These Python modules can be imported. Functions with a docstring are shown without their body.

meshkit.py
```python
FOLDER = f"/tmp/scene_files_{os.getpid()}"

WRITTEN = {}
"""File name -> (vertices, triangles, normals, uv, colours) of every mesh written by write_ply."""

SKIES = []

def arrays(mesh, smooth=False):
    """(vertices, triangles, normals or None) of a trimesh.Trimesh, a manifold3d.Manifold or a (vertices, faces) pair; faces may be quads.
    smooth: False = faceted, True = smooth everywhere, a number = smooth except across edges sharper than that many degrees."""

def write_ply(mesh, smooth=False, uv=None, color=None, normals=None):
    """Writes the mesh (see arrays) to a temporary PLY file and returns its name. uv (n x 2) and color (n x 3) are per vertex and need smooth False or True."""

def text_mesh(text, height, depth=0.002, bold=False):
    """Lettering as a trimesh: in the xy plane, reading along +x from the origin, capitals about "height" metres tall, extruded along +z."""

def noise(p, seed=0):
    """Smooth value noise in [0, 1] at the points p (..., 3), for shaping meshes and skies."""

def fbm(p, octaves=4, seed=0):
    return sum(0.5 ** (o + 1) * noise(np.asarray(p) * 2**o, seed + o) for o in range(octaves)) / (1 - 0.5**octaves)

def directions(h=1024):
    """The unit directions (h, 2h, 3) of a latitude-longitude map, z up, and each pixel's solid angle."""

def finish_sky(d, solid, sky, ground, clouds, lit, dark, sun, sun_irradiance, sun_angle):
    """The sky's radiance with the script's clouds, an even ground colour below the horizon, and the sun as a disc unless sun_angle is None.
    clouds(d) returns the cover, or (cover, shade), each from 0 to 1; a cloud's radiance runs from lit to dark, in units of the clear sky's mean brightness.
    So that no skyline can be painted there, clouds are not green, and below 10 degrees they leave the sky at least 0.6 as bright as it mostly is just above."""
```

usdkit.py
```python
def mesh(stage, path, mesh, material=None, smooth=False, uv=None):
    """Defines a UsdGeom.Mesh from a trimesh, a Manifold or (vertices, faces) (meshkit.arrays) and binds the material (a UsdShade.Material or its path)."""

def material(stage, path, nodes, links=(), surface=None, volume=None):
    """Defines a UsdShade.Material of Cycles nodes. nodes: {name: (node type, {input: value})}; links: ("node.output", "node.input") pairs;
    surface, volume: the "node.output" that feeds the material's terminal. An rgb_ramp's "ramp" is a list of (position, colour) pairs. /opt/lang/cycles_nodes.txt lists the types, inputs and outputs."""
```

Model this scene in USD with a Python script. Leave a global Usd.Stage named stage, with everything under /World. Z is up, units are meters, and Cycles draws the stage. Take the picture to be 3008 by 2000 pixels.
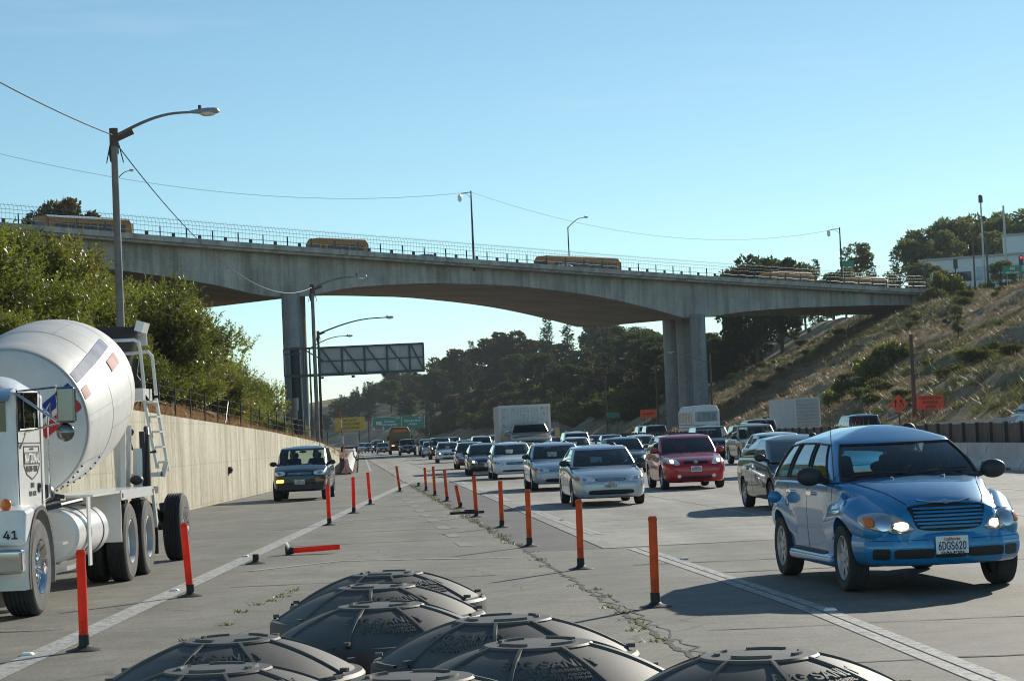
import math, random, numpy as np, trimesh, manifold3d, usdkit, meshkit
from shapely.geometry import Polygon
from scipy.interpolate import PchipInterpolator
from pxr import Usd, UsdGeom, UsdLux, UsdShade, Gf, Sdf

stage = Usd.Stage.CreateInMemory()
UsdGeom.SetStageUpAxis(stage, 'Z'); UsdGeom.SetStageMetersPerUnit(stage, 1.0)
UsdGeom.Xform.Define(stage, '/World')
PI = math.pi
# ------------------------------------------------------------------ camera, sky, sun, exposure
EYE = 1.72
PITCH, ROLL = math.atan(275.7 / 6346), math.radians(2.5)
FWD = np.array([0, math.cos(PITCH), math.sin(PITCH)]); _R = np.array([1., 0, 0]); _U = np.array([0, -math.sin(PITCH), math.cos(PITCH)])
RIGHT = math.cos(ROLL) * _R - math.sin(ROLL) * _U; UP = math.sin(ROLL) * _R + math.cos(ROLL) * _U
cam = UsdGeom.Camera.Define(stage, '/World/camera')
cam.AddTransformOp().Set(Gf.Matrix4d(*RIGHT, 0, *UP, 0, *(-FWD), 0, 0, 0, EYE, 1))
cam.CreateHorizontalApertureAttr(23.7); cam.CreateVerticalApertureAttr(23.7 * 680 / 1024); cam.CreateFocalLengthAttr(50.0)
cam.CreateClippingRangeAttr(Gf.Vec2f(0.1, 20000)); cam.CreateFStopAttr(0.0)
cam.CreateExposureAttr(0.25)
SUN_AZ, SUN_EL = math.radians(31.5), math.radians(22.5)
SUN = np.array([math.sin(SUN_AZ) * math.cos(SUN_EL), math.cos(SUN_AZ) * math.cos(SUN_EL), math.sin(SUN_EL)])
sky_m = usdkit.material(stage, '/World/Looks/sky_air', {
    'sky': ('sky_texture', {'sky_type': 'single_scattering', 'sun_disc': False, 'sun_elevation': SUN_EL, 'sun_rotation': SUN_AZ, 'altitude': 200.0, 'air_density': 0.8, 'aerosol_density': 0.06, 'ozone_density': 3.0}),
    'tc': ('texture_coordinate', {}), 'mp': ('mapping', {'scale': (1.5, 1.5, 14.0), 'location': (0.3, 0.1, 0.0)}),
    'n': ('noise_texture', {'scale': 2.2, 'detail': 5.0, 'roughness': 0.6}), 'r': ('rgb_ramp', {'ramp': [(0.60, (0, 0, 0)), (0.85, (0.22, 0.22, 0.22))]}),
    'mx': ('mix_color', {'blend_type': 'mix', 'b': (8.0, 8.6, 9.2)}),
    'wb': ('mix_color', {'blend_type': 'multiply', 'fac': 1.0, 'b': (1.0, 1.10, 0.94), 'use_clamp': False}),
    'bg': ('background_shader', {'strength': 0.099})},
    [('tc.generated', 'mp.vector'), ('mp.vector', 'n.vector'), ('n.fac', 'r.fac'), ('r.color', 'mx.fac'), ('sky.color', 'wb.a'), ('wb.result', 'mx.a'), ('mx.result', 'bg.color')], surface='bg.background')
dome = UsdLux.DomeLight.Define(stage, '/World/sky'); dome.CreateIntensityAttr(1.0)
UsdShade.MaterialBindingAPI.Apply(dome.GetPrim()).Bind(sky_m); dome.GetPrim().SetCustomDataByKey('kind', 'structure')
sun = UsdLux.DistantLight.Define(stage, '/World/sun'); sun.CreateIntensityAttr(1.2); sun.CreateAngleAttr(0.53); sun.CreateNormalizeAttr(True); sun.CreateColorAttr(Gf.Vec3f(1.0, 0.93, 0.80))
_z = SUN; _x = np.cross([0, 0, 1.], _z); _x /= np.linalg.norm(_x); _y = np.cross(_z, _x)
sun.AddTransformOp().Set(Gf.Matrix4d(*_x, 0, *_y, 0, *_z, 0, 0, 0, 60, 1))

# ------------------------------------------------------------------ where things stand: pixel of the 3008 px wide photograph -> metres
def ray(x, y):
    d = FWD + (x - 1504.) / 6346. * RIGHT - (y - 1000.) / 6346. * UP
    return d / d[1]
def ground(x, y, z=0.0):
    d = ray(x, y); return np.array([0, 0, EYE]) + d * ((z - EYE) / d[2])
def at(x, y, Y): return np.array([0, 0, EYE]) + ray(x, y) * Y
def at4(x, y, Y): return at(x * 1.2757, y * 1.2757, Y)

# ------------------------------------------------------------------ names, things, parts
_used = {}
def path_of(parent, name):
    base = (str(parent.GetPath()) if parent else '/World') + '/' + name
    k = _used.get(base, -1) + 1; _used[base] = k
    return base if k == 0 else f'{base}_{k:03d}'
def tag(o, label=None, cat=None, group=None, kind=None):
    for k, v in (('label', label), ('category', cat), ('group', group), ('kind', kind)):
        if v: o.SetCustomDataByKey(k, v)
    return o
def thing(name, label=None, cat=None, loc=(0, 0, 0), rot=0.0, group=None, kind=None, scale=None, tilt=None):
    x = UsdGeom.Xform.Define(stage, path_of(None, name)); x.AddTranslateOp().Set(Gf.Vec3d(*map(float, loc)))
    if tilt: x.AddRotateXOp().Set(float(tilt[0])); x.AddRotateYOp().Set(float(tilt[1]))
    x.AddRotateZOp().Set(math.degrees(rot))
    if scale is not None: x.AddScaleOp().Set(Gf.Vec3f(*map(float, np.broadcast_to(scale, 3))))
    return tag(x.GetPrim(), label, cat, group, kind)
def part(parent, name, mesh, m, smooth=30, label=None, kind=None):
    p = usdkit.mesh(stage, path_of(parent, name), mesh, M(m) if isinstance(m, str) else m, smooth=smooth).GetPrim()
    p.GetAttribute('points')
    return tag(p, label, kind=kind)
def copy(src, label, loc, rot=0.0, group=None, scale=None, cat=None, tilt=None):
    was = src.GetCustomData(); name = src.GetName(); name = name[:-4] if name[-3:].isdigit() else name
    o = thing(name, label or was.get('label'), cat or was.get('category'), loc, rot, group or was.get('group'), scale=scale, tilt=tilt)
    o.GetReferences().AddInternalReference(src.GetPath()); o.SetInstanceable(True)
    return o

# ------------------------------------------------------------------ materials
_mats = {}
def M(name): return _mats[name]
def pbr(name, col, rough=0.6, metal=0.0, coat=0.0, var=0.0, scale=6.0, bump=0.0, col2=None, detail=4.0, spec=0.5, emit=None, stretch=None, bscale=None, dist=0.01):
    n = {'p': ('principled_bsdf', {'base_color': col, 'roughness': rough, 'metallic': metal, 'coat_weight': coat, 'specular_ior_level': spec})}; l = []
    if emit: n['p'][1].update(emission_color=emit[0], emission_strength=emit[1])
    if var or bump or col2 is not None:
        n['tc'] = ('texture_coordinate', {}); src = 'tc.object'
        if stretch: n['mp'] = ('mapping', {'scale': stretch}); l.append((src, 'mp.vector')); src = 'mp.vector'
        n['n'] = ('noise_texture', {'scale': scale, 'detail': detail, 'roughness': 0.6}); l.append((src, 'n.vector'))
        if var or col2 is not None:
            c = np.array(col); c2 = np.array(col2) if col2 is not None else c * (1 + var)
            a = c if col2 is not None else c * (1 - var)
            n['r'] = ('rgb_ramp', {'ramp': [(0.34, tuple(a)), (0.66, tuple(c2))]}); l += [('n.fac', 'r.fac'), ('r.color', 'p.base_color')]
        if bump:
            n['nb'] = ('noise_texture', {'scale': bscale or scale * 6, 'detail': 3.0}); n['b'] = ('bump', {'strength': bump, 'distance': dist})
            l += [(src, 'nb.vector'), ('nb.fac', 'b.height'), ('b.normal', 'p.normal')]
    _mats[name] = usdkit.material(stage, '/World/Looks/' + name, n, l, surface='p.BSDF'); return _mats[name]
def leafmat(name, ramp, trans=0.3, rough=0.5, spec=0.35, tcol=None):
    n = {'g': ('geometry', {}), 'o': ('object_info', {}), 'tc': ('texture_coordinate', {}), 'n': ('noise_texture', {'scale': 0.45, 'detail': 2.0}),
         'm1': ('math', {'math_type': 'multiply_add', 'value2': 0.45, 'value3': 0.0}), 'm2': ('math', {'math_type': 'multiply_add', 'value2': 0.2}), 'm3': ('math', {'math_type': 'multiply_add', 'value2': 0.55}),
         'r': ('rgb_ramp', {'ramp': ramp}), 'p': ('principled_bsdf', {'roughness': rough, 'specular_ior_level': spec}), 't': ('translucent_bsdf', {}), 'mx': ('mix_closure', {'fac': trans}),
         'br': ('mix', {'mix_type': 'multiply', 'fac': 1.0, 'color2': tcol or (1.5, 1.6, 0.6)})}
    l = [('g.random_per_island', 'm1.value1'), ('o.random', 'm2.value1'), ('m1.value', 'm2.value3'), ('tc.object', 'n.vector'), ('n.fac', 'm3.value1'), ('m2.value', 'm3.value3'), ('m3.value', 'r.fac'),
         ('r.color', 'p.base_color'), ('r.color', 'br.color1'), ('br.color', 't.color'), ('p.BSDF', 'mx.closure1'), ('t.BSDF', 'mx.closure2')]
    _mats[name] = usdkit.material(stage, '/World/Looks/' + name, n, l, surface='mx.closure')
def glassmat(name, tint, refl=1.0, rough=0.0):
    _mats[name] = usdkit.material(stage, '/World/Looks/' + name, {'f': ('fresnel', {'IOR': 1.5}), 'm': ('math', {'math_type': 'multiply', 'value2': refl, 'use_clamp': True}), 't': ('transparent_bsdf', {'color': tint}), 'g': ('glossy_bsdf', {'color': (1, 1, 1), 'roughness': rough}), 'x': ('mix_closure', {})},
        [('f.fac', 'm.value1'), ('m.value', 'x.fac'), ('t.BSDF', 'x.closure1'), ('g.BSDF', 'x.closure2')], surface='x.closure')

# ------------------------------------------------------------------ mesh tools
class MB:
    def __init__(s): s.v, s.f, s.n = [], [], 0
    def add(s, v, f):
        v = np.asarray(v, float); f = np.asarray(f, int)
        if f.shape[1] == 4: f = np.vstack([f[:, [0, 1, 2]], f[:, [0, 2, 3]]])
        s.v.append(v); s.f.append(f + s.n); s.n += len(v); return s
    def tm(s, t): return s.add(t.vertices, t.faces)
    def box(s, c, size, rz=0, rx=0, ry=0):
        v = np.array([(x, y, z) for x in (-.5, .5) for y in (-.5, .5) for z in (-.5, .5)]) * size
        f = [(0, 1, 3, 2), (4, 6, 7, 5), (0, 4, 5, 1), (2, 3, 7, 6), (0, 2, 6, 4), (1, 5, 7, 3)]
        if ry: v = v @ np.array([[math.cos(ry), 0, -math.sin(ry)], [0, 1, 0], [math.sin(ry), 0, math.cos(ry)]])
        if rx: v = v @ np.array([[1, 0, 0], [0, math.cos(rx), math.sin(rx)], [0, -math.sin(rx), math.cos(rx)]])
        if rz: v = v @ np.array([[math.cos(rz), math.sin(rz), 0], [-math.sin(rz), math.cos(rz), 0], [0, 0, 1]])
        return s.add(v + c, f)
    def bar(s, a, b, w, h, up=(0, 0, 1)):      # a rectangular bar from a to b
        a, b = np.asarray(a, float), np.asarray(b, float); t = b - a; t /= np.linalg.norm(t); x = np.cross(t, up)
        if np.linalg.norm(x) < 1e-6: x = np.cross(t, (0, 1, 0))
        x /= np.linalg.norm(x); u = np.cross(x, t)
        v = [p + sx * x * w / 2 + su * u * h / 2 for p in (a, b) for sx, su in ((-1, -1), (1, -1), (1, 1), (-1, 1))]
        return s.add(v, [(0, 1, 5, 4), (1, 2, 6, 5), (2, 3, 7, 6), (3, 0, 4, 7), (3, 2, 1, 0), (4, 5, 6, 7)])
    def tube(s, pts, r, n=8, cap=True):
        p = np.asarray(pts, float); r = np.broadcast_to(r, (len(p),)); t = np.gradient(p, axis=0); t /= np.linalg.norm(t, axis=1)[:, None] + 1e-12
        ref = np.array([0, 0, 1.]) if abs(t[0, 2]) < .9 else np.array([1., 0, 0])
        a = np.cross(t, ref); a /= np.linalg.norm(a, axis=1)[:, None] + 1e-12; b = np.cross(t, a); an = np.arange(n) * 2 * PI / n
        v = (p[:, None] + r[:, None, None] * (np.cos(an)[None, :, None] * a[:, None] + np.sin(an)[None, :, None] * b[:, None])).reshape(-1, 3)
        i, j = np.meshgrid(np.arange(len(p) - 1), np.arange(n), indexing='ij'); k = (j + 1) % n
        f = np.stack([i * n + j, i * n + k, (i + 1) * n + k, (i + 1) * n + j], -1).reshape(-1, 4)
        s.add(v, f)
        if cap:
            for e, o in ((0, 1), (len(p) - 1, -1)):
                ring = v[e * n:(e + 1) * n]; s.add(np.vstack([ring, p[e]]), [(j, (j + 1) % n, n)[::o] for j in range(n)])
        return s
    def lathe(s, prof, n=24, c=(0, 0, 0), axis='z'):     # prof: (radius, height)
        pr = np.asarray(prof, float); an = np.arange(n) * 2 * PI / n
        v = np.stack([pr[:, 0, None] * np.cos(an), pr[:, 0, None] * np.sin(an), np.repeat(pr[:, 1, None], n, 1)], -1).reshape(-1, 3)
        if axis == 'x': v = v[:, [2, 0, 1]]
        if axis == 'y': v = v[:, [1, 2, 0]]
        i, j = np.meshgrid(np.arange(len(pr) - 1), np.arange(n), indexing='ij'); k = (j + 1) % n
        return s.add(v + c, np.stack([i * n + j, i * n + k, (i + 1) * n + k, (i + 1) * n + j], -1).reshape(-1, 4))
    def ell(s, c, r, sub=2):
        t = trimesh.creation.icosphere(subdivisions=sub); return s.add(t.vertices * r + c, t.faces)
    def grid(s, P):                     # P: rows x cols x 3
        P = np.asarray(P, float); a, b = P.shape[:2]; i, j = np.meshgrid(np.arange(a - 1), np.arange(b - 1), indexing='ij')
        return s.add(P.reshape(-1, 3), np.stack([i * b + j, (i + 1) * b + j, (i + 1) * b + j + 1, i * b + j + 1], -1).reshape(-1, 4))
    def prism(s, poly, h, T=None):
        t = trimesh.creation.extrude_polygon(poly if isinstance(poly, Polygon) else Polygon(poly), h, engine='earcut')
        if T is not None: t.apply_transform(T)
        return s.tm(t)
    def move(s, T):
        s.v = [v @ T[:3, :3].T + T[:3, 3] for v in s.v]; return s
    def get(s): return np.vstack(s.v), np.vstack(s.f)
def mat4(x, y, z, o):
    T = np.eye(4); T[:3, 0], T[:3, 1], T[:3, 2], T[:3, 3] = x, y, z, o; return T
def put(o, m, name, mat, **k): return part(o, name, m.get() if isinstance(m, MB) else m, mat, **k)
def text(s, h, o, x=(1, 0, 0), up=(0, 0, 1), depth=.004, bold=True, width=None, center=True):
    t = meshkit.text_mesh(s, h, depth, bold); b = t.bounds; v = np.array(t.vertices)
    sx = width / (b[1, 0] - b[0, 0]) if width else 1
    v[:, 0] = (v[:, 0] - (b[0, 0] + b[1, 0]) / 2 * center) * sx; v[:, 1] -= (b[0, 1] + b[1, 1]) / 2 * center
    x, up = np.array(x, float), np.array(up, float); n = np.cross(x, up)
    return v[:, :1] * x + v[:, 1:2] * up + v[:, 2:] * n + o, t.faces
def mf(v, f):
    m = trimesh.Trimesh(v, f, process=True); m.merge_vertices()
    return manifold3d.Manifold(manifold3d.Mesh(vert_properties=np.asarray(m.vertices, np.float32), tri_verts=np.asarray(m.faces, np.uint32)))
def unmf(m): q = m.to_mesh(); return q.vert_properties[:, :3].astype(float), q.tri_verts.astype(int)
def ellm(c, r, sub=2):
    t = trimesh.creation.icosphere(subdivisions=sub); return mf(t.vertices * r + c, t.faces)
def hull(*ms): return manifold3d.Manifold.batch_hull(list(ms))
def chain(pts, rad, sub=2):
    E = [ellm(p, r, sub) for p, r in zip(pts, rad)]; return manifold3d.Manifold.batch_boolean([hull(a, b) for a, b in zip(E, E[1:])], manifold3d.OpType.Add)
def shoot(mesh, O, D):                  # nearest hit along D for each origin, nan where none
    v, f = mesh; a, e1, e2 = v[f[:, 0]], v[f[:, 1]] - v[f[:, 0]], v[f[:, 2]] - v[f[:, 0]]; D = np.asarray(D, float)
    h = np.cross(D, e2); det = (e1 * h).sum(1); ok = np.abs(det) > 1e-9; inv = np.where(ok, 1 / np.where(ok, det, 1), 0)
    s = O[:, None] - a[None]; u = (s * h).sum(-1) * inv; q = np.cross(s, e1[None]); w = (q @ D) * inv; t = (q * e2[None]).sum(-1) * inv
    t = np.where(ok & (u >= -1e-6) & (w >= -1e-6) & (u + w <= 1 + 1e-6) & (t > 0), t, np.inf).min(1)
    return O + np.where(np.isfinite(t), t, np.nan)[:, None] * D
def decal(mesh, poly, view='front', off=.006, rings=4):
    """a patch that follows the body: poly in (x, z) seen from the front or rear, or (y, z) seen from the left or right side"""
    P = np.asarray(poly, float); c = P.mean(0); n = len(P)
    pts = np.vstack([c + (P - c) * k / rings for k in range(1, rings + 1)] + [c[None]])
    D = {'front': (0, 1, 0), 'rear': (0, -1, 0), 'left': (-1, 0, 0), 'right': (1, 0, 0)}[view]; D = np.array(D, float)
    O = np.insert(pts, 1, 0, 1) if view in ('front', 'rear') else np.insert(pts, 0, 0, 1)
    O = O - D * 6; H = shoot(mesh, O, D)
    bad = np.isnan(H[:, 0])
    if bad.any():
        if bad.all(): return None
        g = np.where(~bad)[0]
        for b in np.where(bad)[0]:
            k = g[np.argmin(((pts[g] - pts[b]) ** 2).sum(1))]; H[b] = O[b] + D * ((H[k] - O[k]) @ D)
    H = H - D * off
    f = [(n * rings, i, (i + 1) % n) for i in range(n)]; q = []
    for k in range(rings - 1):
        q += [(k * n + i, (k + 1) * n + i, (k + 1) * n + (i + 1) % n, k * n + (i + 1) % n) for i in range(n)]
    b = MB().add(H, f); b.f.append(np.array([(a_, b_, c_) for a_, b_, c_, d_ in q] + [(a_, c_, d_) for a_, b_, c_, d_ in q], int))
    back = H[(rings - 1) * n: rings * n] + D * (off + .02); o = b.n; b.add(back, [(0, 0, 0)])
    b.f.append(np.array([x for i in range(n) for x in (((rings - 1) * n + i, o + i, o + (i + 1) % n), ((rings - 1) * n + i, o + (i + 1) % n, (rings - 1) * n + (i + 1) % n))], int))
    return b
def rrect(x0, x1, z0, z1, r=.3, n=20):
    a = np.arange(n) * 2 * PI / n + PI / n; e = 2 / (2 + 6 * (1 - r))
    return np.stack([(x0 + x1) / 2 + (x1 - x0) / 2 * np.sign(np.cos(a)) * np.abs(np.cos(a)) ** e, (z0 + z1) / 2 + (z1 - z0) / 2 * np.sign(np.sin(a)) * np.abs(np.sin(a)) ** e], 1)
def quad(p, n=4):
    p = np.asarray(p, float); return np.vstack([p[i] + (p[(i + 1) % len(p)] - p[i]) * k / n for i in range(len(p)) for k in range(n)])
def blob(p, n=24):                     # smooth closed curve through p
    p = np.asarray(p, float); m = len(p); t = np.arange(-3, m + 4); q = p[t % m]
    from scipy.interpolate import CubicSpline
    return CubicSpline(t, q)(np.linspace(0, m, n, endpoint=False))

# ------------------------------------------------------------------ the materials of the place
def road(name, a, b, crack=(0.03, 0.03, 0.03), rough=0.75, stain=(0.6, 0.6, 0.58), band=0.84):
    """fine aggregate, broad tyre-polished and oily streaks along the road, thin cracks"""
    n = {'g': ('geometry', {}), 'mp': ('mapping', {'scale': (1.1, 0.06, 1)}), 'ns': ('noise_texture', {'scale': 0.9, 'detail': 5.0, 'roughness': 0.62}), 'rs': ('rgb_ramp', {'ramp': [(0.32, stain), (0.62, (1, 1, 1))]}),
         'nf': ('noise_texture', {'scale': 26.0, 'detail': 6.0, 'roughness': 0.8}), 'rf': ('rgb_ramp', {'ramp': [(0.32, a), (0.68, b)]}),
         'nm': ('noise_texture', {'scale': 0.45, 'detail': 6.0, 'roughness': 0.65}), 'rm': ('rgb_ramp', {'ramp': [(0.35, (0.78, 0.77, 0.75)), (0.65, (1.1, 1.09, 1.06))]}),
         'm1': ('mix_color', {'blend_type': 'multiply', 'fac': 1.0, 'use_clamp': False}), 'm2': ('mix_color', {'blend_type': 'multiply', 'fac': 1.0, 'use_clamp': False}),
         'nq': ('noise_texture', {'scale': 2.6, 'detail': 6.0, 'roughness': 0.7}), 'rq': ('rgb_ramp', {'ramp': [(0.34, (0.80, 0.79, 0.78)), (0.5, (1, 1, 1)), (0.68, (1.16, 1.15, 1.12))]}), 'm4': ('mix_color', {'blend_type': 'multiply', 'fac': 1.0, 'use_clamp': False}), 'lx': ('separate_xyz', {}), 'lc': ('math', {'math_type': 'multiply_add', 'value2': 0.0725}), 'ls': ('math', {'math_type': 'multiply_add', 'value2': 1 / 3.6, 'value3': -3.85 / 3.6 + 20}), 'lf': ('math', {'math_type': 'fraction'}), 'lr': ('rgb_ramp', {'ramp': [(0.0, (1.03, 1.03, 1.03)), (0.2, (0.97, 0.97, 0.97)), (0.34, (0.99, 0.99, 0.99)), (0.5, (band, band, band * 0.99)), (0.66, (0.99, 0.99, 0.99)), (0.8, (0.97, 0.97, 0.97)), (1.0, (1.03, 1.03, 1.03))]}), 'm5': ('mix_color', {'blend_type': 'multiply', 'fac': 1.0, 'use_clamp': False}), 'nw': ('noise_texture', {'scale': 0.35, 'detail': 4.0}), 'ad': ('vector_math', {'math_type': 'multiply_add', 'vector2': (2.2, 2.2, 2.2)}),
         'vo': ('voronoi_texture', {'feature': 'distance_to_edge', 'scale': 0.16}), 'rc': ('rgb_ramp', {'ramp': [(0.0, (.55, .55, .55)), (0.0022, (0, 0, 0))]}),
         'mc': ('mix_color', {'blend_type': 'mix', 'b': crack}), 'bp': ('bump', {'strength': 0.5, 'distance': 0.006}), 'p': ('principled_bsdf', {'roughness': rough, 'specular_ior_level': 0.4})}
    l = [('g.position', 'mp.vector'), ('mp.vector', 'ns.vector'), ('ns.fac', 'rs.fac'), ('g.position', 'nf.vector'), ('nf.fac', 'rf.fac'), ('g.position', 'nm.vector'), ('nm.fac', 'rm.fac'), ('rf.color', 'm1.a'), ('rs.color', 'm1.b'), ('m1.result', 'm2.a'), ('rm.color', 'm2.b'),
         ('g.position', 'nw.vector'), ('nw.color', 'ad.vector1'), ('g.position', 'ad.vector3'), ('ad.vector', 'vo.vector'), ('vo.distance', 'rc.fac'), ('rc.color', 'mc.fac'), ('g.position', 'nq.vector'), ('nq.fac', 'rq.fac'), ('m2.result', 'm4.a'), ('rq.color', 'm4.b'), ('g.position', 'lx.vector'), ('lx.y', 'lc.value1'), ('lx.x', 'lc.value3'), ('lc.value', 'ls.value1'), ('ls.value', 'lf.value1'), ('lf.value', 'lr.fac'), ('m4.result', 'm5.a'), ('lr.color', 'm5.b'), ('m5.result', 'mc.a'), ('nf.fac', 'bp.height'), ('bp.normal', 'p.normal'), ('mc.result', 'p.base_color')]
    if crack is None: l = [x for x in l if not x[0].startswith('rc.')]; n['mc'][1].update(fac=0.0, b=(0, 0, 0))
    _mats[name] = usdkit.material(stage, '/World/Looks/' + name, n, l, surface='p.BSDF')
road('asphalt', (0.124, 0.118, 0.099), (0.318, 0.306, 0.262), stain=(0.8, 0.79, 0.77), band=0.98)
road('asphalt_grey', (0.126, 0.120, 0.104), (0.31, 0.298, 0.262), stain=(0.78, 0.78, 0.78))
road('asphalt_dark', (0.09, 0.088, 0.088), (0.17, 0.165, 0.16), stain=(0.85, 0.85, 0.85))
road('concrete_road', (0.275, 0.265, 0.242), (0.405, 0.39, 0.357), stain=(0.72, 0.71, 0.70), crack=None)
road('concrete_road_pale', (0.315, 0.30, 0.272), (0.45, 0.435, 0.395), stain=(0.72, 0.71, 0.70), crack=None)
pbr('joint', (0.035, 0.034, 0.032), 0.9)
pbr('dirt', (0.10, 0.082, 0.06), 0.95, var=0.4, scale=0.6, bump=0.6, bscale=4, dist=0.1)
def paint_mat(name, col, lo=0.36, hi=0.50):
    _mats[name] = usdkit.material(stage, '/World/Looks/' + name, {'g': ('geometry', {}), 'n': ('noise_texture', {'scale': 9.0, 'detail': 8.0, 'roughness': 0.75}), 'nn': ('noise_texture', {'scale': 60.0, 'detail': 2.0}), 'r': ('rgb_ramp', {'ramp': [(lo, (0.17, 0.165, 0.155)), (hi, col)]}),
        'rr': ('rgb_ramp', {'ramp': [(0.3, (0.8, 0.8, 0.8)), (0.7, (1.05, 1.05, 1.05))]}), 'm': ('mix_color', {'blend_type': 'multiply', 'fac': 1.0, 'use_clamp': False}), 'p': ('principled_bsdf', {'roughness': 0.7})},
        [('g.position', 'n.vector'), ('g.position', 'nn.vector'), ('n.fac', 'r.fac'), ('nn.fac', 'rr.fac'), ('r.color', 'm.a'), ('rr.color', 'm.b'), ('m.result', 'p.base_color')], surface='p.BSDF')
paint_mat('road_paint', (0.50, 0.49, 0.46), .38, .55); paint_mat('old_road_paint', (0.37, 0.36, 0.33), 0.40, 0.62)
def weathered(name, a, b, streak=(0.62, 0.60, 0.56), form=1.22, sv=(0.9, 0.9, 0.07)):
    """board marked concrete: broad blotches, vertical water streaks, faint lift lines"""
    _mats[name] = usdkit.material(stage, '/World/Looks/' + name, {'g': ('geometry', {}), 'n1': ('noise_texture', {'scale': 0.28, 'detail': 8.0, 'roughness': 0.65}), 'r1': ('rgb_ramp', {'ramp': [(0.33, a), (0.66, b)]}), 'mp': ('mapping', {'scale': sv}), 'n2': ('noise_texture', {'scale': 1.1, 'detail': 6.0, 'roughness': 0.7}), 'r2': ('rgb_ramp', {'ramp': [(0.36, streak), (0.56, (1, 1, 1))]}),
        'sx': ('separate_xyz', {}), 'mz': ('math', {'math_type': 'multiply', 'value2': 1 / form}), 'fz': ('math', {'math_type': 'fraction'}), 'rz': ('rgb_ramp', {'ramp': [(0.0, (0.8, 0.8, 0.8)), (0.035, (1, 1, 1)), (1.0, (1, 1, 1))]}), 'n3': ('noise_texture', {'scale': 5.0, 'detail': 6.0}), 'r3': ('rgb_ramp', {'ramp': [(0.3, (0.86, 0.86, 0.85)), (0.7, (1.08, 1.08, 1.07))]}),
        'm1': ('mix_color', {'blend_type': 'multiply', 'fac': 1.0, 'use_clamp': False}), 'm2': ('mix_color', {'blend_type': 'multiply', 'fac': 1.0, 'use_clamp': False}), 'm3': ('mix_color', {'blend_type': 'multiply', 'fac': 1.0, 'use_clamp': False}), 'b': ('bump', {'strength': 0.2, 'distance': 0.02}), 'p': ('principled_bsdf', {'roughness': 0.88, 'specular_ior_level': 0.3})},
        [('g.position', 'n1.vector'), ('n1.fac', 'r1.fac'), ('g.position', 'mp.vector'), ('mp.vector', 'n2.vector'), ('n2.fac', 'r2.fac'), ('g.position', 'sx.vector'), ('sx.z', 'mz.value1'), ('mz.value', 'fz.value1'), ('fz.value', 'rz.fac'), ('g.position', 'n3.vector'), ('n3.fac', 'r3.fac'), ('r1.color', 'm1.a'), ('r2.color', 'm1.b'), ('m1.result', 'm2.a'), ('rz.color', 'm2.b'), ('m2.result', 'm3.a'), ('r3.color', 'm3.b'), ('m3.result', 'p.base_color'), ('n3.fac', 'b.height'), ('b.normal', 'p.normal')], surface='p.BSDF')
weathered('wall_concrete', (0.46, 0.425, 0.335), (0.63, 0.60, 0.49), (0.66, 0.62, 0.54), 1.22, (1.4, 1.4, 0.16))
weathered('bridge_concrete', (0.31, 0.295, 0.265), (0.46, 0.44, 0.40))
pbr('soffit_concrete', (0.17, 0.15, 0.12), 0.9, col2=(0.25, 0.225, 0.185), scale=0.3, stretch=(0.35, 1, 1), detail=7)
weathered('column_concrete', (0.23, 0.235, 0.24), (0.33, 0.33, 0.32), (0.7, 0.7, 0.7), 2.4)
pbr('barrier_concrete', (0.44, 0.43, 0.41), 0.85, col2=(0.58, 0.57, 0.54), scale=1.2, bump=0.2, bscale=14, detail=7)
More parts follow.
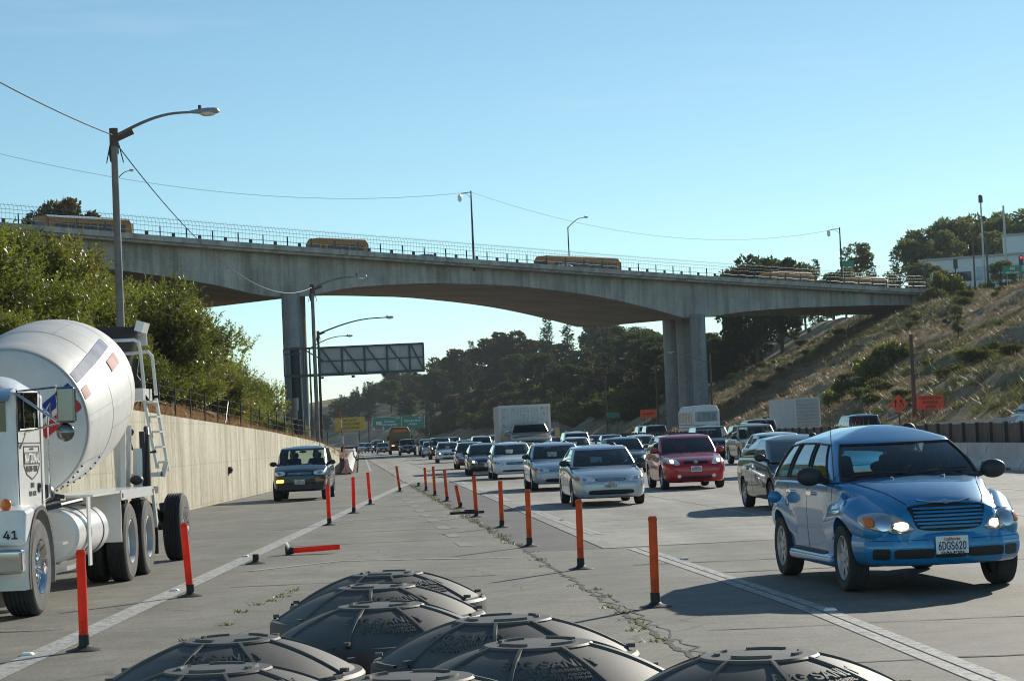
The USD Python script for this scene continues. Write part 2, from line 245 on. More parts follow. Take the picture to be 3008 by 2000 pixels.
pbr('old_wood', (0.12, 0.085, 0.06), 0.85, col2=(0.22, 0.165, 0.12), scale=2.0, stretch=(6, 6, 0.4), bump=0.3, bscale=8)
pbr('old_wood_dark', (0.10, 0.07, 0.05), 0.85, col2=(0.17, 0.125, 0.09), scale=2.0, stretch=(6, 6, 0.4), bump=0.3, bscale=8)
pbr('pole_wood', (0.07, 0.045, 0.03), 0.9, col2=(0.14, 0.095, 0.065), scale=3.0, stretch=(4, 4, 0.3))
pbr('galvanized', (0.36, 0.365, 0.37), 0.42, metal=0.6, var=0.15, scale=3)
pbr('painted_steel', (0.20, 0.195, 0.185), 0.5, metal=0.25, var=0.2, scale=2)
pbr('dark_steel', (0.045, 0.045, 0.05), 0.5, metal=0.3)
pbr('bracket_steel', (0.11, 0.07, 0.055), 0.7, metal=0.2)
pbr('sign_back', (0.42, 0.42, 0.40), 0.5, metal=0.35, var=0.1, scale=0.8)
pbr('truss_steel', (0.075, 0.095, 0.105), 0.55, metal=0.3)
pbr('cable', (0.05, 0.05, 0.05), 0.6); pbr('cable_grey', (0.22, 0.22, 0.21), 0.6)
pbr('rubber', (0.018, 0.018, 0.018), 0.65, var=0.25, scale=12); pbr('tyre', (0.022, 0.022, 0.023), 0.8, var=0.3, scale=9, bump=0.2, bscale=60)
pbr('tyre_side', (0.085, 0.083, 0.08), 0.85, var=0.3, scale=6)
pbr('black_plastic', (0.02, 0.02, 0.022), 0.45); pbr('grille_black', (0.008, 0.008, 0.009), 0.5)
pbr('lid_plastic', (0.075, 0.070, 0.062), 0.6, col2=(0.115, 0.108, 0.097), scale=4, bump=0.12, bscale=160, dist=0.003, detail=6)


def post_mat(name, c, c2):
    _mats[name] = usdkit.material(stage, '/World/Looks/' + name, {'tc': ('texture_coordinate', {}), 'n': ('noise_texture', {'scale': 6.0, 'detail': 5.0}), 'r': ('rgb_ramp', {'ramp': [(0.35, c2), (0.6, c)]}), 'p': ('principled_bsdf', {'roughness': 0.5}), 't': ('translucent_bsdf', {}), 'x': ('mix_closure', {'fac': 0.35})},
        [('tc.object', 'n.vector'), ('n.fac', 'r.fac'), ('r.color', 'p.base_color'), ('r.color', 't.color'), ('p.BSDF', 'x.closure1'), ('t.BSDF', 'x.closure2')], surface='x.closure')
post_mat('barrel_yellow', (0.90, 0.33, 0.02), (0.75, 0.26, 0.015)); post_mat('post_orange', (0.74, 0.17, 0.04), (0.55, 0.12, 0.03)); post_mat('post_red', (0.95, 0.075, 0.03), (0.80, 0.06, 0.02))
pbr('alloy', (0.52, 0.52, 0.53), 0.32, metal=0.85); pbr('hubcap', (0.42, 0.42, 0.43), 0.4, metal=0.5); pbr('chrome', (0.75, 0.76, 0.78), 0.08, metal=1.0); pbr('dull_chrome', (0.22, 0.225, 0.23), 0.18, metal=1.0); pbr('lamp_clear', (0.45, 0.46, 0.46), 0.14, metal=0.75, coat=1.0)
pbr('interior_dark', (0.07, 0.07, 0.07), 0.8); pbr('interior_grey', (0.10, 0.095, 0.09), 0.85); pbr('seat_cloth', (0.05, 0.05, 0.052), 0.9)
pbr('skin', (0.45, 0.27, 0.19), 0.55); pbr('hair_dark', (0.03, 0.022, 0.018), 0.6); pbr('shirt_dark', (0.035, 0.035, 0.04), 0.85); pbr('shirt_light', (0.35, 0.34, 0.33), 0.85)
glassmat('car_glass', (0.66, 0.76, 0.72), 1.5); glassmat('car_glass_dark', (0.20, 0.23, 0.23), 1.4); glassmat('lens', (0.9, 0.92, 0.93), 1.2)
pbr('lamp_silver', (0.72, 0.72, 0.70), 0.22, metal=0.35, var=0.3, scale=14); pbr('amber', (0.62, 0.16, 0.03), 0.25); pbr('red_lens', (0.4, 0.02, 0.015), 0.25)
pbr('plate_white', (0.72, 0.72, 0.70), 0.5); pbr('plate_blue', (0.02, 0.035, 0.12), 0.5); pbr('plate_red', (0.5, 0.04, 0.03), 0.5)
pbr('lit_lamp', (1, 1, 1), 0.4, emit=((1.0, 0.74, 0.42), 2.6)); pbr('lit_amber', (1, 0.5, 0.1), 0.4, emit=((1.0, 0.42, 0.04), 6.0)); pbr('lit_red', (1, 0.1, 0.1), 0.4, emit=((1.0, 0.03, 0.02), 3.0))
pbr('truck_white', (0.74, 0.74, 0.72), 0.3, coat=0.4, var=0.05, scale=3); pbr('drum_white', (0.54, 0.535, 0.51), 0.5, coat=0.0, spec=0.3, col2=(0.67, 0.67, 0.65), scale=1.5, detail=8); pbr('faded_blue', (0.20, 0.235, 0.33), 0.7, spec=0.1, col2=(0.36, 0.38, 0.43), scale=3); pbr('faded_red', (0.52, 0.24, 0.235), 0.7, spec=0.1, col2=(0.62, 0.50, 0.48), scale=3); pbr('stripe_blue', (0.03, 0.055, 0.25), 0.75, spec=0.1); pbr('stripe_red', (0.50, 0.045, 0.05), 0.75, spec=0.1); pbr('drum_seam', (0.42, 0.42, 0.41), 0.5)  # pale blue and red stripe colours have the sun's overexposure painted in
pbr('print_black', (0.015, 0.015, 0.016), 0.6)
pbr('box_white', (0.62, 0.61, 0.585), 0.6, col2=(0.70, 0.69, 0.66), scale=1.5, detail=8); pbr('gold_paint', (0.42, 0.27, 0.11), 0.4, coat=0.4); pbr('trailer_grey', (0.52, 0.54, 0.53), 0.5, var=0.06, scale=2)
_mats['rusty_white'] = usdkit.material(stage, '/World/Looks/rusty_white', {'tc': ('texture_coordinate', {}), 'mp': ('mapping', {'scale': (1, 1, .6)}), 'v': ('noise_texture', {'scale': 11.0, 'detail': 5.0, 'roughness': 0.7}), 'r': ('rgb_ramp', {'ramp': [(0.60, (0.60, 0.59, 0.565)), (0.64, (0.13, 0.075, 0.045))]}), 'p': ('principled_bsdf', {'roughness': 0.65})},
    [('tc.object', 'mp.vector'), ('mp.vector', 'v.vector'), ('v.fac', 'r.fac'), ('r.color', 'p.base_color')], surface='p.BSDF')
pbr('bus_yellow', (0.30, 0.125, 0.016), 0.55, var=0.15, scale=2); pbr('bus_roof_white', (0.75, 0.75, 0.73), 0.45); pbr('window_dark', (0.012, 0.014, 0.016), 0.08); pbr('window_pale', (0.22, 0.33, 0.36), 0.1)
pbr('sign_orange', (0.95, 0.085, 0.015), 0.55, emit=None); pbr('sign_green', (0.005, 0.17, 0.105), 0.5); pbr('sign_yellow', (0.50, 0.31, 0.01), 0.5); pbr('sign_white', (0.62, 0.62, 0.6), 0.5); pbr('sign_red', (0.6, 0.05, 0.03), 0.5)
pbr('building_white', (0.52, 0.54, 0.55), 0.8, var=0.05, scale=0.2); pbr('building_grey', (0.30, 0.31, 0.32), 0.8); pbr('roof_grey', (0.2, 0.2, 0.2), 0.9)
pbr('bark', (0.075, 0.055, 0.04), 0.9, var=0.3, scale=3)
def soil(name, cols, sc, bump=.7):
    _mats[name] = usdkit.material(stage, '/World/Looks/' + name, {'g': ('geometry', {}), 'n1': ('noise_texture', {'scale': sc, 'detail': 7.0, 'roughness': 0.65}), 'r1': ('rgb_ramp', {'ramp': cols}), 'mp': ('mapping', {'scale': (1, 1, 2.5)}), 'n2': ('noise_texture', {'scale': 3.5, 'detail': 6.0, 'roughness': 0.75}), 'r2': ('rgb_ramp', {'ramp': [(0.3, (0.62, 0.62, 0.60)), (0.7, (1.25, 1.22, 1.15))]}),
        'm': ('mix_color', {'blend_type': 'multiply', 'fac': 1.0, 'use_clamp': False}), 'b': ('bump', {'strength': bump, 'distance': 0.35}), 'p': ('principled_bsdf', {'roughness': 0.95, 'specular_ior_level': 0.1})},
        [('g.position', 'n1.vector'), ('n1.fac', 'r1.fac'), ('g.position', 'mp.vector'), ('mp.vector', 'n2.vector'), ('n2.fac', 'r2.fac'), ('r1.color', 'm.a'), ('r2.color', 'm.b'), ('m.result', 'p.base_color'), ('n2.fac', 'b.height'), ('b.normal', 'p.normal')], surface='p.BSDF')
soil('hill_grass', [(0.34, (0.145, 0.15, 0.06)), (0.45, (0.24, 0.205, 0.12)), (0.60, (0.37, 0.29, 0.20)), (0.72, (0.29, 0.23, 0.155))], 0.055)
soil('bank_soil', [(0.3, (0.13, 0.09, 0.05)), (0.7, (0.30, 0.21, 0.12))], 0.4)
leafmat('dry_blade', [(0.2, (0.26, 0.16, 0.08)), (0.5, (0.40, 0.27, 0.14)), (0.8, (0.52, 0.39, 0.22))], 0.3, tcol=(1.1, 1.0, .8))
leafmat('green_blade', [(0.2, (0.07, 0.09, 0.02)), (0.5, (0.13, 0.15, 0.035)), (0.8, (0.28, 0.22, 0.08))], 0.3)
leafmat('hill_dry', [(0.2, (0.19, 0.145, 0.09)), (0.5, (0.30, 0.235, 0.155)), (0.8, (0.40, 0.325, 0.225))], 0.3, tcol=(1.1, 1.0, .8))
leafmat('hill_green', [(0.2, (0.085, 0.09, 0.038)), (0.5, (0.145, 0.145, 0.065)), (0.8, (0.25, 0.21, 0.115))], 0.3, tcol=(1.2, 1.2, .7))
leafmat('shrub_leaf', [(0.25, (0.083, 0.094, 0.030)), (0.45, (0.177, 0.189, 0.052)), (0.62, (0.271, 0.265, 0.078)), (0.78, (0.401, 0.337, 0.138)), (0.88, (0.283, 0.163, 0.098))], 0.42, 0.42, 0.4)
leafmat('shrub_leaf_olive', [(0.25, (0.098, 0.092, 0.041)), (0.5, (0.201, 0.180, 0.071)), (0.7, (0.293, 0.240, 0.109)), (0.85, (0.253, 0.145, 0.092))], 0.4, 0.42, 0.4)
leafmat('tree_leaf', [(0.3, (0.044, 0.062, 0.034)), (0.55, (0.081, 0.105, 0.051)), (0.8, (0.130, 0.148, 0.071))], 0.3, 0.75, 0.12)
leafmat('brown_leaf', [(0.3, (0.073, 0.059, 0.039)), (0.55, (0.115, 0.092, 0.059)), (0.8, (0.147, 0.119, 0.077))], 0.28, 0.75, 0.1)
leafmat('conifer_leaf', [(0.3, (0.029, 0.047, 0.033)), (0.6, (0.054, 0.078, 0.049)), (0.85, (0.083, 0.105, 0.058))], 0.2, 0.75, 0.1)
leafmat('grey_leaf', [(0.3, (0.12, 0.135, 0.085)), (0.55, (0.18, 0.195, 0.12)), (0.8, (0.26, 0.265, 0.16))], 0.32, 0.7, 0.12)
leafmat('bush_leaf', [(0.3, (0.088, 0.094, 0.042)), (0.55, (0.163, 0.165, 0.072)), (0.8, (0.250, 0.226, 0.117))], 0.35, 0.7, 0.12)
_paint = {}
def car_paint(name, col, metal=0.35, rough=0.32):
    if name not in _paint: pbr('paint_' + name, col, rough, metal=metal, coat=1.0); _paint[name] = 1
    return 'paint_' + name
for n_, c_, m_ in (('blue', (0.008, 0.185, 0.40), .45), ('silver', (0.50, 0.52, 0.54), .55), ('silver_blue', (0.42, 0.47, 0.52), .5), ('white', (0.74, 0.75, 0.75), 0), ('black', (0.010, 0.011, 0.013), .1), ('dark_blue', (0.012, 0.02, 0.045), .3), ('dark_grey', (0.045, 0.047, 0.055), .4), ('red', (0.42, 0.004, 0.010), .25), ('dark_green', (0.010, 0.022, 0.022), .3), ('brown', (0.055, 0.038, 0.03), .4), ('tan', (0.26, 0.23, 0.19), .4), ('charcoal', (0.028, 0.03, 0.036), .4), ('grey', (0.20, 0.21, 0.225), .5), ('gold', (0.35, 0.28, 0.19), .4), ('pale_silver', (0.58, 0.56, 0.57), .4)): car_paint(n_, c_, m_)

# ------------------------------------------------------------------ ground, freeway, ramp
SK = 0.0725                                  # the freeway drifts left by this much per metre
def XS(Y): return SK * np.asarray(Y, float) + 2.5e-4 * np.maximum(np.asarray(Y, float) - 330, 0) ** 2      # and bends left beyond the overpass
def FX(c, Y): return float(c - XS(Y))
def sheet(pts, z): return MB().prism(Polygon(pts), .02, mat4((1, 0, 0), (0, 1, 0), (0, 0, 1), (0, 0, z - .02)))
g = part(None, 'ground', MB().grid([[(x, y, -.07) for x in (-2500, -200, 200, 2500)] for y in (-200, 0, 600, 5000)]).get(), 'dirt', smooth=False, kind='structure')
def joint_c(Y): return float(np.interp(Y, [-40, 32, 78, 225, 900], [2.45, 2.4, 1.83, .43, .4]))
JY = [-40, 0, 15, 32, 50, 66, 78, 84]
ramp = thing('ramp_road', kind='structure')
put(ramp, sheet([(-9.15, -40)] + [(FX(joint_c(y), y), y) for y in JY] + [(FX(joint_c(y), y), y) for y in (100, 140, 225, 300)] + [(FX(-.15, y), y) for y in (300, 225, 140, 120)] + [(-8.75, 113), (-9.15, 96)], 0), 'asphalt_surface', 'asphalt', smooth=False)
fw = thing('freeway', kind='structure')
put(fw, MB().grid([[(FX(c, y), y, -.034) for c in (2.0, 20.6)] for y in (20, 160)]), 'slab_bed', 'joint', smooth=False)
put(fw, sheet([(FX(joint_c(y), y), y) for y in (-40, 0, 15, 31.6)] + [(FX(3.5, 31.6), 31.6), (FX(11, 33), 33), (FX(20.4, 35.5), 35.5), (FX(20.4, -40), -40)], 0), 'near_surface', 'asphalt_grey', smooth=False)
put(fw, sheet([(FX(joint_c(y), y), y) for y in (31.62, 50, 66, 78, 84)] + [(FX(3.48, 84), 84), (FX(3.48, 31.62), 31.62)], 0), 'dark_wedge', 'asphalt_dark', smooth=False)
rs = random.Random(3)
cs = [3.5, 7.45, 11.05, 14.65, 18.25, 20.4]
def slab(c0, c1, c2, c3, y0, y1):
    g_ = .011; p = [(FX(c0 + g_, y0), y0 + g_), (FX(c1 - g_, y0), y0 + g_), (FX(c2 - g_, y1), y1 - g_), (FX(c3 + g_, y1), y1 - g_)]
    z = rs.uniform(-.0012, .0012); v = [(x, y, z) for x, y in p] + [(x, y, -.03) for x, y in p]
    return MB().add(v, [(0, 1, 2, 3), (0, 4, 5, 1), (1, 5, 6, 2), (2, 6, 7, 3), (3, 7, 4, 0)])
for k in range(len(cs) - 1):
    ys = [31.64 + (cs[k] - 3.5) * .23]; yy = 36.0 + rs.random() * 3
    while yy < 150: ys.append(yy); yy += rs.choice([3.9, 4.6, 5.2, 4.2])
    ys.append(155.0)
    for a, b in zip(ys, ys[1:]): put(fw, slab(cs[k], cs[k + 1], cs[k + 1], cs[k], a, b), 'concrete_slab', rs.choice(['concrete_road', 'concrete_road', 'concrete_road_pale']), smooth=False)
yy = 84.02
while yy < 150:
    b = min(yy + rs.choice([4.6, 5.2]), 155.0); b = 155.0 if b > 150 else b
    put(fw, slab(joint_c(yy), 3.48, 3.48, joint_c(b), yy, b), 'concrete_slab', 'concrete_road_pale', smooth=False); yy = b
put(fw, sheet([(FX(joint_c(y), y), y) for y in [155.01, 225] + list(range(330, 901, 30))] + [(FX(20.4, y), y) for y in list(range(900, 329, -30)) + [155.01]], 0), 'far_surface', 'concrete_road', smooth=False)
part(None, 'northbound_road', sheet([(FX(21.0, y), y) for y in [-20] + list(range(330, 901, 30))] + [(FX(37.6, y), y) for y in list(range(900, 329, -30)) + [-20]], .25).get(), 'concrete_road', smooth=False, kind='structure')

def stripe(p, w, z=.005):
    p = np.asarray(p, float); t = np.gradient(p, axis=0); t /= np.linalg.norm(t, axis=1)[:, None]; n = np.stack([-t[:, 1], t[:, 0]], 1)
    return MB().grid([[(*(p[i] - n[i] * w / 2), z), (*(p[i] + n[i] * w / 2), z)] for i in range(len(p))])
mk = thing('road_marking', kind='structure')
def mark(p, w=.11, m='road_paint', z=.005): put(mk, stripe(p, w, z), 'painted_line', m, smooth=False)
def gline(Y): return -4.2 - .0016 * max(Y - 20, 0)
def lineR(Y): return float(np.interp(Y, [0, 14, 19.86, 31.4, 39.6, 55.7, 90.3, 179, 400], [3.4, 3.01, 2.68, 1.66, .98, -.22, -2.72, -9.0, -25.2]))
mark([(gline(y), y) for y in (10, 20, 32, 50, 70, 84)], .27, 'road_paint')
mark([(-4.34, 86), (-4.2, 100), (FX(3.75, 108), 108)], .14, 'road_paint')
for o in (-.072, .072): mark([(lineR(y) + o, y) for y in (8, 14, 17, 20, 24, 28, 31.4)], .122)
for o in (-.06, .06): mark([(lineR(y) + o, y) for y in (36, 40, 46, 52)], .11)
for a in range(56, 330, 11): mark([(lineR(y), y) for y in (a, a + 6)], .2)
for c in (7.45, 11.05, 14.65):
    for a in range(30 if c < 8 else 24, 340, 11): mark([(FX(c, a), a), (FX(c, a + 4.4), a + 4.4)], .13)
mark([(FX(18.25, y), y) for y in (20, 60, 150, 400)], .14)
mark([(FX(.55, y), y) for y in (121, 160, 250, 400)], .14)
mark([(FX(.55, 121), 121), (-8.45, 115), (-9.0, 106)], .14, 'old_road_paint')
mark([(-3.75, 29.9), (-2.64, 31.4), (-1.2, 30.9), (-.15, 30.3)], .15, 'road_paint')
mark([(-4.1, 46.9), (-3.0, 47.6), (-1.5, 47.1)], .15, 'road_paint')
for k in range(9): y = 34 + k * 3.4; mark([(FX(joint_c(y) - .75, y), y), (FX(joint_c(y) - .8, y + 1.5), y + 1.5)], .22, 'old_road_paint')
# long open joints and cracks in the paving
ck = thing('paving_crack', kind='structure')
rn = np.random.default_rng(5)
def crack(p, w, step=.35, jit=.03, m='joint', z=.004):
    p = np.asarray(p, float); d = np.r_[0, np.cumsum(np.linalg.norm(np.diff(p, axis=0), axis=1))]; t = np.arange(0, d[-1], step)
    q = np.stack([np.interp(t, d, p[:, 0]), np.interp(t, d, p[:, 1])], 1) + rn.normal(0, jit, (len(t), 2)); W = w * rn.uniform(.35, 1.5, len(t))
    put(ck, MB().grid([[(q[i, 0] - W[i] / 2, q[i, 1], z), (q[i, 0] + W[i] / 2, q[i, 1], z)] for i in range(len(q))]), 'crack', m, smooth=False)
crack([(FX(joint_c(y), y), y) for y in (8, 14, 20, 27, 33)], .05, .16, .022); crack([(FX(joint_c(y) + .12, y), y) for y in (12, 18, 24)], .02, .2, .03)
crack([(FX(joint_c(y), y), y) for y in (33, 50, 78, 84)], .05, .6, .02); crack([(FX(joint_c(y), y), y) for y in (84, 140, 225)], .11, 2, .02)
def hcrack(x0, x1, y, w=.016, s=.03):
    p = np.array([(x, y + s * (x - x0)) for x in np.arange(x0, x1, .3)]); q = p + rn.normal(0, .02, p.shape); W = w * rn.uniform(.3, 1.5, len(q))
    put(ck, MB().grid([[(q[i, 0], q[i, 1] - W[i], .004), (q[i, 0], q[i, 1] + W[i], .004)] for i in range(len(q))]), 'crack', 'joint', smooth=False)
hcrack(1.5, 6.5, 18.3); hcrack(2.2, 9, 25.4, .03); hcrack(1.4, 4.5, 27.5, .03); hcrack(-9, -4.3, 21.2, .03); hcrack(1.6, 4.2, 15.4, .03); hcrack(-3.6, 0, 26.6, .02); hcrack(-3.9, -1.2, 36.5, .03); hcrack(-3.3, -1.0, 41, .03); hcrack(1.2, 7, 31.7, .04, .15)
def blades(cent, h, sp, n, rng, w=.02, lean=.5):
    """n thin grass blades spread round each centre"""
    c = np.repeat(np.asarray(cent, float), n, 0); k = len(c); c[:, :2] += rng.normal(0, sp, (k, 2)); a = rng.uniform(0, 2 * PI, k); H = h * rng.uniform(.4, 1.3, k); l = rng.normal(0, lean, (k, 2)) * H[:, None]
    s = np.stack([np.cos(a), np.sin(a), np.zeros(k)], 1) * (w * rng.uniform(.5, 1.4, k))[:, None]; tip = c + np.c_[l, H]
    return np.stack([c - s, c + s, tip], 1).reshape(-1, 3), np.arange(3 * k).reshape(-1, 3)
cr = []
for y in np.arange(13, 80, .35):
    if rn.random() < (.22 if y < 33 else .85): cr += [(FX(joint_c(y), y) + rn.normal(0, .05), y, .0)] * int(rn.integers(1, 3))
for y in np.arange(14, 26, .5):
    if rn.random() < .6: cr += [(-3.1 + .03 * (y - 14) + rn.normal(0, .08), y, 0)] * 2
tag(part(None, 'weeds_in_joints', blades(cr, .035, .05, 9, rn, .009, 1.1), 'green_blade', smooth=False), 'yellow green weeds sprouting from cracks in the gore paving', 'weeds', kind='stuff')

# ------------------------------------------------------------------ retaining wall on the left, wire fence, bank
def walltop(Y): return float(np.interp(Y, [-10, 20, 54, 83, 110, 122, 130], [3.4, 3.2, 2.76, 2.28, 1.73, 1.2, .35]))
WX = lambda Y: -9.6 if Y < 85 else -9.6 - .004 * (Y - 85) * 3
rw = thing('retaining_wall', 'pale concrete retaining wall of tall panels along the left ramp', 'wall')
y = 18.0
while y < 121:
    b = y + 4.75
    v = [(WX(q) - dx, q + e, z) for q, e in ((y, .018), (b, -.018)) for dx in (0, .34) for z in (-.3, walltop(q))]
    put(rw, MB().add(v, [(0, 1, 5, 4), (2, 6, 7, 3), (1, 3, 7, 5), (0, 4, 6, 2), (0, 2, 3, 1), (4, 5, 7, 6)]), 'panel', 'wall_concrete', smooth=False); y = b
put(rw, MB().grid([[(WX(q) - .05, q, -.3), (WX(q) - .05, q, walltop(q) - .03)] for q in np.arange(18, 122, 4.)]), 'joint_filler', 'joint', smooth=False)
tag(part(None, 'wall_outlet_box', MB().box((-9.56, 72, .95), (.09, .3, .22)).box((-9.5, 72, .95), (.05, .2, .12)).get(), 'dark_steel'), 'small grey utility box on the face of the retaining wall', 'utility box')
def edgeL(Y): return -9.96 if Y < 110 else -9.96 - float(XS(Y)) + SK * 110
def zbank(X, Y):
    X, Y = np.broadcast_arrays(np.asarray(X, float), np.asarray(Y, float)); e = np.where(Y < 110, -9.96, -9.96 - XS(Y) + SK * 110); d = e - X
    z0 = np.interp(Y, [-10, 20, 54, 83, 110, 122, 160, 400], [3.3, 3.1, 2.66, 2.18, 1.63, 1.0, .3, .2])
    top = np.interp(Y, [0, 120, 190, 260, 900], [21, 21, 20.5, 14, 10]); z = z0 + .14 * np.minimum(d, 2.6) + .56 * np.clip(d - 2.6, 0, None)
    z = np.where(z > top - 1, top - 1 + (z - top + 1) * .06, z)
    return z + .25 * (meshkit.fbm(np.stack([X * .45, Y * .45, X * 0], -1), 3, 7) - .5) * np.clip(d, 0, 2)
ys = np.r_[np.arange(-20, 150, 2.5), np.arange(150, 400, 8), np.arange(400, 1000, 40)]; ds = np.r_[np.arange(0, 8, .6), np.arange(8, 50, 2), np.arange(50, 300, 25)]
YY, DD = np.meshgrid(ys, ds, indexing='ij'); XX = np.where(YY < 110, -9.96, -9.96 - XS(YY) + SK * 110) - DD
part(None, 'left_hill', MB().grid(np.stack([XX, YY, zbank(XX, YY)], -1)).get(), 'bank_soil', smooth=True, kind='structure')
part(None, 'left_ditch_bank', MB().grid([[(edgeL(y_), y_, zz) for zz in (-.2, float(zbank(edgeL(y_), y_)))] for y_ in np.arange(118, 400, 6.)]).get(), 'bank_soil', smooth=True, kind='structure')
fc = thing('wire_fence', 'low wire fence on steel posts along the top of the retaining wall', 'fence')
FY = np.arange(50.4, 121, 3.1)
for y in FY: z = float(zbank(-10.35, y)); put(fc, MB().tube([(-10.35, y, z - .2), (-10.35 + rn.normal(0, .02), y, z + 1.12)], .028, 6), 'post', 'dark_steel')
for h in (.3, .55, .8, 1.05): put(fc, MB().tube([(-10.35, y, float(zbank(-10.35, y)) + h) for y in FY], .003, 4), 'wire', 'dark_steel')
for yb in (78.0,): z = float(zbank(-10.35, yb)); put(fc, MB().tube([(-10.35, yb - 1.2, z), (-10.35, yb, z + 1.0)], .03, 6), 'brace', 'dark_steel')
gx = rn.uniform(-14.2, -10.0, 3400); gy = rn.uniform(48, 128, 3400)
gc = np.stack([gx, gy, zbank(gx, gy) - .02], 1)
tag(part(None, 'dry_grass', blades(gc, .34, .14, 7, rn, .016, .45), 'dry_blade', smooth=False), 'dry brown grass above the retaining wall', 'grass', kind='stuff')

# ------------------------------------------------------------------ right hillside, far hills
def zhill(X, Y):
    X, Y = np.broadcast_arrays(np.asarray(X, float), np.asarray(Y, float)); c = X + XS(Y); d = c - 37.8
    crest = 16.4 + 1.2 * np.sin(Y / 47.) ; s = .445
    z = .35 + s * np.clip(d, 0, None); z = np.where(z > crest, crest + (z - crest) * .05, z)
    far = np.clip((d - 70) / 120, 0, 1); z = z + 10 * far * far
    n = meshkit.fbm(np.stack([X * .10, Y * .10, X * 0], -1), 3, 2) - .5; n2 = meshkit.fbm(np.stack([X * .55, Y * .40, X * 0], -1), 4, 9) - .5
    return z + np.clip(d / 6, 0, 1) * (n * 2.2 + n2 * 1.0)
ys = np.r_[np.arange(60, 330, 1.1), np.arange(330, 600, 6), np.arange(600, 1300, 25)]; ds = np.r_[np.arange(0, 44, .9), np.arange(44, 80, 4), np.arange(80, 400, 30)]
YY, DD = np.meshgrid(ys, ds, indexing='ij'); XX = DD + 37.8 - XS(YY)
part(None, 'right_hill', MB().grid(np.stack([XX, YY, zhill(XX, YY)], -1)).get(), 'hill_grass', smooth=True, kind='structure')

# ------------------------------------------------------------------ barriers
def krail(L=6.08):
    pr = [(-.305, 0), (-.305, .075), (-.14, .33), (-.075, .81), (.075, .81), (.14, .33), (.305, .075), (.305, 0)]
    p = Polygon(pr); b = MB().prism(p, L, mat4((1, 0, 0), (0, 0, 1), (0, -1, 0), (0, L / 2, 0)))
    return b
def barrier(label, loc, rot, group):
    t = thing('barrier_segment', label, 'concrete barrier', loc, rot, group)
    put(t, krail(), 'body', 'barrier_concrete', smooth=20)
    for yy in (-1.9, 1.9):
        put(t, MB().box((-.30, yy, .03), (.05, .5, .055)), 'drain_slot', 'grille_black')
    put(t, MB().box((-.155, 1.5, .3), (.012, .03, .22), ry=.4).box((-.1, .9, .62), (.012, .03, .16), ry=.14), 'scuff', 'dark_steel')
    return t
b0 = None; k = 0
for y in np.arange(43, 300, 6.12):
    lab = 'pale concrete barrier segment in the row before the wooden lagging wall'
    loc, rot = (FX(19.9, y), y, 0), math.atan(SK)
    if b0 is None: b0 = barrier(lab, loc, rot, 'barrier segments along the right shoulder')
    else: copy(b0, lab, loc, rot)
lb = [copy(b0, 'sunlit barrier segment in the row along the left shoulder beyond the gore', (FX(-.75, y), y, 0), math.atan(SK) + PI, 'barrier segments beyond the gore') for y in np.arange(122.5, 300, 6.12)]
lw = thing('lagging_wall', 'brown wooden lagging wall on steel posts behind the right barriers', 'wall')
ys = np.arange(41, 300, 1.6); rq = random.Random(8)
for y in ys:
    a, b = y + .06, y + 1.54; h = 1.42 + rq.uniform(-.03, .03); pn = MB()
    for j in range(3):
        y0, y1 = a + (b - a) * j / 3 + .006, a + (b - a) * (j + 1) / 3 - .006; o = rq.uniform(-.008, .008); hh = h + rq.uniform(-.015, .015)
        v = [(FX(20.42 + dx + o, q), q, z) for q in (y0, y1) for dx in (0, .06) for z in (0, hh)]; pn.add(v, [(0, 1, 5, 4), (2, 6, 7, 3), (1, 3, 7, 5), (0, 4, 6, 2), (0, 2, 3, 1), (4, 5, 7, 6)])
    put(lw, pn, 'board_panel', rq.choice(['old_wood', 'old_wood', 'old_wood_dark']), smooth=False)
    put(lw, MB().box((FX(20.38, y), y, .73), (.12, .09, 1.46)), 'post', 'dark_steel', smooth=False)
rb = thing('ramp_parapet', 'low pale concrete parapet of the road beyond the wooden wall at far right', 'wall')
put(rb, MB().add([(FX(c_, y_), y_, z_) for y_ in (60, 100, 130, 150) for c_, z_ in ((36.6, .2), (36.6, 1.15 + (150 - y_) * .012), (36.8, 1.15 + (150 - y_) * .012), (36.8, .2))], [(4 * i + j, 4 * i + (j + 1) % 4, 4 * i + 4 + (j + 1) % 4, 4 * i + 4 + j) for i in range(3) for j in range(4)]), 'coping', 'barrier_concrete', smooth=False)
wc = np.array([(FX(c_, y_), y_, .25) for c_, y_ in zip(rn.uniform(22, 36, 260), rn.uniform(70, 150, 260))])
wc = wc[(wc[:, 0] + SK * wc[:, 1] < 24) | (wc[:, 0] + SK * wc[:, 1] > 35.5)]
tag(part(None, 'roadside_weeds', blades(wc, 1.25, .25, 26, rn, .018, .25), 'dry_blade', smooth=False), 'tall dry weeds standing behind the wooden wall', 'weeds', kind='stuff')

# ------------------------------------------------------------------ the overpass
BU, BN = np.array([.70711, .70711, 0]), np.array([-.70711, .70711, 0])
def BP(s, n, z): return np.array([0, 230., 0]) + BU * s + BN * n + np.array([0, 0, z])
_ts = np.array([-130, -80, -59.6, -49.8, -38, -27.8, -19.2, -4.3, 22, 48.9, 78.2, 140]); _tz = np.array([23.6, 22.5, 21.9, 21.55, 21.15, 20.86, 20.64, 20.25, 19.56, 18.98, 18.5, 18.3])
ztop = lambda s: float(PchipInterpolator(_ts, _tz)(s))
_ss = np.array([-90, -62, -48.1, -38.2, -31, -28.9, -20.6, -14, -8.6, -.2, 8.7, 15.7, 21.7, 27.4, 30.4, 33, 42.3, 55.1, 77]); _sz = np.array([19.5, 19.0, 18.2, 17.15, 16.1, 16.05, 17.15, 17.6, 17.8, 17.78, 17.35, 16.75, 15.95, 15.0, 14.5, 14.55, 15.35, 16.0, 16.5])
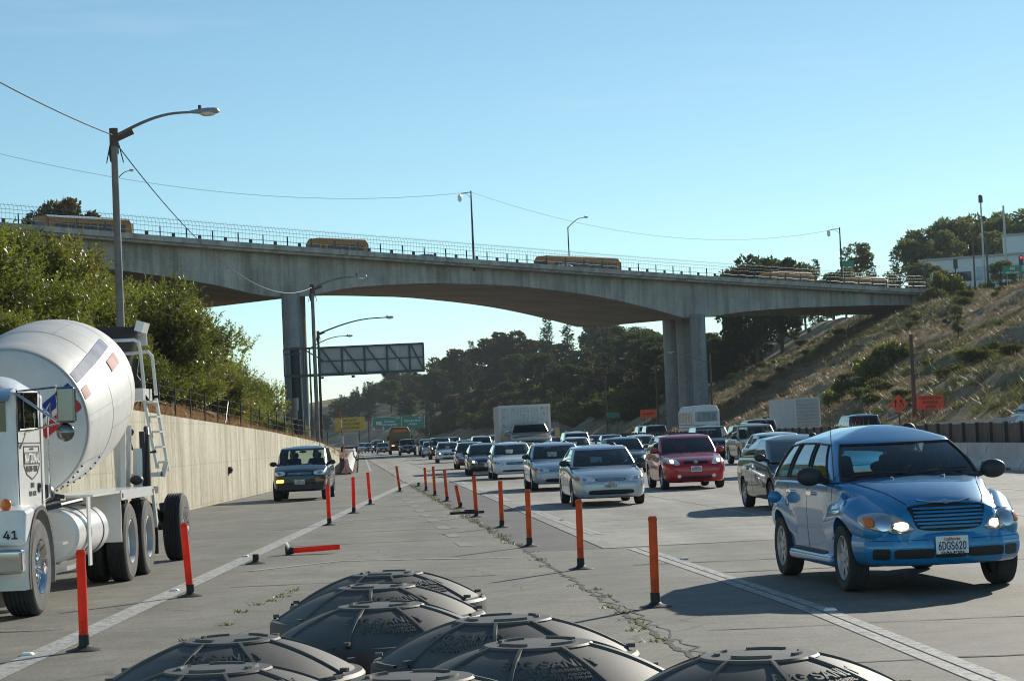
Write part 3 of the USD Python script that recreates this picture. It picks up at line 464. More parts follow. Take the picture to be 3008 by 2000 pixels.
def BK(s, n, z): return BP(s + .865 * n * min(max((s - 48) / 29, 0), 1), n, z)      # the right end is cut parallel to the freeway
zsof = lambda s: float(PchipInterpolator(_ss, _sz)(s))
br = thing('overpass_bridge', 'long grey concrete overpass with arched girder crossing above the freeway', 'bridge')
S = np.unique(np.r_[np.arange(-90, 77.1, 2.), 77, -31, -28.9, 30.4, 33])
put(br, MB().grid([[BK(s, 1.7, zsof(s)), BK(s, 1.7, ztop(s) - .54)] for s in S]).grid([[BK(s, 18.7, ztop(s) - .54), BK(s, 18.7, zsof(s))] for s in S]).grid([[BK(77, n, z) for z in (zsof(77), ztop(77) - .5)] for n in (1.7, 18.7)]), 'girder', 'bridge_concrete', smooth=False)
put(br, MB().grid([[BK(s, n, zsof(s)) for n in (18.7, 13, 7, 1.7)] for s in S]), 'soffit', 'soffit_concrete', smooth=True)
S2 = np.arange(-126, 80.1, 3.); edge = [(0, -.50), (0, 0), (.35, 0), (.35, -.75), (19.7, -.75), (19.7, 0), (20.05, 0), (20.05, -.50), (18.6, -.56), (18.6, -1.0), (1.8, -1.0), (1.8, -.56), (0, -.50)]
put(br, MB().grid([[BK(s, n, ztop(s) + z) for n, z in edge] for s in S2][::-1]), 'deck', 'bridge_concrete', smooth=False)
for (cx, cy), n_ in (((-21.28, 208.7), 3), ((21.97, 252.0), 3)):
    o = np.array([cx, cy]) + np.array([-.0725, 1]) * 1.4
    for k in range(n_):
        p = o + np.array([-.0725, 1]) * 11.4 * k; s = float((p - [0, 230]) @ BU[:2]); put(br, MB().tube([(p[0], p[1], -1), (p[0], p[1], zsof(s) + .3)], .9, 32), 'column', 'column_concrete')
put(br, MB().add([BK(s, n, z) for s in (77.02, 80) for n in (-.4, 20.4) for z in (8, ztop(78) - .6)], [(0, 1, 3, 2), (4, 6, 7, 5), (0, 4, 5, 1), (2, 3, 7, 6), (1, 5, 7, 3)]), 'abutment', 'bridge_concrete', smooth=False)
for n_ in (.18, 19.87):
    for s in np.arange(-90, 79, 3.0): b = BK(s, n_, ztop(s)); put(br, MB().box(b + [0, 0, .45], (.085, .085, .9), rz=PI / 4), 'fence_post', 'dark_steel', smooth=False)
    for h, w in ((.88, .035), (.36, .06)): put(br, MB().tube([BK(s, n_, ztop(s) + h) for s in np.arange(-90, 79.1, 3.)], w / 2, 4), 'fence_rail', 'painted_steel' if h < .5 else 'dark_steel')
    for s in np.arange(-88.5, 78, 3.0): put(br, MB().box(BK(s, n_ + .02, ztop(s) + .16), (.3, .12, .34), rz=PI / 4), 'rail_block', 'dark_steel', smooth=False)
for n_, sg in ((1.9, 1), (18.1, -1)):
    pk = MB()
    for s in np.arange(-90, 78, .42):
        z = ztop(s) - .22; pts = [BK(s, n_, z - .5), BK(s, n_, z + 1.75), BK(s, n_ + sg * .12, z + 2.05), BK(s, n_ + sg * .4, z + 2.3)]
        for a, b in zip(pts, pts[1:]): pk.bar(a, b, .018, .018)
    put(br, pk, 'tall_fence_pickets', 'dark_steel', smooth=False, kind='stuff')
    for h, dn in ((.35, 0), (1.7, 0), (2.1, .16)): put(br, MB().tube([BK(s, n_ + sg * dn, ztop(s) - .22 + h) for s in np.arange(-90, 79.1, 3.)], .017, 4), 'tall_fence_rail', 'dark_steel')

# ------------------------------------------------------------------ street lamps, poles, wires
def luminaire(t, tip, dirx, size=1.0, mat='galvanized'):
    d = np.asarray(dirx, float); c = np.asarray(tip, float)
    prof = [(0, .05), (.10, .085), (.28, .13), (.5, .165), (.68, .16), (.78, .11), (.81, .03)]
    rows = []
    for u, r in prof:
        u *= size; r *= size; rows.append([c + d * u + np.array([-d[1], d[0], 0]) * (r * 1.05 * math.cos(a)) + np.array([0, 0, (r * .62 if math.sin(a) > 0 else r * .42) * math.sin(a)]) for a in np.linspace(0, 2 * PI, 13)])
    L = put(t, MB().grid(rows), 'lamp_head', mat)
    put(L, MB().ell(c + d * .5 * size + np.array([0, 0, -.06 * size]), np.array([.2, .2, .06]) * size, 2), 'lens', 'lamp_silver')
    put(L, MB().tube([c + d * .3 * size + [0, 0, .06 * size], c + d * .3 * size + [0, 0, .17 * size]], .045 * size, 8), 'photocell', 'dark_steel')
def street_lamp(name, label, base, H, arm, rise, dirx=(1, 0, 0), group=None, r0=.11, r1=.085, mat='painted_steel', clutter=True, straight=False, size=1.0):
    t = thing(name, label, 'street lamp', base, 0, group); d = np.asarray(dirx, float); d /= np.linalg.norm(d)
    put(t, MB().tube([(0, 0, -.5), (0, 0, H * .5), (0, 0, H)], [r0, (r0 + r1) / 2, r1], 14), 'pole', mat)
    u = np.linspace(0, 1, 12); cur = (u if straight else np.sin(np.clip(u * 1.12, 0, 1) * PI / 2) ** 1.0)
    pts = [d * (arm * k) + np.array([0, 0, H - .12 + rise * z]) for k, z in zip(u, cur)]
    put(t, MB().tube(pts, np.linspace(.058, .038, 12) * (1 if size >= 1 else .8), 8), 'arm', mat)
    luminaire(t, pts[-1] - d * .03, d, size)
    if clutter:
        q = MB().tube([(0, 0, H - .35), (0, 0, H + .1)], r1 + .03, 10).bar((.02, 0, H - .2), d * .5 + (0, 0, H + .0), .07, .12)
        put(t, q, 'bracket', 'bracket_steel')
        w = MB()
        for sx in (-1, 1):
            for k in range(2): a = np.linspace(0, PI, 9); w.tube([(sx * (.10 + .12 * k * math.sin(x)) * 1, .04 * k, H - .15 - .42 * math.sin(x) * (1 + .3 * k) - .1 * k) for x in a], .014, 4)
        w.tube([(-.02, 0, H - .2), (-.12, 0, H - .5), (-.08, 0, H - .75)], .035, 5)
        put(t, w, 'cable_loop', 'cable')
    return t
def zl(x, y): return float(zbank(x, y))
L1 = (-9.9, 54.7); street_lamp('street_lamp', 'tall grey street lamp nearest the camera, rising behind the mixer truck', (*L1, zl(*L1)), 9.83 - zl(*L1), 1.95, .55, size=.98)
L2 = (-9.95, 108.6); street_lamp('street_lamp', 'second tall grey street lamp at the far end of the retaining wall', (*L2, 1.5), 9.6 - 1.5, 2.0, .5)
L3 = (-14.35, 160.); street_lamp('street_lamp', 'long armed street lamp just behind the back of the sign gantry', (*L3, .3), 9.9 - .3, 4.9, 1.0, r0=.12, mat='dark_steel')
p4_ = at4(712, 800, 215.); street_lamp('street_lamp', 'farthest long armed lamp whose arm shows above the sign gantry', (p4_[0], 215., .3), p4_[2] - .3, 3.6, 1.1, mat='painted_steel', clutter=False)
for nm, (px, py), (ax, ay), Y, lab in (('a', (1510, 846), (1440, 842), 273., 'middle of three street lamps with arms slanting left on the right roadside'), ('b', (1635, 835), (1553, 822), 238., 'nearest of three slanting arm lamps, beside the right bridge columns'), ('c', (1394, 880), (1331, 868), 337., 'farthest of three slanting arm street lamps before the dark trees')):
    a, b = at4(px, py, Y), at4(ax, ay, Y); z0 = float(zhill(a[0], Y)); zt = a[2] + .6 if nm != 'x' else a[2]
    t = street_lamp('street_lamp', lab, (a[0], Y, z0), a[2] - z0 + .1, a[0] - b[0], 1.35, (-1, 0, 0), 'slanting lamps on the right roadside', r0=.14, r1=.11, mat='pole_wood', clutter=False, straight=True, size=.95)
    put(t, MB().tube([(0, 0, a[2] - z0 - .1), (0, 0, a[2] - z0 + 1.0)], .1, 8), 'pole_top', 'pole_wood')
_cn = [0]
def wire(p, q, sag, label, r=.014, m='cable', group=None, n=40):
    p, q = np.asarray(p, float), np.asarray(q, float); u = np.linspace(0, 1, n)[:, None]; w = p + (q - p) * u; w[:, 2] -= sag * 4 * (u * (1 - u))[:, 0]
    return tag(part(None, 'overhead_wire', MB().tube(w, r, 4, False).get(), m), label, 'wire', group)
wire((-9.9, 2, 9.75), (-9.9, 54.7, 9.75), .9, 'thin wire from the upper left edge to the nearest street lamp', .016)
wire((-9.85, 54.7, 9.55), (-9.95, 108.6, 9.55), 1.55, 'sagging wire between the two tall street lamps on the left', .017)
def bridge_lamp(s, n, side, H, label, lantern):
    b = BP(s, n, ztop(s) - .75); d = BN * side
    if not lantern: return street_lamp('bridge_lamp', label, b, H, 2.6, 1.0, d, 'lamps on the overpass', r0=.10, r1=.07, mat='dark_steel', clutter=False, size=1.05)
    t = thing('bridge_lamp', label, 'street lamp', b, 0, 'lamps on the overpass')
    put(t, MB().tube([(0, 0, -.3), (0, 0, H * .5), (0, 0, H)], [.13, .11, .075], 10), 'pole', 'dark_steel')
    a = d * 1.75; put(t, MB().tube([(0, 0, H - .15), a * .6 + (0, 0, H - .13), a + (0, 0, H - .22)], .04, 6).tube([(0, 0, H - .75), a * .35 + (0, 0, H - .3), a * .6 + (0, 0, H - .15)], .025, 6), 'arm', 'dark_steel')
    put(t, MB().lathe([(.01, .05), (.13, 0), (.22, -.16), (.24, -.22), (.2, -.3), (.24, -.5), (.14, -.72), (.01, -.78)], 12, a + (0, 0, H - .22)), 'lantern', 'lamp_silver')
    return t
bridge_lamp(-3.8, 1.4, 1, 8.2, 'lantern lamp post on the middle of the overpass', True)
bridge_lamp(61.2, 1.4, 1, 8.2, 'lantern lamp post near the right end of the overpass', True)
bridge_lamp(-37.2, 18.5, -1, 8.4, 'curved arm lamp behind the leftmost bus on the overpass', False)
bridge_lamp(29, 18.5, -1, 8.1, 'curved arm lamp above the yellow bus right of the overpass middle', False)
T = lambda s: BP(s, 1.4, ztop(s) - .22 + 7.55)
wire(T(-69), T(-3.8), 2.6, 'thin wire hanging left from the middle lantern lamp of the overpass', .018, 'cable_grey')
wire(T(-3.8), T(61.2), 3.0, 'thin wire hanging between the two lantern lamps of the overpass', .018, 'cable_grey')
def wood_pole(x, y, ztopp, label, r=.15, zb=None):
    z0 = float(zhill(x, y)) if zb is None else zb; t = thing('wooden_pole', label, 'pole', (x, y, z0)); put(t, MB().tube([(0, 0, -.6), (0, 0, (ztopp - z0) / 2), (0, 0, ztopp - z0)], [r, r * .9, r * .75], 10), 'pole', 'pole_wood'); return t
a = at4(2097, 770, 160.); wood_pole(a[0], 160., a[2], 'bare brown wooden pole between the two orange signs on the right', .17)

# ------------------------------------------------------------------ signs
def cyl(a, b, r, n=8): return MB().tube([a, b], r, n)
def board(t, name, mat, w, h, z, y=0, x=0, th=.05): return put(t, MB().box((x, y, z), (w, th, h)), name, mat, smooth=False)
def lines(t, rows, mat, y=-.032, x=0):
    for s, z, h, w in rows: v, f = text(s, h, (x, y, z), (1, 0, 0), (0, 0, 1), .004, True, w); part(t, 'lettering', (v, f), mat, smooth=False)
def road_sign(name, label, cat, px, Y, size, mat, rows, postm='dark_steel', posts=2, ink='print_black', zg=None, group=None):
    p = at4(*px, Y); zg = float(zhill(p[0], Y)) if zg is None else zg
    t = thing(name, label, cat, (p[0], Y, 0), 0, group); w, h = size; z = p[2]
    b = board(t, 'panel', mat, w, h, z)
    lines(t, [(s, z + dz, hh, ww) for s, dz, hh, ww in rows], ink)
    for x in ([0] if posts == 1 else [-w * .28, w * .28]): put(t, cyl((x, .06, zg - .3), (x, .06, z + h * .4), .045), 'post', postm)
    return t, z
t, z = road_sign('construction_sign', 'orange CONSTRUCTION ENTRANCE AHEAD sign right of the wooden pole', 'sign', (2142, 926), 158., (1.98, 1.02), 'sign_orange', [('CONSTRUCTION', .31, .19, 1.62), ('ENTRANCE', .0, .19, 1.12), ('AHEAD', -.31, .19, .72)])
p = at4(2070, 930, 157.); zg = float(zhill(p[0], 157)); t = thing('merge_sign', 'orange diamond sign with merging arrows left of the wooden pole', 'sign', (p[0], 157., 0)); z = p[2]
put(t, MB().box((0, 0, z), (1.0, .05, 1.0), ry=PI / 4), 'panel', 'sign_orange', smooth=False); put(t, cyl((0, .06, zg - .3), (0, .06, z + .3), .05), 'post', 'pole_wood')
ar = MB()
for pts in ([(-.26, -.24), (-.24, .1)], [(.34, -.12), (.20, .04), (.16, .16)]):
    for q, r in zip(pts, pts[1:]): ar.bar((q[0], -.034, z + q[1]), (r[0], -.034, z + r[1]), .01, .075, up=(0, 1, 0)) if False else ar.box(((q[0] + r[0]) / 2, -.03, z + (q[1] + r[1]) / 2), (.075, .012, math.dist(q, r) + .03), ry=math.atan2(r[0] - q[0], r[1] - q[1]))
for x, zz in ((-.24, .24), (.14, .27)): ar.prism([(-.13, -.12), (.13, -.12), (0, .12)], .012, mat4((1, 0, 0), (0, 0, 1), (0, -1, 0), (x, -.024, z + zz)))
for k in range(3): ar.box((.03, -.03, z - .36 + k * .16), (.03, .012, .09)); ar.box((.06 + .07 * k, -.03, z - .12 - .07 * k), (.03, .012, .09), ry=-.7)
put(t, ar, 'arrows', 'print_black', smooth=False)
road_sign('work_sign', 'orange roadwork sign left of the bridge columns behind the wooden wall', 'sign', (1493, 952), 285., (2.15, 1.1), 'sign_orange', [('SPEED LIMIT', .28, .2, 1.5), ('INCREASES', .0, .2, 1.5), ('FINES', -.3, .2, .7)][1:2] + [])
road_sign('roadside_sign', 'small dark green roadside sign on two posts below the dark trees', 'sign', (1412, 956), 320., (2.0, .85), 'sign_green', [], ink='sign_white')
# green direction sign over the lanes and the yellow sign beside it
def overhead(label, x0, x1, y0, y1, Y, mat, name):
    a, b = at4(x0, y0, Y), at4(x1, y1, Y); c = (a + b) / 2; w, h = b[0] - a[0], abs(a[2] - b[2])
    t = thing(name, label, 'sign', (c[0], Y, 0)); return t, c[2], w, h
t, z, w, h = overhead('yellow overhead sign with three lines of black lettering, beyond the left barriers', 771, 841, 962, 990, 480., 'sign_yellow', 'warning_sign')
board(t, 'panel', 'sign_yellow', w, h, z); lines(t, [('WATCH FOR', z + h * .28, .48, w * .44), ('SLOW OR STOPPED', z, .48, w * .66), ('VEHICLES AHEAD', z - h * .28, .48, w * .62)], 'print_black')
for x in (-w * .3, w * .3): put(t, cyl((x, .2, -.3), (x, .2, z), .14), 'post', 'dark_steel')
t, z, w, h = overhead('green direction sign for Ventura and Los Angeles over the far lanes', 856, 979, 961, 986, 600., 'sign_green', 'direction_sign')
xa = -w / 2 + w * .56; board(t, 'panel', 'sign_green', w * .555, h, z, 0, -w / 2 + w * .2775); board(t, 'panel', 'sign_green', w * .435, h * .97, z + .05, 0, xa + w * .2195)
put(t, MB().box((-w / 2 + w * .28, -.03, z + h / 2 - .05), (w * .55, .02, .1)).box((-w / 2 + w * .28, -.03, z - h / 2 + .05), (w * .55, .02, .1)).box((xa, -.03, z), (.12, .02, h)).box((-w / 2 + .06, -.03, z), (.12, .02, h)).box((w / 2 - .06, -.03, z), (.12, .02, h)), 'border', 'sign_white', smooth=False)
lines(t, [('Ventura', z + h * .15, .62, 2.9), ('Los Angeles', z - h * .1, .62, 4.3)], 'sign_white', x=-w / 2 + w * .33); lines(t, [('Ventura Blvd', z + h * .14, .6, 4.6), ('1/4 MILE', z - h * .12, .5, 2.6)], 'sign_white', x=xa + w * .2)
lines(t, [('EXIT', z + h * .36, .42, 1.2)], 'sign_white', x=-w / 2 + w * .49); lines(t, [('EXIT', z + h * .36, .42, 1.2)], 'sign_white', x=xa + w * .36)
put(t, MB().box((-w / 2 + w * .13, -.04, z + .15), (1.5, .03, .95)), 'route_shield', 'sign_white', smooth=False); lines(t, [('101', z + .15, .5, .95)], 'sign_green', y=-.062, x=-w / 2 + w * .13)
put(t, MB().box((-w / 2 + w * .11, -.04, z - h * .37), (1.7, .03, .62)), 'red_tab', 'sign_red', smooth=False)
put(t, MB().prism([(-.45, 0), (0, -.5), (.45, 0), (.12, 0), (.12, .35), (-.12, .35), (-.12, 0)], .02, mat4((1, 0, 0), (0, 0, 1), (0, -1, 0), (-w / 2 + w * .035, -.03, z - h * .34))).prism([(-.45, 0), (0, -.5), (.45, 0), (.12, 0), (.12, .35), (-.12, .35), (-.12, 0)], .02, mat4((1, 0, 0), (0, 0, 1), (0, -1, 0), (-w / 2 + w * .21, -.03, z - h * .34))).prism([(-.45, 0), (0, -.5), (.45, 0), (.12, 0), (.12, .35), (-.12, .35), (-.12, 0)], .02, mat4((1, 0, 0), (0, 0, 1), (0, -1, 0), (-w / 2 + w * .43, -.03, z - h * .34))), 'arrows', 'sign_white', smooth=False)
for x in (-w * .5 - 1, w * .5 + 1): put(t, cyl((x, .4, -.3), (x, .4, z + h * .3), .22), 'post', 'dark_steel')
put(t, MB().box((0, .35, z + h * .2), (w + 2, .2, .2)).box((0, .35, z - h * .2), (w + 2, .2, .2)), 'beam', 'dark_steel', smooth=False)
# sign gantry seen from behind
Y = 150.; A, B_, Cc, D_ = at4(733, 800, Y), at4(974, 793, Y), at4(974, 856, Y), at4(733, 864, Y); PL = at4(686, 1000, Y); x0, x1 = A[0], B_[0]; zt, zb = (A[2] + B_[2]) / 2 + .02, (Cc[2] + D_[2]) / 2 + .05
t = thing('sign_gantry', 'cantilever sign gantry seen from its grey truss back left of the freeway', 'sign', (0, Y, 0))
n = 4; ph = (x1 - x0) / n
for k in range(n):
    for j in range(2): put(t, MB().box((x0 + ph * (k + .5), .12, zb + (zt - zb) * (.25 + .5 * j)), (ph - .006, .06, (zt - zb) / 2 - .006)), 'sign_panel', 'sign_back', smooth=False)
tr = MB(); xs = np.linspace(x0 - .55, x1, 6)
for z_, w_ in ((zt, .13), (zb, .2)): put(t, MB().bar((PL[0] - .75, -.05, z_), (x1 + .05, -.05, z_), w_, w_), 'chord', 'truss_steel', smooth=False)
for x in np.r_[x0 - .9, xs[:-1] + .6, x1]: put(t, MB().bar((x, -.04, zb), (x, -.04, zt), .13, .1), 'upright', 'truss_steel', smooth=False)
for a, b in zip(xs[:-1] + .7, xs[1:] + .45): put(t, MB().bar((min(a, x1), -.04, zt), (min(b, x1), -.04, zb), .12, .1), 'diagonal', 'truss_steel', smooth=False)
put(t, MB().bar((x0 - 1.1, -.04, zt), (x0 + .3, -.04, zt - .9), .09, .09), 'diagonal', 'truss_steel', smooth=False)
put(t, MB().bar((x0, -.0, (zt + zb) / 2), (x1, -.0, (zt + zb) / 2), .07, .07), 'mid_rail', 'truss_steel', smooth=False)
for x in np.linspace(x0 + .2, x1 - .6, 4): put(t, MB().box((x, -.25, zb - .2), (.22, .3, .14)), 'light_bracket', 'dark_steel', smooth=False)
put(t, MB().bar((PL[0] - .75, -.05, zb), (PL[0] - .75, -.05, zt), .1, .1).bar((PL[0] + .6, -.05, zb), (PL[0] + .6, -.05, zt), .1, .1).bar((PL[0] - .7, -.05, zt - .35), (PL[0] + .5, -.05, zt - .35), .1, .1), 'end_frame', 'truss_steel', smooth=False)
put(t, MB().tube([(PL[0] + .1, .25, -.3), (PL[0], .25, zt + .1)], .36, 16), 'column', 'dark_steel')
put(t, MB().tube([(PL[0] + .45, .0, 0), (PL[0] + .35, .0, zt - .3)], .05, 6), 'conduit', 'galvanized')
put(t, MB().lathe([(.365, 0), (.37, 0), (.37, 1.5), (.365, 1.5)], 16, (PL[0], .25, 3.4)), 'band', 'galvanized')

# ------------------------------------------------------------------ delineator posts in the gore
def post_mesh(h, bend=0.0):
    b = MB(); b.lathe([(.001, .07), (.040, .07), (.042, .14), (.043, h * .55), (.041, h - .03), (.036, h), (.001, h)], 16)
    b.v = [v + np.c_[bend * (v[:, 2] / h) ** 2, 0 * v[:, 2], 0 * v[:, 2]] for v in b.v]; return b
def delineator(label, loc, col, h=.87, tilt=(0, 0), rot=0, cat='delineator post', base=True, name='delineator_post', group=None, bend=0.0):
    t = thing(name, label, cat, loc, rot, group, tilt=None)
    T_ = np.eye(4); T_[:3, :3] = trimesh.transformations.euler_matrix(math.radians(tilt[0]), math.radians(tilt[1]), 0)[:3, :3]
    if h > .2:
        put(t, post_mesh(h, bend).move(T_), 'tube', col)
        put(t, MB().lathe([(.0435, h - .015), (.0445, h - .03), (.0435, h - .045)], 16).move(T_), 'rim', col)
        hb = MB()
        for z_ in (.17, .21, .25): hb.tube([(0, -.0425, z_), (0, -.0455, z_)], .006, 6)
        put(t, hb.move(T_), 'rivets', 'grille_black')
    put(t, MB().lathe([(.001, .14), (.047, .14), (.048, .05), (.07, .03), (.15, .012), (.16, .004), (.16, -.01)], 20), 'base', 'rubber')
    return t
rp = [((1926, 1782), .875, 0, .6, 'nearest'), ((1707, 1671), .87, 0, .5, 'second'), ((1556, 1605), .87, 0, .2, 'third'), ((1475, 1549), .87, 1, .0, 'fourth'), ((1400, 1518), .88, 0, -1.5, 'fifth'), ((1353, 1492), .57, 3, -9, 'short leaning'), ((1314, 1472), .86, 0, -3, 'seventh'), ((1278, 1455), .87, 0, -1.5, 'eighth'), ((1252, 1441), .76, 0, -1.5, 'ninth')]
for (px, py), h, tx, ty, w in rp:
    p = ground(px, py); delineator(f'{w} orange post of the row along the freeway side of the gore', p, 'post_orange', h, (tx, ty), group='orange gore posts')
delineator('orange post standing at the far tip of the gore by the crossing lines', ground(1175, 1444), 'post_orange', .86, (0, -5.5), group='orange gore posts')
for (px, py), h, ty, w in (((248, 1910), .88, -.2, 'nearest red orange post on the left gore line before the truck'), ((560, 1751), .86, -3.5, 'second red orange post on the left gore line by the truck tail'), ((968, 1542), .86, -1, 'red orange post standing before the dark green SUV'), ((1040, 1507), .87, .6, 'red orange post second beyond the dark green SUV'), ((1088, 1482), .87, -2.6, 'farthest red orange post on the left gore line')):
    delineator(w, ground(px, py), 'post_red', h, (0, ty), group='red orange gore posts')
delineator('short black stub of a broken post on the left gore line', ground(752, 1655), 'post_red', .1, name='post_stub', cat='post stub')
put_stub = delineator('short black stub of a broken post in the gore tip', ground(1230, 1428), 'post_red', .1, name='post_stub', cat='post stub')
pf = ground(845, 1629)
t = thing('fallen_post', 'red orange post lying on its side in the gore beside its black base', 'delineator post', (pf[0], pf[1], .06)); R = trimesh.transformations.euler_matrix(0, PI / 2 - .04, -.06)
put(t, post_mesh(.83).move(R), 'tube', 'post_red'); put(t, MB().lathe([(.001, .1), (.047, .1), (.06, .04), (.13, .012), (.15, -.01), (.10, -.02)], 18).move(R), 'base', 'rubber')
for q, (px, py) in enumerate([(512, 1735), (80, 1924), (2440, 1793), (2010, 1643), (720, 1635), (1652, 1528), (1100, 1790)][:6]):
    p = ground(px, py); t = thing('lane_reflector', ['small pale reflector on the ramp beside the second red post', 'small pale reflector at lower left before the nearest red post', 'pale reflector on the pavement before the blue car', 'pale reflector behind the nearest orange post', 'pale reflector on the ramp by the black stub', 'pale reflector before the silver coupe'][q], 'road reflector', p)
    put(t, MB().prism([(-.06, 0), (.06, 0), (.035, .02), (-.035, .02)], .1, mat4((1, 0, 0), (0, 0, 1), (0, -1, 0), (0, .05, .006))), 'body', 'plate_white', smooth=False)
t = thing('base_plate', 'flat black rubber base plate lying by the orange post row', 'base plate', ground(1372, 1508)); put(t, MB().box((0, 0, .03), (.75, .3, .05), rz=.1).box((.1, 0, .07), (.3, .2, .04), rz=.1), 'plate', 'rubber', smooth=False)
# roadside marker wand at the left barrier
p = ground(1017, 1395); t = thing('marker_wand', 'tall thin orange and white wand at the end of the left barrier', 'marker', p)
for k in range(7): put(t, MB().tube([(-.03 * k * .9, 0, .35 + k * .42), (-.03 * (k + 1) * .9, 0, .35 + (k + 1) * .42)], .035, 6), 'band', 'post_orange' if k % 2 == 0 else 'sign_white')
put(t, MB().tube([(0, 0, 0), (0, 0, .36)], .05, 6), 'foot', 'post_orange')

# ------------------------------------------------------------------ sand barrels with domed lids
def dome(r): return .905 + .035 + .135 * (1 - (r / .43) ** 2)
def make_barrel(label, loc, rot):
    t = thing('sand_barrel', label, 'crash barrel', loc, rot, 'sand barrels in front of the camera', tilt=None)
    put(t, MB().lathe([(.38, 0), (.39, .02), (.41, .3), (.415, .34), (.425, .5), (.44, .86), (.44, .9)], 48), 'drum', 'barrel_yellow')
    lid = put(t, MB().lathe([(.452, .845), (.462, .85), (.466, .88), (.464, .925), (.455, .938), (.43, .940), (.425, dome(.425))] + [(r, dome(r)) for r in np.linspace(.41, .155, 12)] + [(.152, dome(.15) + .004)], 72), 'lid', 'lid_plastic')
    put(lid, MB().lathe([(.168, dome(.168) - .004), (.172, dome(.17) + .004), (.165, dome(.16) + .007), (.06, dome(.16) + .010), (.001, dome(.16) + .010)], 40), 'cap', 'lid_plastic')
    for k in range(8):
        a = 2 * PI * k / 8 + .45; rr = np.linspace(.165, .428, 12); tw = .10 * (rr - .165) / .26
        sec = []
        for r, w in zip(rr, tw):
            c = np.array([r * math.cos(a + w), r * math.sin(a + w), dome(r)]); s = np.array([-math.sin(a + w), math.cos(a + w), 0]); W = .007; h = .008
            sec.append([c - s * W * 1.3 - [0, 0, .006], c - s * W * .8 + [0, 0, h], c + s * W * .8 + [0, 0, h], c + s * W * 1.3 - [0, 0, .006]])
        put(lid, MB().grid(sec), 'rib', 'lid_plastic')
        e = a + tw[-1]; put(lid, MB().box((.437 * math.cos(e), .437 * math.sin(e), .955), (.026, .022, .014), rz=e), 'rib_end', 'lid_plastic', smooth=False)
    for k in range(4):
        a0 = PI / 2 * k + .35; an = np.linspace(a0, a0 + .95, 7); z = dome(.16) + .006
        put(lid, MB().grid([[(r * math.cos(x), r * math.sin(x), z + h) for r, h in ((.112, 0), (.114, .010), (.126, .010), (.128, 0))] for x in an]).add([(r * math.cos(x), r * math.sin(x), z + h) for x in (an[0], an[-1]) for r, h in ((.112, 0), (.114, .010), (.126, .010), (.128, 0))], [(0, 1, 2, 3), (7, 6, 5, 4)]), 'lug', 'lid_plastic', smooth=False)
    for k in range(4):
        a0 = 2 * PI * k / 4 + .85; an = np.linspace(a0, a0 + .38, 5)
        put(lid, MB().grid([[(r * math.cos(x), r * math.sin(x), .938 + h) for r, h in ((.442, 0), (.444, .007), (.456, .007), (.459, -.004))] for x in an]), 'rim_tab', 'lid_plastic', smooth=False)
    for s, hgt, r0, w in (('BIG SANDY', .042, .272, .30), ('SAND BARREL', .014, .312, .20), ('DO NOT FILL ABOVE', .011, .335, .22), ('LINE SHOWN ON DRUM', .011, .352, .22)):
        v, f = text(s, hgt, (0, 0, 0), (1, 0, 0), (0, 1, 0), .006, True, w); x, y = v[:, 0], v[:, 1]; r = r0 - y; th = -PI / 2 + .12 + x / r0; q = np.stack([r * np.cos(th), r * np.sin(th), dome(r) + v[:, 2] - .001], 1); part(lid, 'raised_lettering', (q, f), 'lid_plastic', smooth=False)
    return t
BL = [(1137, 1685, 10.25, 'farthest black domed barrel lid of the single file', 0.5), (1107, 1723, 9.35, 'second farthest black domed barrel lid', .25), (1118, 1778, 8.45, 'black domed lid with BIG SANDY lettering, third from the far end', .0), (681, 1878, 7.63, 'black domed barrel lid at left of the second widest row', -.15), (1479, 1818, 7.5, 'black domed barrel lid right of the orange barrel gap', -.6), (1579, 1890, 6.72, 'large black domed lid right of the middle with BIG SANDY lettering', .02), (2229, 1924, 6.15, 'rightmost black domed barrel lid', .45), (639, 1965, 6.75, 'leftmost front black domed lid cut by the lower edge', .6), (1210, 1992, 5.85, 'barrel lid showing only its cap at the lower edge', .3)]
bproto = None
for px, py, Y, lab, rot in BL:
    p = at(px, py, Y); loc = (p[0], Y, p[2] - 1.06)
    if bproto is None: bproto = make_barrel(lab, loc, rot)
    else: copy(bproto, lab, loc, rot)

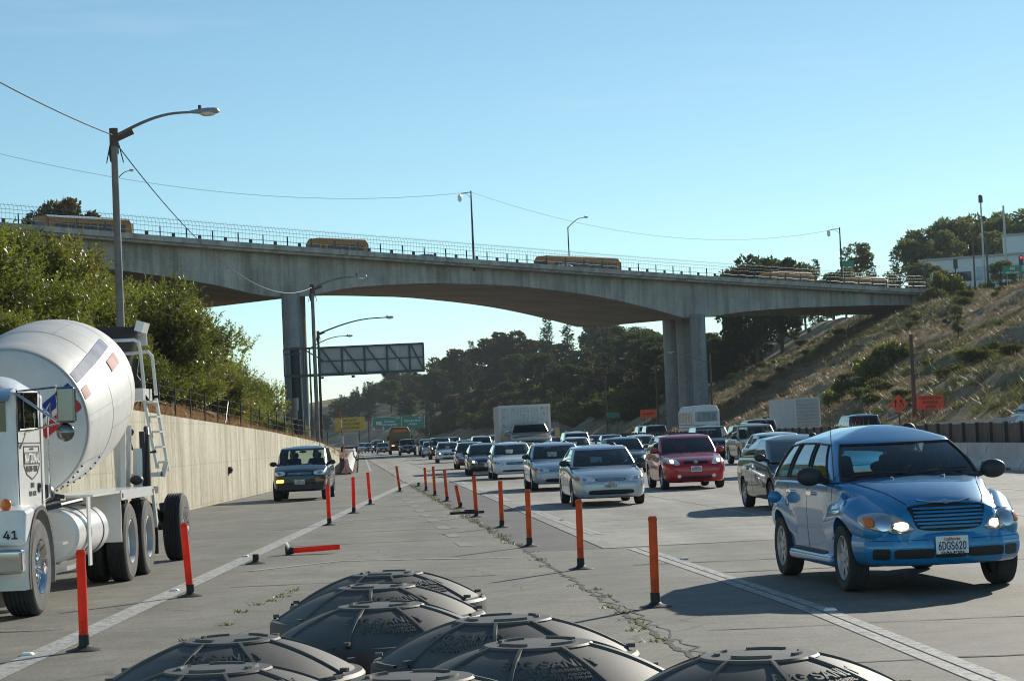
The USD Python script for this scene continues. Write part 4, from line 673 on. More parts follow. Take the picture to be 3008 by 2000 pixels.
# ------------------------------------------------------------------ cars: local frame, front axle at y = 0, nose towards -y, wheels on z = 0
def section(w, zb, zs, zt):
    h = zs - zb
    half = [(0, zb), (w * .6, zb), (w * .88, zb + .008), (w * .955, zb + .05), (w * .982, zb + .14 * h + .04), (w * .998, zb + .42 * h), (w, zb + .60 * h), (w * .992, zb + .78 * h), (w * .972, zs - .055), (w * .945, zs - .014), (w * .895, zs + .15 * (zt - zs)), (w * .7, zs + .62 * (zt - zs)), (w * .38, zs + .92 * (zt - zs)), (0, zt)]
    return np.array(half + [(-x, z) for x, z in half[-2:0:-1]])
def loft_body(ctrl, n=46):
    c = np.asarray(ctrl, float); y0, y1 = c[0, 0], c[-1, 0]; u = np.linspace(0, 1, n); ys = y0 + (y1 - y0) * (u - .055 * np.sin(2 * PI * u)); F = [PchipInterpolator(c[:, 0], c[:, k]) for k in range(1, 5)]
    ys = np.unique(np.r_[ys, y0 + .02, y0 + .05, y0 + .1, y1 - .02, y1 - .05, y1 - .1])
    rings = []
    for y in ys: s = section(*[float(f(y)) for f in F]); rings.append(np.c_[s[:, 0], np.full(len(s), y), s[:, 1]])
    R = np.array(rings); m = R.shape[1]; V = R.reshape(-1, 3); f = []
    for i in range(len(ys) - 1):
        for j in range(m): k = (j + 1) % m; f += [(i * m + j, (i + 1) * m + k, i * m + k), (i * m + j, (i + 1) * m + j, (i + 1) * m + k)]
    a, b = len(V), len(V) + 1; V = np.vstack([V, R[0].mean(0), R[-1].mean(0)]); L = (len(ys) - 1) * m
    for j in range(m): k = (j + 1) % m; f += [(a, j, k), (b, L + k, L + j)]
    M_ = mf(V, np.array(f))
    if M_.volume() < 0: M_ = mf(V, np.array(f)[:, ::-1])
    return M_
def cyl_x(x0, x1, y, z, r, n=28):
    t = trimesh.creation.cylinder(r, abs(x1 - x0), sections=n); v = np.array(t.vertices)[:, [2, 0, 1]] + [(x0 + x1) / 2, y, z]; return mf(v, t.faces)
def box_m(lo, hi):
    t = trimesh.creation.box(bounds=[lo, hi]); return mf(t.vertices, t.faces)
def greenhouse(p, nv=7):
    """rings from the belt line to the roof edge; faces between pillars are panes"""
    wb, wt, bow = p['wb'], p['wt'], p.get('bow', .14); yc, yrf, yrr, yr = p['cowl'], p['roof_f'], p['roof_r'], p['tail']
    zB = lambda y: np.interp(y, [yc - .2, yc + .3, yr], [p['z_cowl'], p['z_belt_f'], p['z_belt_r']])
    ze, zc = p['z_edge'], p['H']; zE = lambda y: np.interp(y, [yrf - .3, yrf + .5, (yrf + yrr) / 2, yrr - .3, yrr + .2], [ze - .035, ze, ze + .01, ze - .005, ze - .05])
    fr = [0, .3, .6, .82, .93]; B, Tq = [], []
    for x in fr: B.append((x * wb, yc - bow * (1 - x * x))); Tq.append((x * wt, yrf - bow * .8 * (1 - x * x)))
    B.append((wb * .985, yc + .05)); Tq.append((wt * .985, yrf + .03))
    for yb, yt, tg in p['side']: B.append((wb, yb)); Tq.append((wt, yt))
    B.append((wb * .95, yr - .03)); Tq.append((wt * .95, yrr - .01))
    for x in (.84, .5, 0): B.append((x * wb, yr + .07 * (1 - x * x))); Tq.append((x * wt, yrr + .05 * (1 - x * x)))
    tags = ['windshield'] * 4 + ['pillar'] * 2 + [q[2] for q in p['side']][:-1] + ['pillar', 'pillar', 'rear_window', 'rear_window']
    B, Tq = np.array(B), np.array(Tq); n = len(B)
    vs = [0, .04] + list(np.linspace(.04, .90, nv)[1:]) + [.955, 1.0]
    def ring(v):
        q = B + (Tq - B) * v; z = zB(B[:, 1]) * (1 - v) + zE(Tq[:, 1]) * v; bl = math.sin(v * PI) * p.get('bulge', .025)
        q = q.copy(); q[:, 0] *= 1 + bl; q[:, 1] += np.where(np.arange(n) < len(fr), -1, np.where(np.arange(n) > n - 4, 1, 0)) * bl * 1.2
        return np.c_[q, z]
    rows = [ring(v) for v in vs]; top = rows[-1]; my = np.clip(top[:, 1], yrf + .55, max(yrr - .5, yrf + .56))
    for k in (.12, .3, .55, .8, 1.0):
        q = top.copy(); q[:, 0] *= 1 - k; q[:, 1] = top[:, 1] + (my - top[:, 1]) * k; crown = zc - .03 * ((my - (yrf + yrr) / 2) / max(yrr - yrf, .5)) ** 2; q[:, 2] = top[:, 2] + (crown - top[:, 2]) * math.sin(k * PI / 2); rows.append(q)
    out = {}
    def quad_(tg, a, b, c, d):
        V = out.setdefault(tg, []); V.append((a, b, c, d))
    for i in range(len(rows) - 1):
        for j in range(n - 1):
            tg = tags[j] if (tags[j] != 'pillar' and 1 <= i < len(vs) - 3) else 'body'
            for sx in (1, -1):
                m = np.array([sx, 1, 1]); P_ = [rows[i][j] * m, rows[i][j + 1] * m, rows[i + 1][j + 1] * m, rows[i + 1][j] * m]
                key = tg if tg in ('body', 'windshield', 'rear_window') else f'side_window{j}{"r" if sx > 0 else "l"}'
                quad_(key, *(P_ if sx > 0 else P_[::-1]))
    res = {}
    for k, q in out.items():
        v = np.array(q).reshape(-1, 3); t = trimesh.Trimesh(v, np.vstack([(4 * np.arange(len(q)))[:, None] + [0, 1, 2], (4 * np.arange(len(q)))[:, None] + [0, 2, 3]]), process=False); t.merge_vertices(digits_vertex=5); t.update_faces(t.area_faces > 1e-9); res[k] = (np.array(t.vertices), np.array(t.faces))
    return res, rows, vs
def wheel_meshes(r, w=.2, spokes=6, rimr=.66):
    R = r * rimr
    ty = MB().lathe([(R, -w * .42), (r * .86, -w * .5), (r * .96, -w * .47), (r, -w * .34), (r * .995, -w * .12), (r * .985, -w * .1), (r * .995, -w * .08), (r * .995, w * .08), (r * .985, w * .1), (r * .995, w * .12), (r, w * .34), (r * .96, w * .47), (r * .86, w * .5), (R, w * .42)], 28, axis='x')
    rm = MB()
    for sx in (1, -1):
        if sx < 0: continue
        rm.lathe([(R, w * .42), (R * .97, w * .44), (R * .90, w * .36), (R * .86, w * .18)], 28, axis='x')
        for k in range(spokes):
            a = 2 * PI * k / spokes; u = np.array([0, math.cos(a), math.sin(a)]); n_ = np.array([0, -math.sin(a), math.cos(a)]); rm.add([u * R * .2 - n_ * R * .16 + [w * .33, 0, 0], u * R * .2 + n_ * R * .16 + [w * .33, 0, 0], u * R * .9 + n_ * R * .19 + [w * .32, 0, 0], u * R * .9 - n_ * R * .19 + [w * .32, 0, 0]], [(0, 1, 2, 3)])
        rm.lathe([(R * .28, w * .3), (R * .24, w * .40), (.001, w * .41)], 14, axis='x')
    dk = MB().lathe([(R * .97, w * .1), (.001, w * .1)], 20, axis='x').lathe([(R * .97, -w * .3), (.001, -w * .3)], 20, axis='x')
    return ty, rm, dk
def flipx(b):
    o = MB(); v, f = b.get(); o.add(v * [-1, 1, 1], f[:, ::-1]); return o
def shift(b, d): o = MB(); v, f = b.get(); return o.add(v + np.asarray(d, float), f)
KIND = {
 'sedan': dict(W=1.74, H=1.44, fo=.86, wb_=2.65, ro=1.02, r=.31, hood_f=.70, z_cowl=.94, z_belt_f=.92, z_belt_r=.97, cowl=.52, roof_f=1.22, roof_r=2.42, tail=3.02, z_edge=1.385, deck=.97, zb=.20),
 'coupe': dict(W=1.70, H=1.40, fo=.84, wb_=2.62, ro=.95, r=.30, hood_f=.68, z_cowl=.91, z_belt_f=.89, z_belt_r=.96, cowl=.46, roof_f=1.18, roof_r=2.30, tail=3.05, z_edge=1.345, deck=.95, zb=.19),
 'hatch': dict(W=1.77, H=1.55, fo=.88, wb_=2.60, ro=.80, r=.32, hood_f=.78, z_cowl=1.02, z_belt_f=.98, z_belt_r=1.08, cowl=.36, roof_f=1.10, roof_r=2.85, tail=3.25, z_edge=1.475, deck=1.05, zb=.20),
 'prius': dict(W=1.73, H=1.48, fo=.88, wb_=2.70, ro=.85, r=.30, hood_f=.70, z_cowl=.98, z_belt_f=.95, z_belt_r=1.06, cowl=.16, roof_f=1.15, roof_r=2.20, tail=3.40, z_edge=1.405, deck=1.05, zb=.20),
 'suv': dict(W=1.86, H=1.76, fo=.85, wb_=2.72, ro=.92, r=.36, hood_f=.95, z_cowl=1.10, z_belt_f=1.08, z_belt_r=1.12, cowl=.42, roof_f=1.05, roof_r=3.25, tail=3.55, z_edge=1.68, deck=1.10, zb=.30),
 'small_suv': dict(W=1.70, H=1.66, fo=.74, wb_=2.41, ro=.66, r=.345, hood_f=.92, z_cowl=1.06, z_belt_f=1.03, z_belt_r=1.08, cowl=.42, roof_f=1.02, roof_r=2.72, tail=2.98, z_edge=1.59, deck=1.06, zb=.29),
 'van': dict(W=1.95, H=1.78, fo=.95, wb_=3.0, ro=.95, r=.34, hood_f=.92, z_cowl=1.12, z_belt_f=1.06, z_belt_r=1.10, cowl=.10, roof_f=.98, roof_r=3.6, tail=3.85, z_edge=1.70, deck=1.08, zb=.24),
}
def car_geometry(k, detail):
    p = dict(KIND[k]); w = p['W'] / 2; fo, wb, ro = p['fo'], p['wb_'], p['ro']; y1 = wb + ro; hf, zc, zb, dk = p['hood_f'], p['z_cowl'], p['zb'], p['deck']; tall = k in ('suv', 'small_suv', 'van', 'hatch')
    ctrl = [(-fo, w * .70, zb + .12, hf - .20, hf - .17), (-fo + .06, w * .80, zb + .02, hf - .10, hf - .06), (-fo + .18, w * .90, zb - .01, hf - .03, hf + .02), (-fo + .40, w * .965, zb, hf + .04, hf + .09), (0, w * .99, zb, hf + .11, hf + .17), (p['cowl'] - .05, w, zb, zc - .07, zc - .015), (p['cowl'] + .4, w, zb, p['z_belt_f'], p['z_belt_f'] + .005), (wb * .7, w, zb, p['z_belt_r'] - .03, p['z_belt_r'] - .025)]
    if tall: ctrl += [(wb, w, zb, p['z_belt_r'] - .01, p['z_belt_r']), (p['tail'] + .02, w * .97, zb + .02, p['z_belt_r'] - .01, p['z_belt_r']), (y1 - .06, w * .90, zb + .08, dk - .10, dk - .06), (y1, w * .80, zb + .16, dk - .34, dk - .30)]
    else: ctrl += [(p['tail'] - .1, w * .985, zb, dk - .03, dk + .0), (y1 - .25, w * .94, zb + .03, dk - .05, dk - .01), (y1 - .05, w * .86, zb + .08, dk - .12, dk - .06), (y1, w * .76, zb + .18, dk - .3, dk - .26)]
    ctrl.sort(key=lambda q: q[0]); ctrl = [ctrl[0]] + [b for a, b in zip(ctrl, ctrl[1:]) if b[0] - a[0] > .01]
    body = loft_body(ctrl, 46 if detail else 30)
    for y in (0, wb):
        for s in (1, -1): body = body - cyl_x(s * (w - .30), s * (w + .2), y, p['r'] + .01, p['r'] + .055, 32)
    body = body - box_m([-w + .10, p['cowl'] + .10, .34], [w - .10, p['tail'] - .12, 2.5])
    B = unmf(body); G = {'body': B}
    # glasshouse
    yc, yrf, yrr, yr = p['cowl'], p['roof_f'], p['roof_r'], p['tail']; mid = yc + (yr - yc) * .52; mt = yrf + (yrr - yrf) * .47
    side = [(yc + .16, yrf + .09, 'pillar'), (yc + .22, yrf + .12, 'side'), (mid - .04, mt - .04, 'pillar'), (mid + .04, mt + .04, 'side')]
    if tall: q = yc + (yr - yc) * .80; qt = yrf + (yrr - yrf) * .78; side += [(q - .03, qt - .03, 'pillar'), (q + .03, qt + .03, 'side'), (yr - .16, yrr - .14, 'pillar'), (yr - .09, yrr - .07, 'pillar')]
    else: side += [(yr - .42, yrr - .14, 'pillar'), (yr - .18, yrr - .07, 'pillar')]
    gp = dict(wb=w * .925, wt=w * (.80 if tall else .735), cowl=yc, roof_f=yrf, roof_r=yrr, tail=yr, z_cowl=zc - .025, z_belt_f=p['z_belt_f'] - .015, z_belt_r=p['z_belt_r'] - .03, z_edge=p['z_edge'], H=p['H'], side=side)
    gh, rows, vs = greenhouse(gp, 6 if detail else 4); G['gh'] = gh; G['p'] = p; G['top'] = rows
    return G
_geo = {}
def plate_part(t, c, textv, w=.305, h=.155):
    pl = put(t, MB().box(c, (w, .012, h)), 'number_plate', 'plate_white', smooth=False)
    if textv:
        v, f = text(textv, .075, (c[0], c[1] - .0065, c[2] - .008), width=w * .86, depth=.003); part(pl, 'plate_lettering', (v, f), 'plate_blue', smooth=False)
        v, f = text('California', .028, (c[0], c[1] - .0065, c[2] + .055), width=w * .5, depth=.003); part(pl, 'plate_state', (v, f), 'plate_red', smooth=False)
def common_parts(t, p, near, interior='interior_dark', driver_side=1):
    w, wb, r = p['W'] / 2, p['wb_'], p['r']; ty, rm, dk = wheel_meshes(r, .2 if r < .34 else .235, p.get('spokes', 7))
    for y in (0, wb):
        for s in (1, -1):
            b = [shift(q if s > 0 else flipx(q), (s * (w - .115), y, r)) for q in (ty, rm, dk)]
            q = put(t, b[0], 'wheel', 'tyre', smooth=40); put(q, b[1], 'rim', p.get('rim', 'alloy')); put(q, b[2], 'hub_back', 'grille_black')
    yc = p['cowl']; it = MB()
    it.box((0, yc + .38, p['z_cowl'] - .19), (2 * w - .26, .5, .26)).box((0, (yc + p['tail']) / 2, .37), (2 * w - .22, p['tail'] - yc - .3, .05)); put(t, it, 'dashboard', interior, smooth=False)
    seat = MB(); zs = p['z_belt_f'] - .42
    for x in (-.36, .36):
        y = yc + 1.15; st = hull(*[ellm((x + dx, y + dy, zs + dz), (.05, .05, .05), 1) for dx in (-.2, .2) for dy, dz in ((-.25, 0), (.28, -.02), (-.25, .1), (.28, .08))]) + hull(*[ellm((x + dx, y + dy, zs + dz), (.05, .05, .05), 1) for dx in (-.2, .2) for dy, dz in ((.28, .05), (.36, .05))] + [ellm((x + dx, y + .48, zs + .60), (.05, .05, .05), 1) for dx in (-.16, .16)]) + hull(*[ellm((x + dx, y + .50, zs + .74), (.045, .045, .09), 1) for dx in (-.1, .1)])
        put(t, unmf(st), 'seat', 'seat_cloth')
    y = min(yc + 2.0, p['tail'] - .55); put(t, MB().box((0, y, zs + .05), (2 * w - .4, .5, .16)).box((0, y + .3, zs + .24), (2 * w - .4, .14, .38), rx=-.2).ell((-.36, y + .34, zs + .50), (.12, .05, .07), 1).ell((.36, y + .34, zs + .50), (.12, .05, .07), 1), 'rear_seat', 'seat_cloth')
    a = np.linspace(0, 2 * PI, 25); put(t, MB().tube([(.36 * driver_side + .18 * math.cos(x), yc + .66 - .08 * math.sin(x), p['z_cowl'] - .04 + .17 * math.sin(x)) for x in a], .016, 6, False).bar((.36 * driver_side - .17, yc + .66, p['z_cowl'] - .05), (.36 * driver_side + .17, yc + .66, p['z_cowl'] - .05), .04, .03), 'steering_wheel', 'black_plastic')
    if near: put(t, MB().ell((0, p['roof_f'] - .02, p['z_edge'] - .12), (.12, .025, .035), 2).bar((0, p['roof_f'] + .0, p['z_edge'] - .10), (0, p['roof_f'] - .01, p['z_edge'] - .02), .02, .02), 'rear_view_mirror', 'black_plastic')
def mirrors(t, p, mat, z=None, x=None, y=None, size=(.115, .07, .075)):
    z = z or p['z_belt_f'] + .09; x = x or p['W'] / 2 + .06; y = y if y is not None else p['cowl'] + .30
    for s in (1, -1): q = put(t, MB().ell((s * x, y, z), size, 2).bar((s * (x - .08), y + .02, z - .03), (s * (x - .2), y + .06, z - .07), .07, .05), 'door_mirror', mat); put(q, MB().box((s * x, y + size[1] * .82, z), (size[0] * 1.4, .012, size[2] * 1.3)), 'mirror_glass', 'chrome')
def make_car(label, kind, paint, x, Y, rot=None, lit=False, glass='car_glass', plate=None, group='cars queueing on the freeway', near=False, style=None, wipers=True, rear=False, trim=None, cat='car', name='car', bulb='lit_lamp', rack=False, mirror=None, sunroof=False, amber=True, interior='interior_dark', zz=0.0):
    st = style or {}
    key = (kind, near)
    if key not in _geo: _geo[key] = car_geometry(kind, near)
    G = _geo[key]; p = dict(G['p']); p.update(st.get('p', {})); w = p['W'] / 2; hf = p['hood_f']; zb = p['zb']; pm = car_paint(paint, (0, 0, 0))
    if rot is None: rot = math.atan(SK)
    if rear: rot += PI
    t = thing(name, label, cat, (x, Y, zz), rot, group)
    bp = put(t, G['body'], 'body', pm, smooth=34)
    nm = {'body': ('roof_and_pillars', pm), 'windshield': ('windshield', 'car_glass' if glass == 'car_glass' else glass), 'rear_window': ('rear_window', glass)}
    for k, m in G['gh'].items(): n_, mt = nm.get(k, ('side_window', glass)); put(t, m, n_, mt, smooth=40)
    common_parts(t, p, near, interior)
    mirrors(t, p, mirror or (pm if near or paint in ('white', 'silver') else 'black_plastic'))
    fb = G['body']; D = lambda poly, name, mat, view='front', off=.006, rings=4, **k: (lambda b: put(t, b, name, mat, **k) if b is not None else None)(decal(fb, poly, view, off, rings))
    hl = st.get('headlight') or [(w * .50, hf - .13), (w * .62, hf - .02), (w * .80, hf + .035), (w * .93, hf + .03), (w * .94, hf - .06), (w * .78, hf - .145), (w * .60, hf - .165)]
    for s in (1, -1):
        q = [(x_ * s, z_) for x_, z_ in hl]; h = D(blob(q, 22), 'headlight', 'lamp_silver', off=.010)
        if h is None: continue
        c = np.mean(hl, 0); c = np.array([c[0] * s, c[1]])
        b = decal(fb, rrect(c[0] - .055, c[0] + .055, c[1] - .05, c[1] + .05, 1.), 'front', .022, 3); 
        if b is not None: put(h, b, 'bulb', (bulb if lit else 'chrome'))
        if amber:
            cc = np.array([max(q_[0] for q_ in hl) * .93 * s, c[1] + .02]); b = decal(fb, rrect(cc[0] - .045, cc[0] + .045, cc[1] - .045, cc[1] + .04, .8), 'front', .018, 3)
            if b is not None: put(h, b, 'turn_lens', 'amber')
    gr = st.get('grille', (w * .46, hf - .185, hf - .075))
    if gr:
        D(rrect(-gr[0], gr[0], gr[1], gr[2], .5), 'grille', 'grille_black', off=.010)
        gb = MB()
        for z in np.linspace(gr[1], gr[2], 5)[1:-1]:
            b = decal(fb, rrect(-gr[0] * .93, gr[0] * .93, z - .008, z + .008, .2), 'front', .018, 2)
            if b is not None: gb.add(*b.get())
        if gb.v and near: put(t, gb, 'grille_bars', st.get('bars', 'chrome' if kind != 'hatch' else 'grille_black'))
        em = decal(fb, rrect(-.055, .055, (gr[1] + gr[2]) / 2 - .04, (gr[1] + gr[2]) / 2 + .04, 1.), 'front', .026, 2)
        if em is not None: put(t, em, 'emblem', 'chrome')
    lo = st.get('lower', (w * .52, zb + .075, zb + .175))
    D(rrect(-lo[0], lo[0], lo[1], lo[2], .4), 'lower_grille', 'grille_black', off=.008)
    if st.get('fog'):
        for s in (1, -1): D(rrect(s * st['fog'] - .05, s * st['fog'] + .05, lo[1] + .03, lo[1] + .13, 1.), 'fog_lamp', 'lamp_silver', off=.02)
    zp = st.get('plate_z', (lo[2] + .085)); hit = shoot(fb, np.array([[0., -6, zp]]), (0, 1, 0))[0]
    if not np.isnan(hit[1]): plate_part(t, (st.get('plate_x', 0), hit[1] - .02, zp), plate)
    for y0 in (st.get('seams') or ([p['cowl'] + .12, p['cowl'] + .12 + (p['tail'] - p['cowl']) * .45, p['tail'] - .55] if near else [])):
        for s, vw in ((1, 'right'), (-1, 'left')):
            D([(y0 - .006, zb + .12), (y0 + .006, zb + .12), (y0 + .006, p['z_belt_f'] - .07), (y0 - .006, p['z_belt_f'] - .07)], 'door_seam', 'grille_black', vw, .002, 5)
    if near:
        for y0 in (p['cowl'] + 1.05, p['cowl'] + 2.05):
            for s, vw in ((1, 'right'), (-1, 'left')): D(rrect(y0 - .10, y0 + .10, p['z_belt_f'] - .16, p['z_belt_f'] - .12, .5), 'door_handle', pm, vw, .03)
        for s in (1, -1): put(t, MB().tube([(s * .15 - .1, p['cowl'] - .08, p['z_cowl'] + .02), (s * .3 + .22, p['cowl'] + .12, p['z_cowl'] + .10)], .012, 5), 'wiper', 'black_plastic')
    z1 = p['deck'] - .16 if kind not in ('suv', 'small_suv', 'van', 'hatch') else p['deck'] - .22
    for s in (1, -1): D(rrect(min(s * w * .55, s * w * .86), max(s * w * .55, s * w * .86), z1 - .08, z1 + .07, .4), 'tail_light', 'red_lens', 'rear', .01)
    if rear: D(rrect(-.17, .17, z1 - .2, z1 - .04, .2), 'number_plate', 'plate_white', 'rear', .02)
    if rack:
        for s in (1, -1): put(t, MB().tube([(s * w * .66, p['roof_f'] + .35, p['H'] + .0), (s * w * .66, p['roof_f'] + .45, p['H'] + .06), (s * w * .66, p['roof_r'] - .35, p['H'] + .06), (s * w * .66, p['roof_r'] - .25, p['H'] + .0)], .018, 6), 'roof_rail', 'black_plastic')
        for y in (p['roof_f'] + .7, p['roof_r'] - .7): put(t, MB().tube([(-w * .66, y, p['H'] + .06), (w * .66, y, p['H'] + .06)], .014, 6), 'roof_bar', 'black_plastic')
    if sunroof: put(t, MB().grid([[(x_, y_, p['H'] + .012 - .02 * (x_ / .42) ** 2) for x_ in np.linspace(-.42, .42, 7)] for y_ in (p['roof_f'] + .34, p['roof_f'] + .42)]).grid([[(x_, p['roof_f'] + .34, p['H'] + z_ - .02 * (x_ / .42) ** 2) for x_ in np.linspace(-.42, .42, 7)] for z_ in (-.02, .012)]), 'sunroof', 'black_plastic')
    return t

# ------------------------------------------------------------------ people seen through the windscreens
def make_person(label, loc, rot, group, shirt='shirt_dark', hair='hair_dark', hands=True):
    """seated, hip at the origin, facing -y, both hands on a wheel"""
    t = thing('person', label, 'person', loc, rot, group)
    bones = [chain([(0, .02, .02), (0, .06, .22), (0, .08, .42), (0, .07, .50)], [(.17, .12, .11), (.155, .11, .12), (.19, .115, .10), (.12, .08, .06)]), chain([(0, .06, .52), (0, .03, .63)], [.062, .058])]
    for s in (1, -1):
        bones.append(chain([(s * .17, .07, .46), (s * .25, -.10, .24), (s * .17, -.36, .33)], [.058, .046, .034]))
        bones.append(chain([(s * .09, 0, 0), (s * .12, -.42, .04), (s * .11, -.52, -.38)], [.095, .07, .05]))
        bones.append(chain([(s * .17, -.37, .33), (s * .165, -.44, .36)], [.034, .030]))
        for k in range(4): z = .385 - .02 * k; bones.append(chain([(s * .165, -.44, z - .01), (s * .145, -.475, z), (s * .125, -.46, z - .004), (s * .13, -.44, z - .006)], [.0095, .009, .0085, .008], 1))
        bones.append(chain([(s * .155, -.42, .385), (s * .13, -.44, .395), (s * .118, -.452, .385)], [.011, .0095, .009], 1))
    m = manifold3d.Manifold.batch_boolean(bones, manifold3d.OpType.Add)
    head = manifold3d.Manifold.batch_boolean([hull(ellm((0, .03, .735), (.076, .095, .09)), ellm((0, -.015, .66), (.05, .06, .045))), hull(ellm((0, -.085, .71), (.010, .012, .02), 1), ellm((0, -.105, .688), (.014, .014, .012), 1)), ellm((.078, .035, .70), (.012, .022, .032), 1), ellm((-.078, .035, .70), (.012, .022, .032), 1)], manifold3d.OpType.Add)
    b = part(t, 'body', unmf(m + head), 'skin', smooth=50)
    sh = manifold3d.Manifold.batch_boolean([chain([(0, .02, .0), (0, .06, .22), (0, .08, .42), (0, .07, .495)], [(.178, .128, .118), (.163, .118, .128), (.198, .123, .108), (.125, .085, .062)])] + [chain([(s * .17, .07, .46), (s * .25, -.10, .24), (s * .185, -.31, .31)], [.068, .055, .044]) for s in (1, -1)], manifold3d.OpType.Add)
    put(t, unmf(sh), 'shirt', shirt, smooth=50)
    hr = ellm((0, .045, .755), (.086, .100, .092)) - box_m((-.2, -.3, .5), (.2, -.035, .765)) - box_m((-.2, -.3, .5), (.2, .03, .70))
    put(t, unmf(hr), 'hair', hair, smooth=50)
    for s in (1, -1): put(b, MB().ell((s * .03, -.058, .725), (.012, .010, .007), 1), 'eye', 'grille_black')
    put(b, MB().ell((0, -.072, .655), (.024, .008, .006), 1), 'mouth', 'stripe_red')
    return t
_person = {}
def person(label, car, p, seat=1, shirt='shirt_dark', group='people in the cars'):
    M_ = UsdGeom.Xformable(car).GetLocalTransformation(); y = p['cowl'] + 1.14
    q = M_.Transform(Gf.Vec3d(.36 * seat, y, p['z_belt_f'] - .30)); rot = math.atan2(M_[0][1], M_[0][0])
    if shirt not in _person: _person[shirt] = make_person(label, q, rot, group, shirt); return _person[shirt]
    return copy(_person[shirt], label, q, rot, group)

# ------------------------------------------------------------------ the blue retro hatchback
def retro_car(label, x, Y, rot):
    p = dict(W=1.70, H=1.60, fo=.86, wb_=2.616, ro=.83, r=.325, hood_f=.86, z_cowl=1.09, z_belt_f=1.05, z_belt_r=1.08, cowl=.40, roof_f=.98, roof_r=2.72, tail=3.36, z_edge=1.475, deck=1.05, zb=.20, spokes=7, rim='hubcap')
    t = thing('retro_hatchback', label, 'car', (x, Y, 0), rot, 'cars queueing on the freeway', scale=1.035)
    body = loft_body([(-.83, .40, .40, .62, .66), (-.81, .46, .36, .70, .75), (-.75, .50, .32, .76, .85), (-.62, .54, .28, .82, .92), (-.35, .60, .24, .90, 1.0), (0, .68, .22, .97, 1.06), (.36, .765, .2, 1.035, 1.095), (.8, .80, .2, 1.05, 1.055), (2.0, .80, .2, 1.065, 1.07), (2.9, .79, .24, 1.06, 1.07), (3.26, .745, .3, 1.03, 1.06), (3.40, .66, .36, .92, .96), (3.445, .56, .42, .80, .84)], 60)
    parts_ = [body]
    for s in (1, -1):
        parts_.append(hull(ellm((s * .55, -.52, .60), (.22, .20, .20), 3), ellm((s * .645, -.05, .69), (.21, .36, .24), 3), ellm((s * .70, .70, .60), (.105, .45, .20), 3)))
        parts_.append(hull(ellm((s * .71, 2.10, .56), (.10, .35, .20), 3), ellm((s * .66, 2.62, .70), (.195, .34, .22), 3), ellm((s * .62, 3.05, .64), (.19, .26, .22), 3)))
        parts_.append(hull(ellm((s * .775, .5, .27), (.055, .1, .065), 2), ellm((s * .775, 2.2, .27), (.055, .1, .065), 2)))
        parts_.append(chain([(s * .74, -.28, .43), (s * .66, -.56, .43), (s * .48, -.72, .43), (s * .22, -.78, .43), (0, -.795, .43)], [(.10, .10, .16), (.11, .10, .165), (.10, .09, .165), (.10, .085, .165), (.10, .08, .165)], 3))
        parts_.append(chain([(s * .72, 2.9, .45), (s * .62, 3.25, .45), (s * .4, 3.40, .45), (0, 3.44, .45)], [(.1, .1, .14)] * 4, 2))
    m = manifold3d.Manifold.batch_boolean(parts_, manifold3d.OpType.Add)
    for y in (0, 2.616):
        for s in (1, -1): m = m - cyl_x(s * .56, s * 1.1, y, .335, .385, 36)
    m = m - box_m([-.68, .52, .34], [.68, 3.2, 2.4])
    fb = unmf(m); put(t, fb, 'body', 'paint_blue', smooth=32)
    side = [(.56, 1.09, 'pillar'), (.64, 1.17, 'side'), (1.42, 1.56, 'pillar'), (1.53, 1.64, 'side'), (2.34, 2.22, 'pillar'), (2.45, 2.29, 'side'), (3.05, 2.66, 'pillar'), (3.2, 2.70, 'pillar')]
    gh, rows, vs = greenhouse(dict(wb=.755, wt=.585, bow=.17, cowl=.40, roof_f=.98, roof_r=2.72, tail=3.36, z_cowl=1.055, z_belt_f=1.035, z_belt_r=1.05, z_edge=1.47, H=1.60, side=side, bulge=.045), 9)
    for k, q in gh.items():
        n_, mt = {'body': ('roof_and_pillars', 'paint_blue'), 'windshield': ('windshield', 'car_glass'), 'rear_window': ('rear_window', 'car_glass')}.get(k, ('side_window', 'car_glass')); put(t, q, n_, mt, smooth=45)
    # black rubber round the windscreen
    W_ = [r[4] * np.array([1, 1, 1]) for r in rows[1:len(vs) - 2]]; top = [rows[len(vs) - 3][j] for j in range(4, -1, -1)]; bot = [rows[1][j] for j in range(0, 5)]
    fr = MB(); O = np.array([0, -.006, .004])
    for s in (1, -1): m_ = np.array([s, 1, 1]); fr.tube([(q + O) * m_ for q in W_], .013, 6).tube([(q + O) * m_ for q in top], .011, 6).tube([(q + O) * m_ for q in bot], .02, 6)
    put(t, fr, 'windshield_seal', 'black_plastic')
    tr = MB()
    for s in (1, -1):
        m_ = np.array([s, 1, 1]); O2 = np.array([.006, 0, 0])
        for i_ in (1, len(vs) - 3): tr.tube([(rows[i_][j] + O2) * m_ for j in range(6, 6 + len(side) - 1)], .011, 5)
        for j in range(7, 6 + len(side) - 1): tr.tube([(rows[i_][j] + O2) * m_ for i_ in range(1, len(vs) - 2)], .012, 5)
    put(t, tr, 'window_trim', 'black_plastic')
    common_parts(t, p, True, 'interior_dark')
    for s in (1, -1): q = put(t, MB().ell((s * .95, .66, 1.11), (.135, .075, .095), 3).bar((s * .88, .69, 1.08), (s * .74, .74, 1.04), .09, .06), 'door_mirror', 'black_plastic'); put(q, MB().box((s * .95, .725, 1.115), (.2, .012, .13)), 'mirror_glass', 'chrome')
    D = lambda poly, name, mat, view='front', off=.006, rings=5, par=t: (lambda b: put(par, b, name, mat, smooth=40) if b is not None else None)(decal(fb, poly, view, off, rings))
